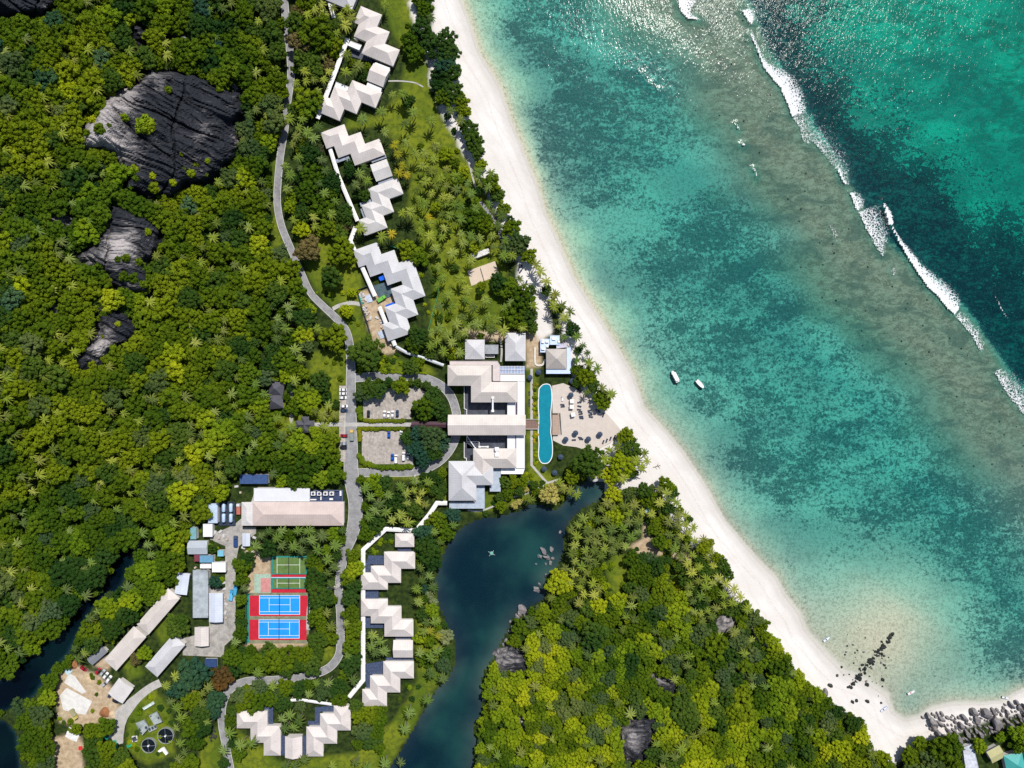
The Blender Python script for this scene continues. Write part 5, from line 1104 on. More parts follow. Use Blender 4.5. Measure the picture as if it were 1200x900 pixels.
# ------------------------------------------------------------------ rocks
def rock_mat(name, dark, pale, streak):
    m, t = new_mat(name); b = NB(t); p = b.pos()
    mp = b.n('Mapping'); mp.inputs['Rotation'].default_value = (0, 0, R(28)); mp.inputs['Scale'].default_value = (0.12, 1.0, 1) if streak else (1, 1, 1); b.link(p, mp.inputs[0])
    n1 = b.noise(mp.outputs[0], 0.55, 6, 0.7, 0.4); n2 = b.noise(p, 0.06, 4, 0.6); n3 = b.noise(p, 1.4, 4, 0.65); pa = b.attr('pale')
    f = b.math('ADD', b.math('MULTIPLY', n1, 0.62), b.math('MULTIPLY', n2, 0.4))
    f = b.math('ADD', f, b.math('MULTIPLY', pa, 0.24)) if streak else f
    c = b.mix(b.ss(f, 0.55, 0.84) if streak else b.ss(f, 0.5, 0.8), dark, pale); c = b.mix(b.math('MULTIPLY', b.ss(n3, 0.5, 0.75), 0.5), c, tuple(q*0.45 for q in dark))
    h = b.math('ADD', n1, b.math('MULTIPLY', n3, 0.4))
    b.out(b.bsdf(c, 0.75, 0.25, b.bump(h, 0.8, 0.6))); return m
m_gran = rock_mat('granite_dark', (0.014, 0.017, 0.024), (0.38, 0.35, 0.35), True); m_boul = rock_mat('granite_boulder', (0.20, 0.185, 0.19), (0.48, 0.44, 0.425), False); m_wetrock = rock_mat('weedy_rock', (0.026, 0.032, 0.03), (0.16, 0.145, 0.12), False)
ROCKS = []; ROCKV = []
def outcrop(poly, label, bulge=7.0, pale_c=None, seed=0, rough=1.0):
    poly = [tuple(q) for q in poly]; ROCKS.append(poly); P = np.array(poly); u0, v0 = P.min(0)-4; u1, v1 = P.max(0)+4; st = 1.6
    us = np.arange(u0, u1, st); vv = np.arange(v0, v1, st); A, B = np.meshgrid(us, vv); A = A.ravel(); B = B.ravel()
    d = sdist(A, B, poly)+(fbm(A/8+seed, B/8, 3)-0.47)*9
    c, s = math.cos(R(26)), math.sin(R(26)); p = A*c+B*s; q = -A*s+B*c
    q2 = q+10*(fbm(A/40+seed, B/40, 3)-0.5)
    wq = q+22*(fbm(A/55+seed, B/55, 3)-0.5); wp = p+26*(fbm(B/38+seed, A/38, 3)-0.5)
    ridge = 1-np.abs(2*fbm(wp/70+seed, wq/9, 4)-0.94)*2.4
    fine = fbm(wp/38, wq/2.0+seed, 4)
    crack = sum(np.exp(-((wq*cc-wp*ss_-o_)/1.3)**2) for cc, ss_, o_ in ((1, 0.25, P.mean(0)[1]*0.9-P.mean(0)[0]*0.69+8), (0.3, 1.0, -P.mean(0)[0]*1.17-6), (1, -0.1, P.mean(0)[1]*0.9-P.mean(0)[0]*0.34-14)))
    h = bulge*(1-np.exp(-np.clip(d, 0, 200)/14))+rough*(2.0*np.clip(ridge, 0, 1)+2.6*fine+8.0*(fbm(A/30+seed, B/30, 4)-0.42)+5.0*np.floor(9*fbm(wp/46+seed, wq/17, 3))/9-2.6*np.clip(crack, 0, 1))*sstep(0, 12, d)
    h = np.where(d < 0, -0.6+d*0.4, h+0.2)
    x, y, z = ground_many(A, B, np.maximum(h, 0)); s_ = 0.5*(CAM_H-z-h)/CAM_H; x = (A-600)*s_; y = (450-B)*s_
    F = grid_faces(len(us), len(vv)); keep = (d[F].max(1) > -3); F = F[keep]; F = F[:, ::-1]
    idx, inv = np.unique(F, return_inverse=True); me = np_mesh('granite_outcrop', np.stack([x, y, z+h], 1)[idx], inv.reshape(F.shape), [m_gran], smooth=False)
    pale = np.zeros(len(A))
    if pale_c is not None: pale = np.clip(sum(k_*np.exp(-(((A-a)/r1)**2+((B-b2)/r1)**2)) for a, b2, r1, k_ in pale_c), 0, 1.3)
    me.attributes.new('pale', 'FLOAT', 'POINT').data.foreach_set('value', pale[idx].astype(np.float32))
    ROCKV.append((A[d > 6], B[d > 6], np.stack([x, y, z+h], 1)[d > 6])); tag(ob('granite_outcrop', me), label, 'rock')
outcrop([(175,79),(192,79),(230,85),(260,98),(280,108),(292,134),(280,144),(284,168),(276,190),(260,204),(240,218),(220,220),(200,234),(176,232),(140,226),(146,204),(130,180),(92,176),(96,150),(110,126),(130,108),(156,94)],
        'huge dark streaked granite dome bulging out of the forest', 9, [(120,140,26,1.0),(100,165,18,1.1),(150,115,26,0.75),(135,172,22,0.8),(280,166,10,0.8),(240,160,12,0.3),(180,90,18,0.4)], 1)
outcrop([(128,236),(165,244),(194,262),(190,292),(178,308),(180,350),(140,346),(117,322),(86,302),(118,270)], 'narrow granite slab with white streaks below the dome', 6, [(138,290,20,1.2),(105,305,14,0.8),(150,340,12,0.3)], 4)
outcrop([(106,350),(152,366),(176,385),(154,402),(130,414),(112,434),(90,438),(88,410),(112,390)], 'lowest granite slab with pale broken foot', 5, [(118,408,16,1.3),(125,388,12,0.6)], 9)
outcrop([(-40,-30),(72,-30),(66,10),(52,22),(50,30),(44,22),(-40,24)], 'dark granite slab cut by the corner of the frame', 6, [(60,10,10,0.3)], 12)
outcrop([(148,22),(172,25),(178,50),(180,62),(172,66),(152,45)], 'small cracked granite block above the dome', 4, [(150,26,10,0.7)], 15); outcrop([(182,36),(206,36),(240,46),(232,54),(196,46)], 'thin granite ledge with a bright edge above the dome', 3, [(225,48,14,1.0)], 17); outcrop([(190,-8),(215,4),(232,16),(222,18),(196,6)], 'grey granite ledge at the top edge', 3, [(215,8,14,0.9)], 19)
outcrop([(264,94),(278,94),(288,106),(276,108)], 'small pale granite knob beside the dome', 3, [(274,100,8,1.2)], 20)
for a in (([(56,250),(84,250),(86,266),(70,270),(56,262)], 'lone granite hump in the western forest', 21), ([(57,356),(70,356),(71,368),(58,370)], 'small grey boulder hump among dense trees', 22), ([(74,378),(82,378),(90,394),(80,396)], 'thin dark boulder ledge among dense trees', 23), ([(760,775),(775,790),(795,800),(796,815),(782,818),(762,798)], 'grey granite patch in the headland forest', 24), ([(726,850),(745,840),(775,835),(765,870),(755,900),(728,892)], 'broken grey granite field in the headland forest', 25), ([(578,762),(600,752),(620,770),(618,788),(600,790),(582,790)], 'grey granite bank at the lake edge', 26), ([(602,835),(612,832),(620,850),(616,860),(606,852)], 'dark standing granite boulder among bright shrubs', 27), ([(842,722),(850,716),(868,726),(862,736),(845,744),(836,740)], 'pale blue grey granite among the headland palms', 28)):
    outcrop(a[0], a[1], 3.5, [(a[0][0][0]+10, a[0][0][1]+10, 22, 0.9)], a[2], 0.55)
def icosphere(sub):
    t = (1+5**.5)/2; V = [(-1,t,0),(1,t,0),(-1,-t,0),(1,-t,0),(0,-1,t),(0,1,t),(0,-1,-t),(0,1,-t),(t,0,-1),(t,0,1),(-t,0,-1),(-t,0,1)]
    F = [(0,11,5),(0,5,1),(0,1,7),(0,7,10),(0,10,11),(1,5,9),(5,11,4),(11,10,2),(10,7,6),(7,1,8),(3,9,4),(3,4,2),(3,2,6),(3,6,8),(3,8,9),(4,9,5),(2,4,11),(6,2,10),(8,6,7),(9,8,1)]
    V = [np.array(v)/np.linalg.norm(v) for v in V]
    for _ in range(sub):
        cache = {}; nf = []
        def mid(a, b2):
            k = (min(a, b2), max(a, b2))
            if k not in cache: m = V[a]+V[b2]; V.append(m/np.linalg.norm(m)); cache[k] = len(V)-1
            return cache[k]
        for a, b2, c in F: d, e, f = mid(a, b2), mid(b2, c), mid(c, a); nf += [(a,d,f),(b2,e,d),(c,f,e),(d,e,f)]
        F = nf
    return np.array(V), np.array(F)
IV1, IF1 = icosphere(1); IV2, IF2 = icosphere(2); IV3, IF3 = icosphere(3)
def rock_mesh(seed, mt):
    r = np.random.default_rng(seed); V = IV3.copy()
    for _ in range(14):                     # cut facets
        n = r.normal(size=3); n /= np.linalg.norm(n); d = r.uniform(0.45, 0.8); k = V @ n-d; V = V-np.where(k > 0, k, 0)[:, None]*n*0.92
    V = V*(1+0.10*(vnoise(V[:, 0]*3+seed*3.1, V[:, 1]*3+V[:, 2]*2)-0.5))[:, None]
    return np_mesh('boulder', V, IF3, [mt], smooth=False)
RK = [rock_mesh(s, m_boul) for s in range(6)]; RKD = [rock_mesh(s+30, m_wetrock) for s in range(4)]
LOOSE = {True: [], False: []}
def loose_rock(u, v, ru, rv, ang, dark, zk):
    """stones too small to pick apart: collected into one mass per kind of rock"""
    x, y, z = ground_at(u, v); r = np.random.default_rng(len(LOOSE[dark])+5); V = IV1*(1+0.16*r.normal(size=(len(IV1), 1))); V = V*[ru*0.5, rv*0.5, (ru+rv)*0.25*zk]; c, s = math.cos(R(-ang)), math.sin(R(-ang))
    LOOSE[dark].append(np.stack([V[:, 0]*c-V[:, 1]*s+x, V[:, 0]*s+V[:, 1]*c+y, V[:, 2]+z+ru*0.1], 1))
def boulder(u, v, ru, rv, ang, label, group=None, dark=False, zk=0.7, sink=0.25):
    if max(ru, rv) < 1.75 or 'rubble bank' in label or label.startswith('loose grey'): return loose_rock(u, v, ru, rv, ang, dark, zk)
    x, y, z = ground_at(u, v); me = (RKD if dark else RK)[random.randrange(4)]; o = ob('boulder', me, None, (x, y, z+ru*0.5*zk*(0.5-sink)), R(-ang)); o.scale = (ru*0.5, rv*0.5, (ru+rv)*0.25*zk); o.rotation_euler = (random.uniform(-.2,.2), random.uniform(-.2,.2), R(-ang)); return tag(o, label, 'boulder', group)
BP = [(1080,838),(1096,834),(1112,838),(1122,836),(1140,834),(1152,826),(1165,832),(1175,826),(1192,822),(1205,828),(1205,850),(1160,862),(1140,864),(1120,870),(1100,862),(1086,852)]
pts = []
for _ in range(4000):
    u, v = random.uniform(1078, 1206), random.uniform(820, 872); r = random.choice([1.5,2,2.5,3,4,5,6.5,8])
    if inside(np.array([u]), np.array([v]), BP)[0] and all(math.hypot(u-a, v-b2) > (r+c)*0.78 for a, b2, c in pts): pts.append((u, v, r))
    if len(pts) > 105: break
for (u, v, r) in pts: boulder(u, v, r*random.uniform(1.2,1.8), r*random.uniform(.7,1.0), random.uniform(35,65), 'weathered granite boulder in the jumble at the beach end' if r < 6 else 'large weathered granite slab boulder in the jumble at the beach end', 'boulders at the beach end' if r < 6 else 'large boulders at the beach end', zk=1.0)
for (u, v, r, lb) in ((967,810,6.5,'large grey boulder on the open sand beside the trees'),(972.5,803,3.6,'grey boulder leaning next to the large one on the sand'),(981,791,2.4,'lone small boulder on the sand near the stone spit'),(999,822,3,'left of the pair of standing stones on the white sand'),(1003.5,820.5,2.8,'smaller stone of the standing pair on the white sand'),(1016,821.5,3,'lone dark boulder on sand below the spit'),(1016,801.5,3.6,'blue grey boulder at the foot of the spit'),(1034.5,796,3.2,'triangular dark boulder in the shallows')):
    boulder(u, v, r, r*0.75, random.uniform(20,70), lb.replace('left of the pair', 'taller stone of the pair'), None, r < 3.7)
for k in range(120):
    t_ = (k+random.random())/120; u, v = 996+51*t_, 806-65*t_; w_ = 2.4+3.2*math.sin(math.pi*t_); u += random.gauss(0, w_*0.55)*0.78; v += random.gauss(0, w_*0.55)*0.62; r = random.choice([0.7,0.9,1.2,1.5,1.9])
    boulder(u, v, r*1.3, r*0.9, random.uniform(20,70), 'dark weedy stone of the spit running into the shallows', 'stones of the spit', True, 0.9, 0.1)
for k in range(46):
    u, v = random.gauss(1012, 16), random.gauss(782, 18); r = random.choice([0.5,0.7,0.9,1.1])
    boulder(u, v, r*1.3, r, random.uniform(0,90), 'small loose stone scattered round the spit', 'loose stones round the spit', random.random() < .6, 1.0, 0.1)
LB = [(637,645,9,5),(646,643,6,4),(633,652,6,4),(641,653,8,4),(648,654,4,3),(645,659,5,3.5),(628.5,661,3,2.6),(639.5,660.5,3,2.5),(656.5,623,3.2,4),(640,674,4,3),(629,690,7,6),(632,684,4,2),(613,714,11,8),(606,722,5,4),(645,706,8,3),(652,703,10,3.5),(638,709,4,6),(600,735,4,4),(597,740,3,3),(593,750,4,4),(590,755,3.5,3),(586,764,6,4),(592,764,4,3),(65,727,11,9),(60,722,6,5),(8,772,12,6),(4,768,8,5),(598,728,3,3),(572,832,4,6),(567,820,3,4)]
for (u, v, a, c2) in [(u+random.uniform(-.35,.35)*a*(n_ > 0), v+random.uniform(-.35,.35)*c2*(n_ > 0)*1.6, a*(0.72 if n_ == 0 else random.uniform(.3,.5)), c2*(0.72 if n_ == 0 else random.uniform(.35,.6))) for (u, v, a, c2) in LB for n_ in range(4 if a > 4.5 else 1)]: boulder(u, v, a, c2, random.uniform(20,70), 'pale cracked granite boulder standing in the dark water' if u > 100 else 'pale granite boulder on the dark river bank', 'boulders in the lake' if u > 100 else 'boulders on the river bank', zk=0.8)
for k in range(44):
    t_ = random.random(); boulder(244.5+6*t_+random.uniform(-4,4), 818+52*t_, random.uniform(1.2,2.2), random.uniform(1,1.8), random.uniform(0,90), 'dark stone of the rubble bank between trees and grass strip', 'stones of the rubble bank', True)
for k in range(30):
    i = random.randrange(2); u, v = ((random.uniform(730,770), random.uniform(838,895)) if i else (random.uniform(580,618), random.uniform(760,790))); boulder(u, v, random.uniform(2,5), random.uniform(1.5,3), random.uniform(0,90), 'loose grey rock on the broken granite field' if i else 'loose grey rock on the granite lake bank', 'rocks on the granite field' if i else 'rocks on the lake bank', zk=0.9)

for dk, nm, lb in ((True, 'loose_stones', 'small dark stones strewn round the spit and along the rubble bank'), (False, 'loose_rocks', 'small grey rocks strewn over the granite patches')):
    if LOOSE[dk]:
        n_ = len(LOOSE[dk]); tag(ob(nm, np_mesh(nm, np.concatenate(LOOSE[dk]), np.concatenate([IF1+42*q_ for q_ in range(n_)]), [m_wetrock if dk else m_boul])), lb, 'stones', kind='stuff')
# ------------------------------------------------------------------ foliage
def leaf_mat(name, c0, c1, c2, trans=0.25):
    m, t = new_mat(name); b = NB(t); oi = b.n('ObjectInfo'); p = b.pos()
    rp = b.n('ValToRGB'); e = rp.color_ramp.elements; e[0].position = 0.0; e[0].color = (*c0, 1); e[1].position = 1.0; e[1].color = (*c2, 1); k = e.new(0.5); k.color = (*c1, 1)
    n1 = b.noise(p, 0.8, 2); b.link(b.math('ADD', b.math('MULTIPLY', oi.outputs['Random'], 0.75), b.math('MULTIPLY', b.math('SUBTRACT', n1, 0.3), 0.6), True), rp.inputs[0])
    nb = b.noise(p, 0.011, 3, 0.55); nb2 = b.noise(p, 0.045, 2)
    fb = b.ss(b.math('ADD', b.math('MULTIPLY', nb, 0.65), b.math('MULTIPLY', nb2, 0.35)), 0.40, 0.62)
    tint = b.mix(fb, (0.64, 0.80, 1.0), (1.36, 1.26, 1.0)); mu = b.n('Mix', data_type='RGBA', blend_type='MULTIPLY'); mu.inputs[0].default_value = 1.0; b.link(rp.outputs[0], mu.inputs[6]); b.link(tint, mu.inputs[7])
    col_ = mu.outputs[2]
    d = b.n('BsdfDiffuse'); b.link(col_, d.inputs[0]); tl = b.n('BsdfTranslucent'); b.link(col_, tl.inputs[0])
    mx = b.n('MixShader', i_Fac=trans); b.link(d.outputs[0], mx.inputs[1]); b.link(tl.outputs[0], mx.inputs[2]); b.out(mx.outputs[0]); return m
LM = {'olive': leaf_mat('leaf_olive', (0.055,0.098,0.008), (0.10,0.152,0.009), (0.165,0.215,0.012)), 'lime': leaf_mat('leaf_lime', (0.15,0.215,0.01), (0.215,0.28,0.012), (0.30,0.34,0.016)),
 'dark': leaf_mat('leaf_dark', (0.028,0.065,0.012), (0.048,0.092,0.015), (0.075,0.125,0.02)), 'grey': leaf_mat('leaf_greygreen', (0.06,0.10,0.028), (0.085,0.125,0.038), (0.12,0.16,0.055)), 'blue': leaf_mat('leaf_bluegreen', (0.028,0.078,0.04), (0.045,0.102,0.05), (0.07,0.135,0.075)),
 'pale': leaf_mat('leaf_pale', (0.26,0.26,0.085), (0.32,0.31,0.11), (0.38,0.36,0.15)), 'rust': leaf_mat('leaf_rust', (0.12,0.075,0.02), (0.19,0.085,0.025), (0.24,0.12,0.03)), 'brown': leaf_mat('leaf_brownish', (0.085,0.085,0.03), (0.115,0.10,0.045), (0.14,0.125,0.06)), 'silver': leaf_mat('leaf_silver', (0.17,0.22,0.23), (0.2,0.25,0.26), (0.25,0.29,0.30)),
 'palm': leaf_mat('frond_green', (0.13,0.19,0.025), (0.20,0.25,0.04), (0.30,0.325,0.08), 0.12), 'palmd': leaf_mat('frond_dark', (0.085,0.125,0.022), (0.13,0.165,0.035), (0.19,0.21,0.06), 0.15), 'palmy': leaf_mat('frond_yellow', (0.26,0.25,0.02), (0.34,0.29,0.022), (0.40,0.33,0.04), 0.2), 'deadfrond': leaf_mat('frond_dead', (0.20,0.13,0.06), (0.25,0.17,0.08), (0.3,0.22,0.11)), 'hedge': leaf_mat('leaf_hedge', (0.14,0.17,0.01), (0.19,0.205,0.012), (0.25,0.24,0.02))}
m_bark = M('bark', (0.11, 0.085, 0.065), 0.9, 0.3, 2.0); m_ptrunk = M('palm_bark', (0.22,0.19,0.16), 0.9, 0.25, 2.0)
def leaf_cards(r, C, Nn, size):
    """diamond leaf sprays at points C with normals Nn"""
    k = len(C); n = Nn+r.normal(size=(k, 3))*0.42; n /= np.linalg.norm(n, axis=1)[:, None]
    a = np.cross(n, r.normal(size=(k, 3))); a /= np.linalg.norm(a, axis=1)[:, None]; b2 = np.cross(n, a); s = size*r.uniform(0.6, 1.35, (k, 1))
    V = np.stack([C-a*s, C-b2*s*0.55+n*s*0.12, C+a*s, C+b2*s*0.55+n*s*0.12], 1).reshape(-1, 3); i = np.arange(k)*4
    return V, np.concatenate([np.stack([i, i+1, i+2], 1), np.stack([i, i+2, i+3], 1)])
def crown(seed, mt, Rr=1.0, flat=0.66, ncl=32, rc=0.225, leaves=26, lsz=0.075, name='crown'):
    """unit-radius crown: leaf clumps spread over a dome, each a lumpy core wrapped in leaf sprays"""
    r = np.random.default_rng(seed); VV = []; FF = []; off = 0; cl = []
    ell = r.uniform(0.82, 1.0); rot = r.uniform(0, 3)
    tries = 0
    while len(cl) < ncl and tries < 900:
        tries += 1; a = r.uniform(0, 2*math.pi); q = math.sqrt(r.uniform(0, 1))*0.86; x, y = q*math.cos(a), q*math.sin(a)*ell; lob = 1+0.16*math.sin(3*a+seed)+0.1*math.sin(5*a+seed*2); x *= lob; y *= lob
        z = flat*math.sqrt(max(0.02, 1-q*q*0.95))*r.uniform(0.66, 1.18); cr = rc*r.uniform(0.6, 1.35)
        if all((x-c[0])**2+(y-c[1])**2+(z-c[2])**2 > (0.78*(cr+c[3]))**2 for c in cl): cl.append((x, y, z, cr))
    # lower skirt keeps the crown from being a hollow shell
    for k in range(7): a = k*0.9+seed; cl.append((0.52*math.cos(a), 0.52*math.sin(a)*ell, flat*0.12, rc*1.3))
    for (x, y, z, cr) in cl:
        D = IV1*(1+0.22*r.normal(size=(len(IV1), 1))); D[:, 2] *= 0.8; VV.append(D*cr*0.86+[x, y, z]); FF.append(IF1+off); off += len(IV1)
        n = r.normal(size=(leaves, 3)); n[:, 2] = np.abs(n[:, 2])*1.0-0.15; n /= np.linalg.norm(n, axis=1)[:, None]; C = n*cr*np.array([1, 1, 0.82])*r.uniform(0.86, 1.12, (leaves, 1))+[x, y, z]
        lv, lf = leaf_cards(r, C, n*0.9+[0, 0, 0.25], lsz); VV.append(lv); FF.append(lf+off); off += len(lv)
    return np_mesh(name, np.concatenate(VV)*Rr, np.concatenate(FF), [mt])
def trunk_mesh(seed):
    r = random.Random(seed); mb = MB(); mb.tube((0,0,-0.3), (0.03,0.02,0.55), 0.062, 0.042, 7)
    for k in range(4): a = k*1.57+r.uniform(-.4,.4); mb.tube((0.03,0.02,0.5), (0.42*math.cos(a), 0.42*math.sin(a), 0.95+r.uniform(-.1,.1)), 0.032, 0.014, 5)
    return mb.mesh('trunk', m_bark)
TRK = [trunk_mesh(s) for s in range(3)]
CRN = {}
for kd in ('olive','lime','dark','grey','blue','brown'): CRN[kd] = [crown(hash_, LM[kd]) for hash_ in [sum(map(ord, kd))+i for i in range(3)]]
for kd in ('pale','rust','silver'): CRN[kd] = [crown(sum(map(ord, kd)), LM[kd])]
BIG = {kd: [crown(sum(map(ord, kd))+50, LM[kd], ncl=46, rc=0.19, leaves=30, lsz=0.055, flat=0.5)] for kd in ('olive','lime','dark','blue','grey','pale')}
def palm_crown(seed, mt, nf=11, L=1.0):
    r = np.random.default_rng(seed); V = []; F = []
    for k in range(nf+4):
        low = k >= nf; a = 2*math.pi*k/nf*(1.0 if not low else 2.17)+r.uniform(-.2,.2); el = r.uniform(0.25, 0.75) if not low else r.uniform(-0.35, 0.1); ln = L*(r.uniform(0.82, 1.1) if not low else r.uniform(0.7, 0.9)); ca, sa = math.cos(a), math.sin(a); bend = r.uniform(-0.12, 0.12); pts = []; ns = 7
        for i in range(ns+1):
            t = i/ns; h = ln*t*math.cos(el)*(1-0.08*t); z = ln*(t*math.sin(el)-(0.66 if not low else 0.4)*t*t); o_ = bend*t*t*ln; pts.append(np.array([ca*h-sa*o_, sa*h+ca*o_, z]))
        sd = np.array([-sa, ca, 0])
        for i in range(ns):                     # paired leaflet blades, toothed along the edge
            p, q = pts[i], pts[i+1]; d = q-p; w0 = 0.102*ln*math.sin(math.pi*min(1, 0.16+0.80*(i+0.5)/ns))**0.75
            for s in (-1, 1):
                n = len(V); dn = np.array([0, 0, -0.035-0.06*r.random()]); e0 = p+d*0.55+sd*s*w0*r.uniform(.8, 1.1)+dn; e1 = p+d*1.45+sd*s*w0*r.uniform(.7, 1.05)+dn
                V += [p, q, e1, e0]; F += [(n, n+1, n+2), (n, n+2, n+3)] if s < 0 else [(n+1, n, n+2), (n+2, n, n+3)]
    br_ = len(F)-4*7*4 if seed % 3 == 1 else len(F)
    return np_mesh('crown', np.array(V), np.array(F), [mt, LM['deadfrond']], (np.arange(len(F)) >= br_+56).astype(int))
def palm_trunk(seed):
    r = random.Random(seed); mb = MB(); lx, ly = r.uniform(-.12,.12), r.uniform(-.12,.12); prev = (lx*-1.0, ly*-1.0, -0.08)
    H = 2.2
    for k in range(1, 6):
        t = k/5; q = (lx*(t*t-1), ly*(t*t-1), H*t); mb.tube(prev, q, 0.055-0.02*(k-1)/5, 0.055-0.02*k/5, 6, False); prev = q
    return mb.mesh('trunk', m_ptrunk)
PTR = [palm_trunk(s) for s in range(3)]; PCR = {kd: [palm_crown(s+(7 if kd == 'palmy' else 0), LM[kd], 12-s) for s in range(3)] for kd in ('palm', 'palmd', 'palmy')}

# ------------------------------------------------------------------ planting plan
MX = 40; GW, GH = 1200+2*MX, 900+2*MX
gu, gv = np.meshgrid(np.arange(GW)-MX+0.5, np.arange(GH)-MX+0.5)
blocked = np.zeros((GH, GW), bool)
def paint(mask, poly, grow=0.0):
    P = np.array(offset_poly(poly, grow) if grow else poly); a0, b0 = np.floor(P.min(0)).astype(int)-1+MX; a1, b1 = np.ceil(P.max(0)).astype(int)+2+MX
    a0, b0 = max(a0, 0), max(b0, 0); a1, b1 = min(a1, GW), min(b1, GH)
    if a1 <= a0 or b1 <= b0: return
    mask[b0:b1, a0:a1] |= inside(gu[b0:b1, a0:a1], gv[b0:b1, a0:a1], [tuple(p) for p in P])
def paint_line(mask, P, wd, grow=0.0):
    T = np.gradient(P, axis=0); T /= np.maximum(np.hypot(T[:, 0], T[:, 1]), 1e-6)[:, None]; N = np.stack([-T[:, 1], T[:, 0]], 1); h = (wd/2+grow)[:, None]
    L_, R_ = P+N*h, P-N*h
    for i in range(len(P)-1): paint(mask, [tuple(L_[i]), tuple(L_[i+1]), tuple(R_[i+1]), tuple(R_[i])])
for P, wd in ROADS: paint_line(blocked, P, wd, -1.2)
for P, wd in COVER: paint_line(blocked, P, wd, 1.0)
for P in PAVED: paint(blocked, P, 0.8)
for P in BUILT: paint(blocked, P, 1.2)
for q_, P in enumerate(ROCKS): paint(blocked, P, -3.5 if q_ in (0, 3) or q_ > 6 else -4.5)
for P in (LAKEP, RIVER2): paint(blocked, P, 1)
paint(blocked, RIVER, -5.5)
hard = blocked.copy()
for P in LAWNS: paint(blocked, P)
for P in DIRTS: paint(blocked, P)
inner_sand = [(484,-40),(510,0),(508,36),(536,40),(538,95),(552,126),(566,176),(570,195),(590,214),(598,247),(608,268),(620,290),(633,312),(643,335),(662,358),(675,382),(684,400),(702,424),(702,446),(722,462),(738,482),(752,510),(765,535),(762,552),(735,562),(742,570),(786,560),(800,592),(816,615),(836,637),(855,660),(864,688),(879,703),(896,720),(909,748),(931,773),(942,790),(973,822),(1008,837),(1018,860),(1045,886),(1076,864),(1130,872),(1205,846)]
sea_side = inner_sand+[(1300,840),(1300,-300),(484,-300)]
paint(blocked, sea_side); paint(hard, sea_side)
def free(mask, u, v, r):
    for k in range(9):
        a = k*0.7854; q = 0 if k == 8 else r; i, j = int(v+q*math.sin(a)+MX), int(u+q*math.cos(a)+MX)
        if 0 <= i < GH and 0 <= j < GW and mask[i, j]: return False
    return True
PLANTS = []; cells = {}
def near_ok(u, v, r, k):
    cu, cv = int(u//16), int(v//16)
    for a in range(cu-2, cu+3):
        for c in range(cv-2, cv+3):
            for (x, y, q) in cells.get((a, c), ()):
                if (x-u)**2+(y-v)**2 < (k*(r+q))**2: return False
    return True
def plant(u, v, r, kind, place, check=None, k=0.62, force=False):
    if check is not None and not free(check, u, v, r*0.55): return False
    if not force and not near_ok(u, v, r, k): return False
    cells.setdefault((int(u//16), int(v//16)), []).append((u, v, r)); PLANTS.append((u, v, r, kind, place)); return True
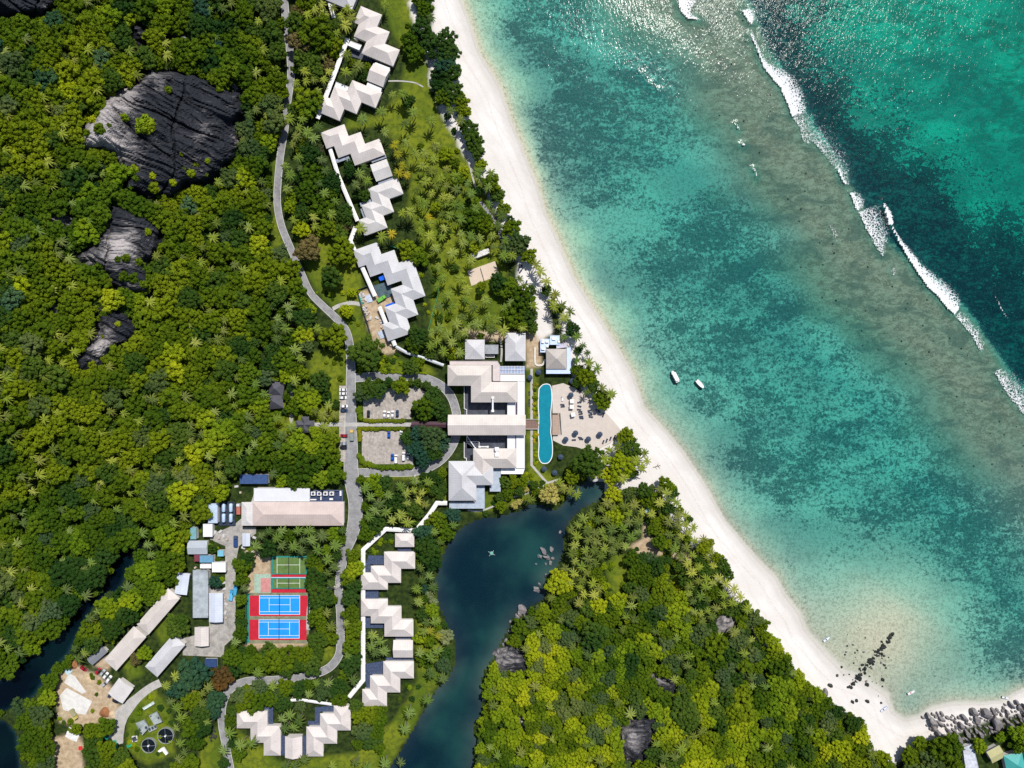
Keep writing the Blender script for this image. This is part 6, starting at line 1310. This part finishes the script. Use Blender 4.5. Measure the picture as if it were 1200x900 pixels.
HAND = [(240,490,13,'lime'),(252,516,16,'lime'),(264,502,15,'lime'),(228,530,14,'lime'),(210,580,19,'lime'),(192,610,13,'olive'),(158,595,14,'olive'),(173,668,13,'lime'),(88,542,12,'silver'),(97,562,10,'grey'),(428,413,21,'dark'),(390,396,17,'olive'),(400,295,17,'olive'),(361,292,15,'brown'),(389,325,13,'dark'),(376,242,15,'olive'),(352,267,11,'lime'),(341,243,9,'lime'),(341,231,8,'lime'),(407,366,7,'lime'),(412,343,6,'lime'),(404,362,6,'lime'),(362,362,8,'lime'),(375,446,12,'dark'),(372,38,21,'olive'),(352,48,14,'brown'),(366,80,15,'dark'),(359,116,18,'olive'),(362,180,14,'dark'),(366,203,15,'olive'),(316,166,11,'lime'),(387,145,11,'lime'),(392,150,8,'lime'),
 (424,462,9,'grey'),(497,479,14,'olive'),(477,513,9,'dark'),(433,455,11,'dark'),(444,458,9,'dark'),(470,452,11,'olive'),(505,512,16,'grey'),(512,478,12,'dark'),(490,527,12,'blue'),(508,530,11,'dark'),(521,597,8,'pale'),(513,594,5,'pale'),(645,580,13,'pale'),(655,572,8,'pale'),(603,592,5,'pale'),(609,588,4,'pale'),(522,747,10,'pale'),(508,706,6,'pale'),(504,696,6,'pale'),(520,780,10,'grey'),(258,797,13,'rust'),(264,787,7,'rust'),(226,790,20,'blue'),(685,470,15,'dark'),(706,468,13,'olive'),(688,441,12,'olive'),(655,452,12,'blue'),(672,408,11,'dark'),(690,542,20,'dark'),(672,556,12,'olive'),(655,683,16,'lime'),(728,548,17,'lime'),(716,558,12,'lime'),(722,606,13,'lime'),(640,470,0,''),(118,640,0,''),(288,152,12,'grey'),(335,440,10,'lime'),(360,470,15,'lime'),(350,462,10,'olive'),(385,532,14,'olive'),(360,545,17,'olive'),(340,530,14,'olive'),(375,515,10,'lime'),(330,545,12,'olive'),(446,642,12,'olive'),(437,648,9,'dark'),(520,640,0,''),(505,655,15,'dark'),(500,640,13,'dark'),(497,625,12,'blue'),(475,712,13,'olive'),(469,722,8,'olive'),(437,735,6,'dark'),(492,747,8,'lime'),(495,770,9,'olive'),(438,783,9,'olive'),(410,780,12,'dark'),(412,757,12,'olive'),(412,800,12,'dark'),(440,832,9,'lime'),(425,860,12,'grey'),(298,822,14,'olive'),(325,826,12,'grey'),(312,832,8,'olive'),(374,700,16,'dark'),(368,680,14,'dark'),(360,735,17,'olive'),(372,722,12,'olive'),(335,770,15,'olive'),(318,778,14,'olive'),(350,760,13,'olive'),(305,775,12,'olive'),(290,780,12,'olive'),(272,770,12,'olive'),(262,760,9,'olive'),(415,668,12,'lime'),(408,676,10,'olive'),(258,678,11,'blue'),(252,682,8,'blue'),(249,643,6,'dark'),(284,664,12,'olive'),(290,655,9,'dark'),(283,680,9,'olive'),(284,705,9,'olive'),(280,720,8,'olive'),(275,735,10,'olive'),(252,592-5,12,'olive'),(258,577,11,'lime'),(245,578,10,'olive'),(205,735,15,'dark'),(212,728,10,'dark'),(170,765,9,'lime'),(160,772,8,'brown'),(1112,880,19,'olive'),(1090,890,14,'grey'),(1150,862,11,'lime'),(1148,874,9,'lime'),(1195,862,13,'lime'),(697,745,17,'dark'),(680,730,10,'olive'),(792,720,15,'lime'),(800,738,12,'lime'),(740,775,10,'dark'),(820,745,15,'grey'),(838,758,16,'olive'),(802,832,17,'dark'),(806,848,14,'dark'),(870,830,17,'olive'),(858,836,13,'olive'),(945,760,9,'lime'),(866,752,14,'grey'),(886,782,0,''),(916,782,15,'olive'),(910,770,10,'olive'),(870,725,9,'olive'),(890,740,8,'olive'),(903,745,10,'lime'),(985,880,14,'lime'),(995,870,10,'olive'),(605,808,8,'lime'),(530,12,0,''),(521,47,15,'dark'),(524,60,15,'dark'),(505,18,14,'dark'),(497,10,10,'olive'),(494,32,12,'dark'),(503,48,12,'dark'),(522,75,14,'blue'),(528,84,12,'dark'),(514,86,10,'dark'),(530,108,13,'dark'),(540,118,10,'olive'),(545,130,8,'olive'),(549,150,11,'dark'),(555,165,12,'dark'),(560,178,9,'dark'),(563,193,8,'lime'),(575,215,12,'olive'),(582,228,10,'dark'),(590,245,9,'olive'),(600,268,12,'olive'),(608,285,13,'grey'),(598,295,14,'grey'),(620,300,10,'olive'),(612,350,15,'olive'),(605,370,16,'olive'),(618,372,12,'dark'),(665,370,9,'olive'),(672,388,9,'dark'),(648,352,8,'palm'),(655,362,7,'olive'),(478,118,9,'dark'),(520,112,11,'olive'),(485,60,12,'olive'),(480,45,11,'olive'),(523,180,9,'lime'),(534,210,10,'olive'),(555,255,14,'olive'),(567,262,12,'olive'),(478,292,13,'olive'),(490,300,12,'olive'),(521,270,8,'dark'),(577,345,0,''),(490,395,14,'dark'),(486,405,11,'olive'),(482,430,10,'dark'),(490,425,8,'olive')]
def place_of(u, v):
    if u > 1050: return 'beside the boulders at the beach end'
    if u > 555 and v > 560: return 'on the rocky headland beside the lake'
    if u > 600 and v > 395: return 'around the pool deck and restaurant'
    if u > 485 and v < 400: return 'in the belt behind the white beach'
    if 415 < u and 405 < v < 560: return 'around the car park loop'
    if 410 < u and v >= 560: return 'among the lakeside villas'
    if 335 < u and v < 400: return 'between the winding road and the villa rows'
    if u > 300 and v >= 400 and v < 570: return 'on the lawn edge beside the main road'
    if u > 265 and v >= 570: return 'around the sports courts'
    if u > 195 and v > 560: return 'around the service yard'
    if v > 735: return 'around the dirt yard and river'
    return 'in the hillside forest'
for (u, v, r, kd) in HAND:
    if r: plant(u, v, r, kd, place_of(u, v), None if r >= 18 or (415 < u < 512 and 440 < v < 535) else hard, force=True)
PH = [(425,139),(447,131),(451,156),(484,132),(475,146),(476,167),(505,142),(510,172),(487,181),(497,180),(495,195),(497,215),(472,110),(460,112),(354,140),(360,155),(347,160),(367,162),(407,65),(417,80),(405,85),(420,77),(450,5),(422,205),(430,212),(417,217),(511,172),(508,187),(499,213),(492,234),(560,202),(575,203),(472,251),(481,249),(504,262),(521,268),(517,210),(523,217),(512,218),(533,207),(535,223),(527,232),(523,238),(533,240),(540,243),(527,253),(540,257),(518,251),(552,227),(557,245),(573,240),(587,253),(572,220),(510,292),(503,277),(518,278),(530,297),(543,285),(552,277),(562,280),(552,305),(577,277),(492,272),(512,292),(540,327),(547,340),(526,346),(515,359),(546,352),(569,352),(542,372),(545,390),(560,380),(572,372),(582,375),(555,360),(512,400),(520,412),(505,405),(525,392),(447,277),(422,267),(520,232),(498,240),(583,265),(592,282),(600,300),(590,300),(535,380),(552,382),(530,402),(515,385),(505,390),(575,385),(590,388),(640,330),(650,345),(658,358),(648,360),(662,372),(668,365),(676,395),(690,425),(700,432),(705,455),(715,462),(633,318),(628,310),
 (436,745),(445,752),(440,765),(450,762),(435,758),(331,842),(340,838),(350,845),(345,852),(335,853),(497,740),(505,790),(519,795),(501,820),(480,835),(474,855),(500,730),(510,728),(492,765),(505,770),(513,762),(508,688),(495,680),(503,675),(488,690),(452,600),(460,610),(470,603),(478,612),(440,598),(433,605),(476,578),(470,570),(455,580),(445,590),(660,572),(668,575),(676,580),(655,566),(690,552),(700,555),(735,545),(745,540),(752,548),(758,540),(730,560),(300,640),(325,630),(345,640),(353,645),(362,622),(378,628),(372,645),(385,655),(392,640),(330,622),(350,622),(366,632),(430,900),(470,893),(451,895),(417,893),(390,897),(356,890),(335,897),(345,898),(283,872),(295,870),(270,858),(262,880),(383,718),(320,555),(300,450),(310,462),(325,490),(342,500),(385,475),(380,500),(372,385),(335,385),(345,410),(352,420),(338,360),(330,330),(340,140),(335,195),(350,185),(340,205),(358,85),(390,10),(400,18),(411,20),(395,40),(405,30),(408,12)]
YP = [(462,170),(466,181),(471,194),(467,202),(477,206),(503,255),(459,275),(514,745),(504,738)]
for (u, v) in PH: plant(u, v, random.uniform(7.5, 10), 'palm' if random.random() < .7 else 'palmd', place_of(u, v), None, force=True)
for (u, v) in YP: plant(u, v, random.uniform(6, 9), 'palmy', place_of(u, v), None, force=True)
def zone(poly, rmin, rmax, mix, palms, place=None, n=4000, mask=None, k=0.62, pr=(6.5, 9.5), maxn=9999):
    P = np.array(poly); lo, hi = P.min(0), P.max(0); kinds, wts = zip(*mix.items()); cnt = 0
    U_ = rng.uniform(lo[0], hi[0], n); V_ = rng.uniform(lo[1], hi[1], n); ins = inside(U_, V_, poly); big_ = fbm(U_/70+5, V_/70, 3); order = np.argsort(-rng.random(n)); rad = rmin+(rmax-rmin)*rng.random(n)**1.9; rad = -np.sort(-rad)
    for q, i in enumerate(order):
        if not ins[i]: continue
        u, v = float(U_[i]), float(V_[i])
        if random.random() < palms: kd = 'palm' if random.random() < .55 else 'palmd'; r = random.uniform(*pr)
        else: kd = random.choices(kinds, [w_*(1.8 if (kq in ('lime',)) == (big_[i] > 0.5) else 0.7) for kq, w_ in zip(kinds, wts)])[0]; r = float(rad[q])
        if plant(u, v, r, kd, place or place_of(u, v), blocked if mask is None else mask, k): cnt += 1
        if cnt >= maxn: break
HILL = [(-40,-40),(326,-40),(330,60),(330,130),(322,190),(318,240),(326,275),(343,318),(356,350),(360,400),(356,440),(322,440),(312,480),(318,545),(282,558),(270,590),(240,606),(224,600),(216,650),(202,684),(170,706),(150,728),(120,757),(104,778),(70,784),(60,810),(60,870),(52,920),(-40,920)]
zone(HILL, 4.2, 14.5, {'olive': 7, 'lime': 1.1, 'dark': 1.7, 'grey': 0.5, 'blue': 0.12}, 0.17, n=26000, k=0.56)
zone([(345,-40),(380,-40),(392,30),(404,48),(370,142),(386,178),(415,262),(412,290),(385,305),(345,262),(334,230),(340,180),(346,100)], 6, 13, {'olive': 4, 'lime': 1, 'dark': 3, 'brown': 1}, 0.3, n=3000)
zone([(400,60),(428,66),(438,95),(402,108),(392,100)], 5, 8, {'olive': 1, 'dark': 1}, 0.6, n=500, mask=hard)
zone([(404,185),(440,195),(425,235),(412,225)], 5, 8, {'dark': 1}, 0.6, n=500, mask=hard)
zone([(483,-5),(510,-5),(508,40),(535,42),(537,95),(552,128),(566,178),(560,185),(545,165),(524,130),(512,100),(505,60)], 5, 11, {'dark': 4, 'olive': 2, 'blue': 1}, 0.25, n=1500, mask=hard)
zone([(562,198),(575,196),(596,250),(618,290),(635,320),(672,385),(700,425),(702,448),(722,465),(712,482),(690,478),(672,458),(676,430),(655,390),(642,345),(628,315),(612,310),(600,312),(580,275)], 4.5, 9, {'olive': 4, 'dark': 3, 'lime': 1}, 0.5, n=2500, mask=hard, pr=(5.5, 8))
zone([(500,388),(600,372),(606,388),(545,398),(542,424),(505,424)], 4.5, 9, {'olive': 2, 'dark': 2}, 0.7, n=900, mask=hard)
zone([(575,330),(622,325),(628,385),(575,388),(595,352)], 7, 13, {'olive': 3, 'dark': 2}, 0.35, n=700, mask=hard)
zone([(492,170),(545,190),(585,265),(590,300),(545,290),(500,290),(486,235)], 4, 8, {'olive': 3, 'dark': 2, 'lime': 1}, 0.72, n=600, mask=hard, k=0.70)
zone([(420,560),(485,560),(500,582),(500,600),(480,620),(450,616),(424,640),(420,600)], 6, 11, {'olive': 4, 'dark': 3, 'lime': 1}, 0.35, n=1500, mask=hard)
zone([(285,618),(408,618),(406,648),(392,690),(366,702),(362,650),(320,648),(296,644)], 6, 11, {'olive': 4, 'dark': 3, 'lime': 1}, 0.35, n=2000, mask=hard)
zone([(268,640),(288,650),(289,754),(300,764),(360,752),(366,705),(390,700),(392,745),(378,752),(370,782),(268,792),(262,760),(276,740)], 6, 12, {'olive': 6, 'dark': 2, 'lime': 1}, 0.08, n=2500, mask=hard)
zone([(190,795),(240,785),(262,800),(256,815),(246,860),(235,900),(205,905),(206,880),(200,830)], 7, 13, {'olive': 3, 'dark': 4, 'blue': 1}, 0.2, n=1800)
zone([(270,800),(400,800),(415,815),(405,830),(372,828),(330,828),(300,836),(272,838)], 6, 11, {'olive': 3, 'dark': 2, 'grey': 1}, 0.2, n=1500, mask=hard)
zone([(262,830),(278,832),(280,890),(262,900)], 5, 9, {'dark': 3, 'olive': 2}, 0.4, n=500, mask=hard)
zone([(86,852),(128,846),(140,885),(152,905),(100,908),(90,880)], 7, 12, {'olive': 3, 'dark': 2}, 0.1, n=1000)
zone([(412,640),(424,648),(422,800),(405,812),(402,775),(404,690)], 6, 11, {'dark': 4, 'olive': 3}, 0.1, n=1500, mask=hard)
zone([(488,600),(528,602),(545,612),(520,640),(508,672),(506,690),(488,695),(487,640)], 5, 11, {'dark': 3, 'olive': 3, 'blue': 1}, 0.25, n=1200, mask=hard)
zone([(486,690),(512,700),(520,726),(531,750),(531,778),(522,792),(486,770)], 5, 9, {'olive': 3, 'dark': 2, 'lime': 1}, 0.5, n=600, mask=hard)
zone([(425,805),(450,825),(445,880),(420,880),(412,840)], 6, 11, {'grey': 2, 'olive': 2, 'dark': 1}, 0.15, n=300, mask=hard)
zone([(566,800),(602,745),(650,735),(735,760),(735,905),(560,905)], 4.5, 10, {'lime': 6, 'olive': 2, 'grey': 1}, 0.14, n=3500, k=0.56)
zone([(664,618),(705,588),(740,590),(770,605),(765,640),(735,640),(706,650),(700,700),(655,700)], 5, 9, {'olive': 2, 'lime': 1}, 0.88, n=2500, pr=(7, 10), k=0.52)
zone([(770,565),(786,560),(852,664),(880,712),(850,760),(820,740),(790,650)], 5, 9, {'dark': 3, 'olive': 2}, 0.7, n=2500, pr=(6.5, 9.5), k=0.52, mask=hard)
zone([(712,572),(740,575),(785,560),(802,598),(852,664),(880,712),(932,780),(976,826),(1008,840),(1018,868),(1046,892),(1046,930),(556,930),(560,860),(570,800),(602,742),(650,690),(664,640),(690,600)], 4.5, 11, {'olive': 4, 'lime': 4.0, 'dark': 1.3, 'grey': 1.0}, 0.14, n=14000, k=0.56, mask=blocked)
zone([(652,560),(690,525),(735,505),(764,540),(735,562),(690,563)], 6, 12, {'olive': 3, 'dark': 2, 'lime': 2}, 0.4, n=900, mask=hard)
zone([(585,560),(612,550),(636,578),(655,570),(662,585),(645,596),(600,600),(580,602)], 4, 8, {'dark': 2, 'olive': 2, 'pale': 1}, 0.4, n=500, mask=hard)
zone([(484,455),(520,465),(526,492),(484,494)], 7, 12, {'dark': 3, 'blue': 1, 'olive': 1}, 0.0, n=400, mask=hard); zone([(484,508),(528,508),(522,528),(490,546),(486,530)], 7, 12, {'dark': 2, 'blue': 3}, 0.0, n=400, mask=hard)
zone([(486,560),(526,548),(526,586),(508,582),(496,574)], 3.5, 7, {'dark': 3, 'olive': 2}, 0.25, n=300, mask=hard)
zone([(425,446),(500,446),(500,453),(430,456)], 4, 7, {'dark': 3, 'olive': 2}, 0.0, n=300, mask=hard)
zone([(315,505),(345,505),(396,505),(400,560),(340,565),(315,560)], 7, 13, {'olive': 4, 'lime': 2}, 0.1, n=900, mask=hard)
zone([(320,430),(345,425),(362,452),(395,465),(395,490),(345,490),(330,480)], 5, 10, {'olive': 3, 'dark': 3}, 0.3, n=500, mask=hard, maxn=16)
zone([(1072,868),(1100,864),(1130,876),(1128,930),(1046,930)], 6, 12, {'olive': 3, 'grey': 2, 'dark': 1}, 0.1, n=700, mask=hard)
zone([(1156,840),(1205,850),(1205,880),(1170,872)], 4, 8, {'lime': 2, 'olive': 1}, 0.1, n=200, mask=hard)
zone([(130,730),(150,735),(170,700),(196,690),(140,770),(115,762)], 5, 10, {'olive': 2}, 0.1, n=300, mask=hard)
zone([(505,300),(600,330),(598,372),(510,388)], 4, 8, {'olive': 2, 'dark': 1}, 0.75, n=350, mask=hard, k=0.8)
# small shrubs
SHR = []
def shrubs(poly, n, rmin=1.6, rmax=3.6, mix=('olive','lime','dark'), mask=None):
    P = np.array(poly); lo, hi = P.min(0), P.max(0); c = 0
    for _ in range(n*30):
        u, v = random.uniform(lo[0], hi[0]), random.uniform(lo[1], hi[1]); r = random.uniform(rmin, rmax)
        if inside(np.array([u]), np.array([v]), poly)[0] and free(hard if mask is None else mask, u, v, r*0.6) and near_ok(u, v, r, 0.55):
            cells.setdefault((int(u//16), int(v//16)), []).append((u, v, r)); SHR.append((u, v, r, random.choice(mix))); c += 1
            if c >= n: break
shrubs([(625.5,448),(630,448),(630,545),(625.5,545)], 34, 1.3, 2.4, ('lime','olive','palmy')); shrubs([(446,405),(500,424),(500,430),(440,436)], 12); shrubs([(420,412),(500,440),(500,437),(420,438)], 10, mix=('lime',))
shrubs([(450,270),(520,300),(510,400),(490,330)], 16); shrubs([(365,340),(420,340),(425,400),(395,370)], 12); shrubs([(430,620),(500,600),(500,640),(430,660)], 14); shrubs([(460,800),(510,800),(450,890),(420,890)], 10); shrubs([(140,800),(205,830),(200,898),(140,880)], 24); shrubs([(318,470),(350,470),(340,515),(318,515)], 8); shrubs([(362,410),(405,410),(398,540),(370,540)], 12)
shrubs([(530,400),(545,400),(545,425),(525,425)], 8); shrubs([(617,555),(650,560),(640,590),(560,605)], 12); shrubs([(60,780),(120,780),(110,860),(60,860)], 10, mask=hard); shrubs([(240,585),(300,640),(270,740),(225,660)], 18); shrubs([(485,20),(560,180),(540,190),(470,30)], 14); shrubs([(700,640),(830,650),(830,720),(700,710)], 24)
# ------------------------------------------------------------------ set the plants out
arr = np.array([(p[0], p[1], p[2]) for p in PLANTS]); isp = np.array([p[3].startswith('palm') for p in PLANTS])
tall = np.where(isp, 0.0, rng.uniform(-0.6, 2.2, len(arr)))
hgt = np.where(isp, arr[:, 2]*0.5*2.1*0.92, arr[:, 2]*0.5*0.95)
gx, gy, gz = ground_many(arr[:, 0], arr[:, 1], hgt+tall)
LOOK = {'olive': 'rounded olive green broadleaf tree', 'lime': 'bright yellow green broadleaf tree', 'dark': 'dense dark green broadleaf tree', 'grey': 'dull grey green broadleaf tree', 'blue': 'blue green fine leaved tree', 'pale': 'pale cream yellow crowned tree', 'rust': 'rust and green crowned tree', 'brown': 'brownish green crowned tree', 'silver': 'silvery blue crowned tree', 'palm': 'green coconut palm', 'palmd': 'dark green coconut palm', 'palmy': 'golden yellow coconut palm'}
order = list(range(len(PLANTS))); handn = sum(1 for h in HAND if h[2])
def rank(i):
    u, v, r, kd, pl = PLANTS[i]; vis = -40 <= u <= 1240 and 0 <= u <= 1200 and 0 <= v <= 900
    return -(r+(8 if pl != 'in the hillside forest' else 0)+(20 if kd == 'palmy' else 0)-(0 if vis else 100))
trees = sorted([i for i in order if not isp[i]], key=rank); palms = sorted([i for i in order if isp[i]], key=rank)
own_t, rest_t = trees[:298], trees[298:]; own_p, rest_p = palms[:298], palms[298:]
for i in own_t:
    u, v, r, kd, pl = PLANTS[i]; s = r*0.5; o = empty('broadleaf_tree', (gx[i], gy[i], gz[i]), LOOK[kd]+' '+pl, 'tree', LOOK[kd]+'s '+pl, random.uniform(0, 6.28)); o.scale = (s, s, s*random.uniform(0.9, 1.15))
    ob('trunk', TRK[i % 3], o)
    cm = BIG[kd][0] if (r >= 13.5 and kd in BIG) else CRN[kd][i % len(CRN[kd])]
    ob('crown', cm, o, (0, 0, 0.62))
for i in own_p:
    u, v, r, kd, pl = PLANTS[i]; s = r*0.5; o = empty('coconut_palm', (gx[i], gy[i], gz[i]), LOOK[kd]+' '+pl, 'palm', LOOK[kd]+'s '+pl, random.uniform(0, 6.28)); o.scale = (s, s, s*random.uniform(0.85, 1.1))
    ob('trunk', PTR[i % 3], o); ob('crown', PCR[kd][i % 3], o, (0, 0, 2.2))
def scatter(name, idx, sources, label, zlift):
    """the remaining plants of the wood as one mass"""
    n = len(idx)
    if not n: return
    me = bpy.data.meshes.new(name); me.vertices.add(n); sc = np.array([PLANTS[i][2]*0.5 for i in idx]); co = np.stack([gx[idx], gy[idx], gz[idx]+tall[idx]+zlift*sc], 1)
    me.vertices.foreach_set('co', co.astype(np.float32).ravel())
    names = sorted(sources); table = []; 
    for kd in names:
        for m_ in sources[kd]: table.append((kd, m_))
    pick = []
    for i in idx:
        opts = [q for q, (kd, _) in enumerate(table) if kd == PLANTS[i][3]]; pick.append(opts[i % len(opts)])
    me.attributes.new('pick', 'INT', 'POINT').data.foreach_set('value', np.array(pick, np.int32)); me.attributes.new('scl', 'FLOAT', 'POINT').data.foreach_set('value', sc.astype(np.float32)); me.attributes.new('rot', 'FLOAT', 'POINT').data.foreach_set('value', rng.uniform(0, 6.28, n).astype(np.float32))
    for kd in names:
        for m_ in sources[kd]:
            for mq in m_.materials:
                if mq.name not in me.materials: me.materials.append(mq)
    o = ob(name, me); tag(o, label, 'forest', kind='stuff')
    ng = bpy.data.node_groups.new(name, 'GeometryNodeTree'); ng.interface.new_socket('Geometry', in_out='INPUT', socket_type='NodeSocketGeometry'); ng.interface.new_socket('Geometry', in_out='OUTPUT', socket_type='NodeSocketGeometry')
    N = ng.nodes; Lk = ng.links.new; gi = N.new('NodeGroupInput'); go = N.new('NodeGroupOutput'); g2i = N.new('GeometryNodeGeometryToInstance')
    for (kd, m_) in reversed(table):
        src = SRC[m_.name]; oi = N.new('GeometryNodeObjectInfo'); oi.transform_space = 'ORIGINAL'; oi.inputs['Object'].default_value = src; oi.inputs['As Instance'].default_value = False
        one = N.new('GeometryNodeGeometryToInstance'); Lk(oi.outputs['Geometry'], one.inputs[0]); table_nodes.append(one)
    jn = N.new('GeometryNodeJoinGeometry')
    for one in table_nodes: Lk(one.outputs[0], jn.inputs[0])
    table_nodes.clear()
    def at(nm, ty):
        a = N.new('GeometryNodeInputNamedAttribute'); a.data_type = ty; a.inputs['Name'].default_value = nm; return a.outputs[0]
    iop = N.new('GeometryNodeInstanceOnPoints'); Lk(gi.outputs[0], iop.inputs['Points']); Lk(jn.outputs[0], iop.inputs['Instance']); iop.inputs['Pick Instance'].default_value = True; Lk(at('pick', 'INT'), iop.inputs['Instance Index'])
    cx = N.new('ShaderNodeCombineXYZ'); Lk(at('rot', 'FLOAT'), cx.inputs[2]); e2 = N.new('FunctionNodeEulerToRotation'); Lk(cx.outputs[0], e2.inputs[0]); Lk(e2.outputs[0], iop.inputs['Rotation'])
    c2 = N.new('ShaderNodeCombineXYZ'); s_ = at('scl', 'FLOAT')
    for q in range(3): Lk(s_, c2.inputs[q])
    Lk(c2.outputs[0], iop.inputs['Scale']); Lk(iop.outputs[0], go.inputs[0])
    md = o.modifiers.new('scatter', 'NODES'); md.node_group = ng
table_nodes = []
SRC = {}
for o in bpy.data.objects:
    if o.type == 'MESH' and o.name.startswith('crown') and o.data.name not in SRC: SRC[o.data.name] = o
def have(d, idx): 
    out = {}
    for kd in d:
        ms_ = [m_ for m_ in d[kd] if m_.name in SRC]
        if ms_ and any(PLANTS[i][3] == kd for i in idx): out[kd] = ms_
    return out
def usable(idx, d): return [i for i in idx if PLANTS[i][3] in d]
sd_ = have(CRN, rest_t); scatter('forest_canopy', np.array(usable(rest_t, sd_)), sd_, 'dense mixed broadleaf canopy filling the hillside and headland', 0.62)
sd_ = have(PCR, rest_p); scatter('palm_thicket', np.array(usable(rest_p, sd_)), sd_, 'mass of palm crowns mixed into the forest', 2.2) if len(rest_p) else None
SCR = {kd: [crown(sum(map(ord, kd))+90, LM[kd], flat=0.8, ncl=7, rc=0.42, leaves=26, lsz=0.16, name='shrub')] for kd in ('olive','lime','dark','palmy')}
for (u, v, r, kd) in SHR:
    x, y, z = ground_at(u, v, r*0.3); o = ob('shrub', SCR[kd][0], None, (x, y, z-0.05), random.uniform(0, 6), r*0.5)
    cl = {'olive': 'low olive green shrub', 'lime': 'low bright yellow green shrub', 'dark': 'low dark green shrub', 'palmy': 'low golden shrub'}[kd]; pl = 'in the planting strip beside the pool' if 625 < u < 631 and 445 < v < 548 else place_of(u, v)
    tag(o, cl+' '+pl, 'shrub', cl+'s '+pl)
def on_rock(u, v, r, kd, label):
    best = None
    for a_, b_, xyz in ROCKV:
        if len(a_):
            q = (a_-u)**2+(b_-v)**2; i = int(np.argmin(q))
            if best is None or q[i] < best[0]: best = (q[i], xyz[i])
    x, y, z = best[1]; tag(ob('shrub', SCR[kd][0], None, (x, y, z-0.3), random.uniform(0, 6), r*0.5), label, 'shrub', 'shrubs growing on the granite')
on_rock(171, 147, 10, 'lime', 'round bright yellow green bush alone on the granite dome')
for k in range(46):
    u, v = random.choice([(random.gauss(118, 12), random.gauss(146, 10)), (random.uniform(130, 280), random.uniform(100, 225)), (random.gauss(165, 12), random.gauss(206, 9)), (random.uniform(95, 185), random.uniform(245, 345)), (random.uniform(95, 185), random.uniform(245, 345)), (random.uniform(95, 165), random.uniform(360, 430)), (random.gauss(225, 14), random.gauss(200, 10))])
    on_rock(u, v, random.uniform(2.2, 6.0), random.choice(['lime', 'olive', 'olive']), 'small green bush rooted in a granite crack')
def hedge(label, pts, wd, h=1.3, kd='hedge'):
    r = np.random.default_rng(int(pts[0][0]*7+pts[0][1])); VV = []; FF = []; off = 0; P = np.array(pts, float)
    for a, b2 in zip(P[:-1], P[1:]):
        L = np.hypot(*(b2-a)); n = max(2, int(L/1.7))
        for j in range(n):
            q = a+(b2-a)*(j+0.5)/n+r.normal(size=2)*0.25*wd*0.5; x, y = W(q[0], q[1], LAND+h); cr = wd*0.25*r.uniform(0.85, 1.25)
            D = IV1*(1+0.18*r.normal(size=(len(IV1), 1))); D[:, 2] *= h/cr*0.5; VV.append(D*cr+[x, y, LAND+h*0.5]); FF.append(IF1+off); off += len(IV1)
            nn = r.normal(size=(26, 3)); nn[:, 2] = np.abs(nn[:, 2]); nn /= np.linalg.norm(nn, axis=1)[:, None]; lv, lf = leaf_cards(r, nn*[cr*1.05, cr*1.05, h*0.55]+[x, y, LAND+h*0.5], nn, 0.28); VV.append(lv); FF.append(lf+off); off += len(lv)
    o = ob('hedge', np_mesh('hedge', np.concatenate(VV), np.concatenate(FF), [LM[kd]])); tag(o, label, 'hedge')
hedge('clipped yellow hedge between the gravel lot and the entrance path', [(426,493),(474,493)], 4.0); hedge('clipped yellow hedge on the other side of the entrance path', [(419,502.6),(474,502.6)], 4.2); hedge('short hedge along the lower gravel lot entrance', [(421,505),(422,517)], 4.5); hedge('leafy hedge below the lower gravel lot', [(421,534),(424,542),(440,547.5),(482,547.5)], 5.5, 1.8, 'olive'); hedge('short hedge at the corner of the upper gravel lot', [(420.5,478),(421,492)], 6, 1.8, 'olive'); hedge('low hedge along the lawn above the loop drive', [(446,436),(500,437)], 2.6, 0.9, 'lime')
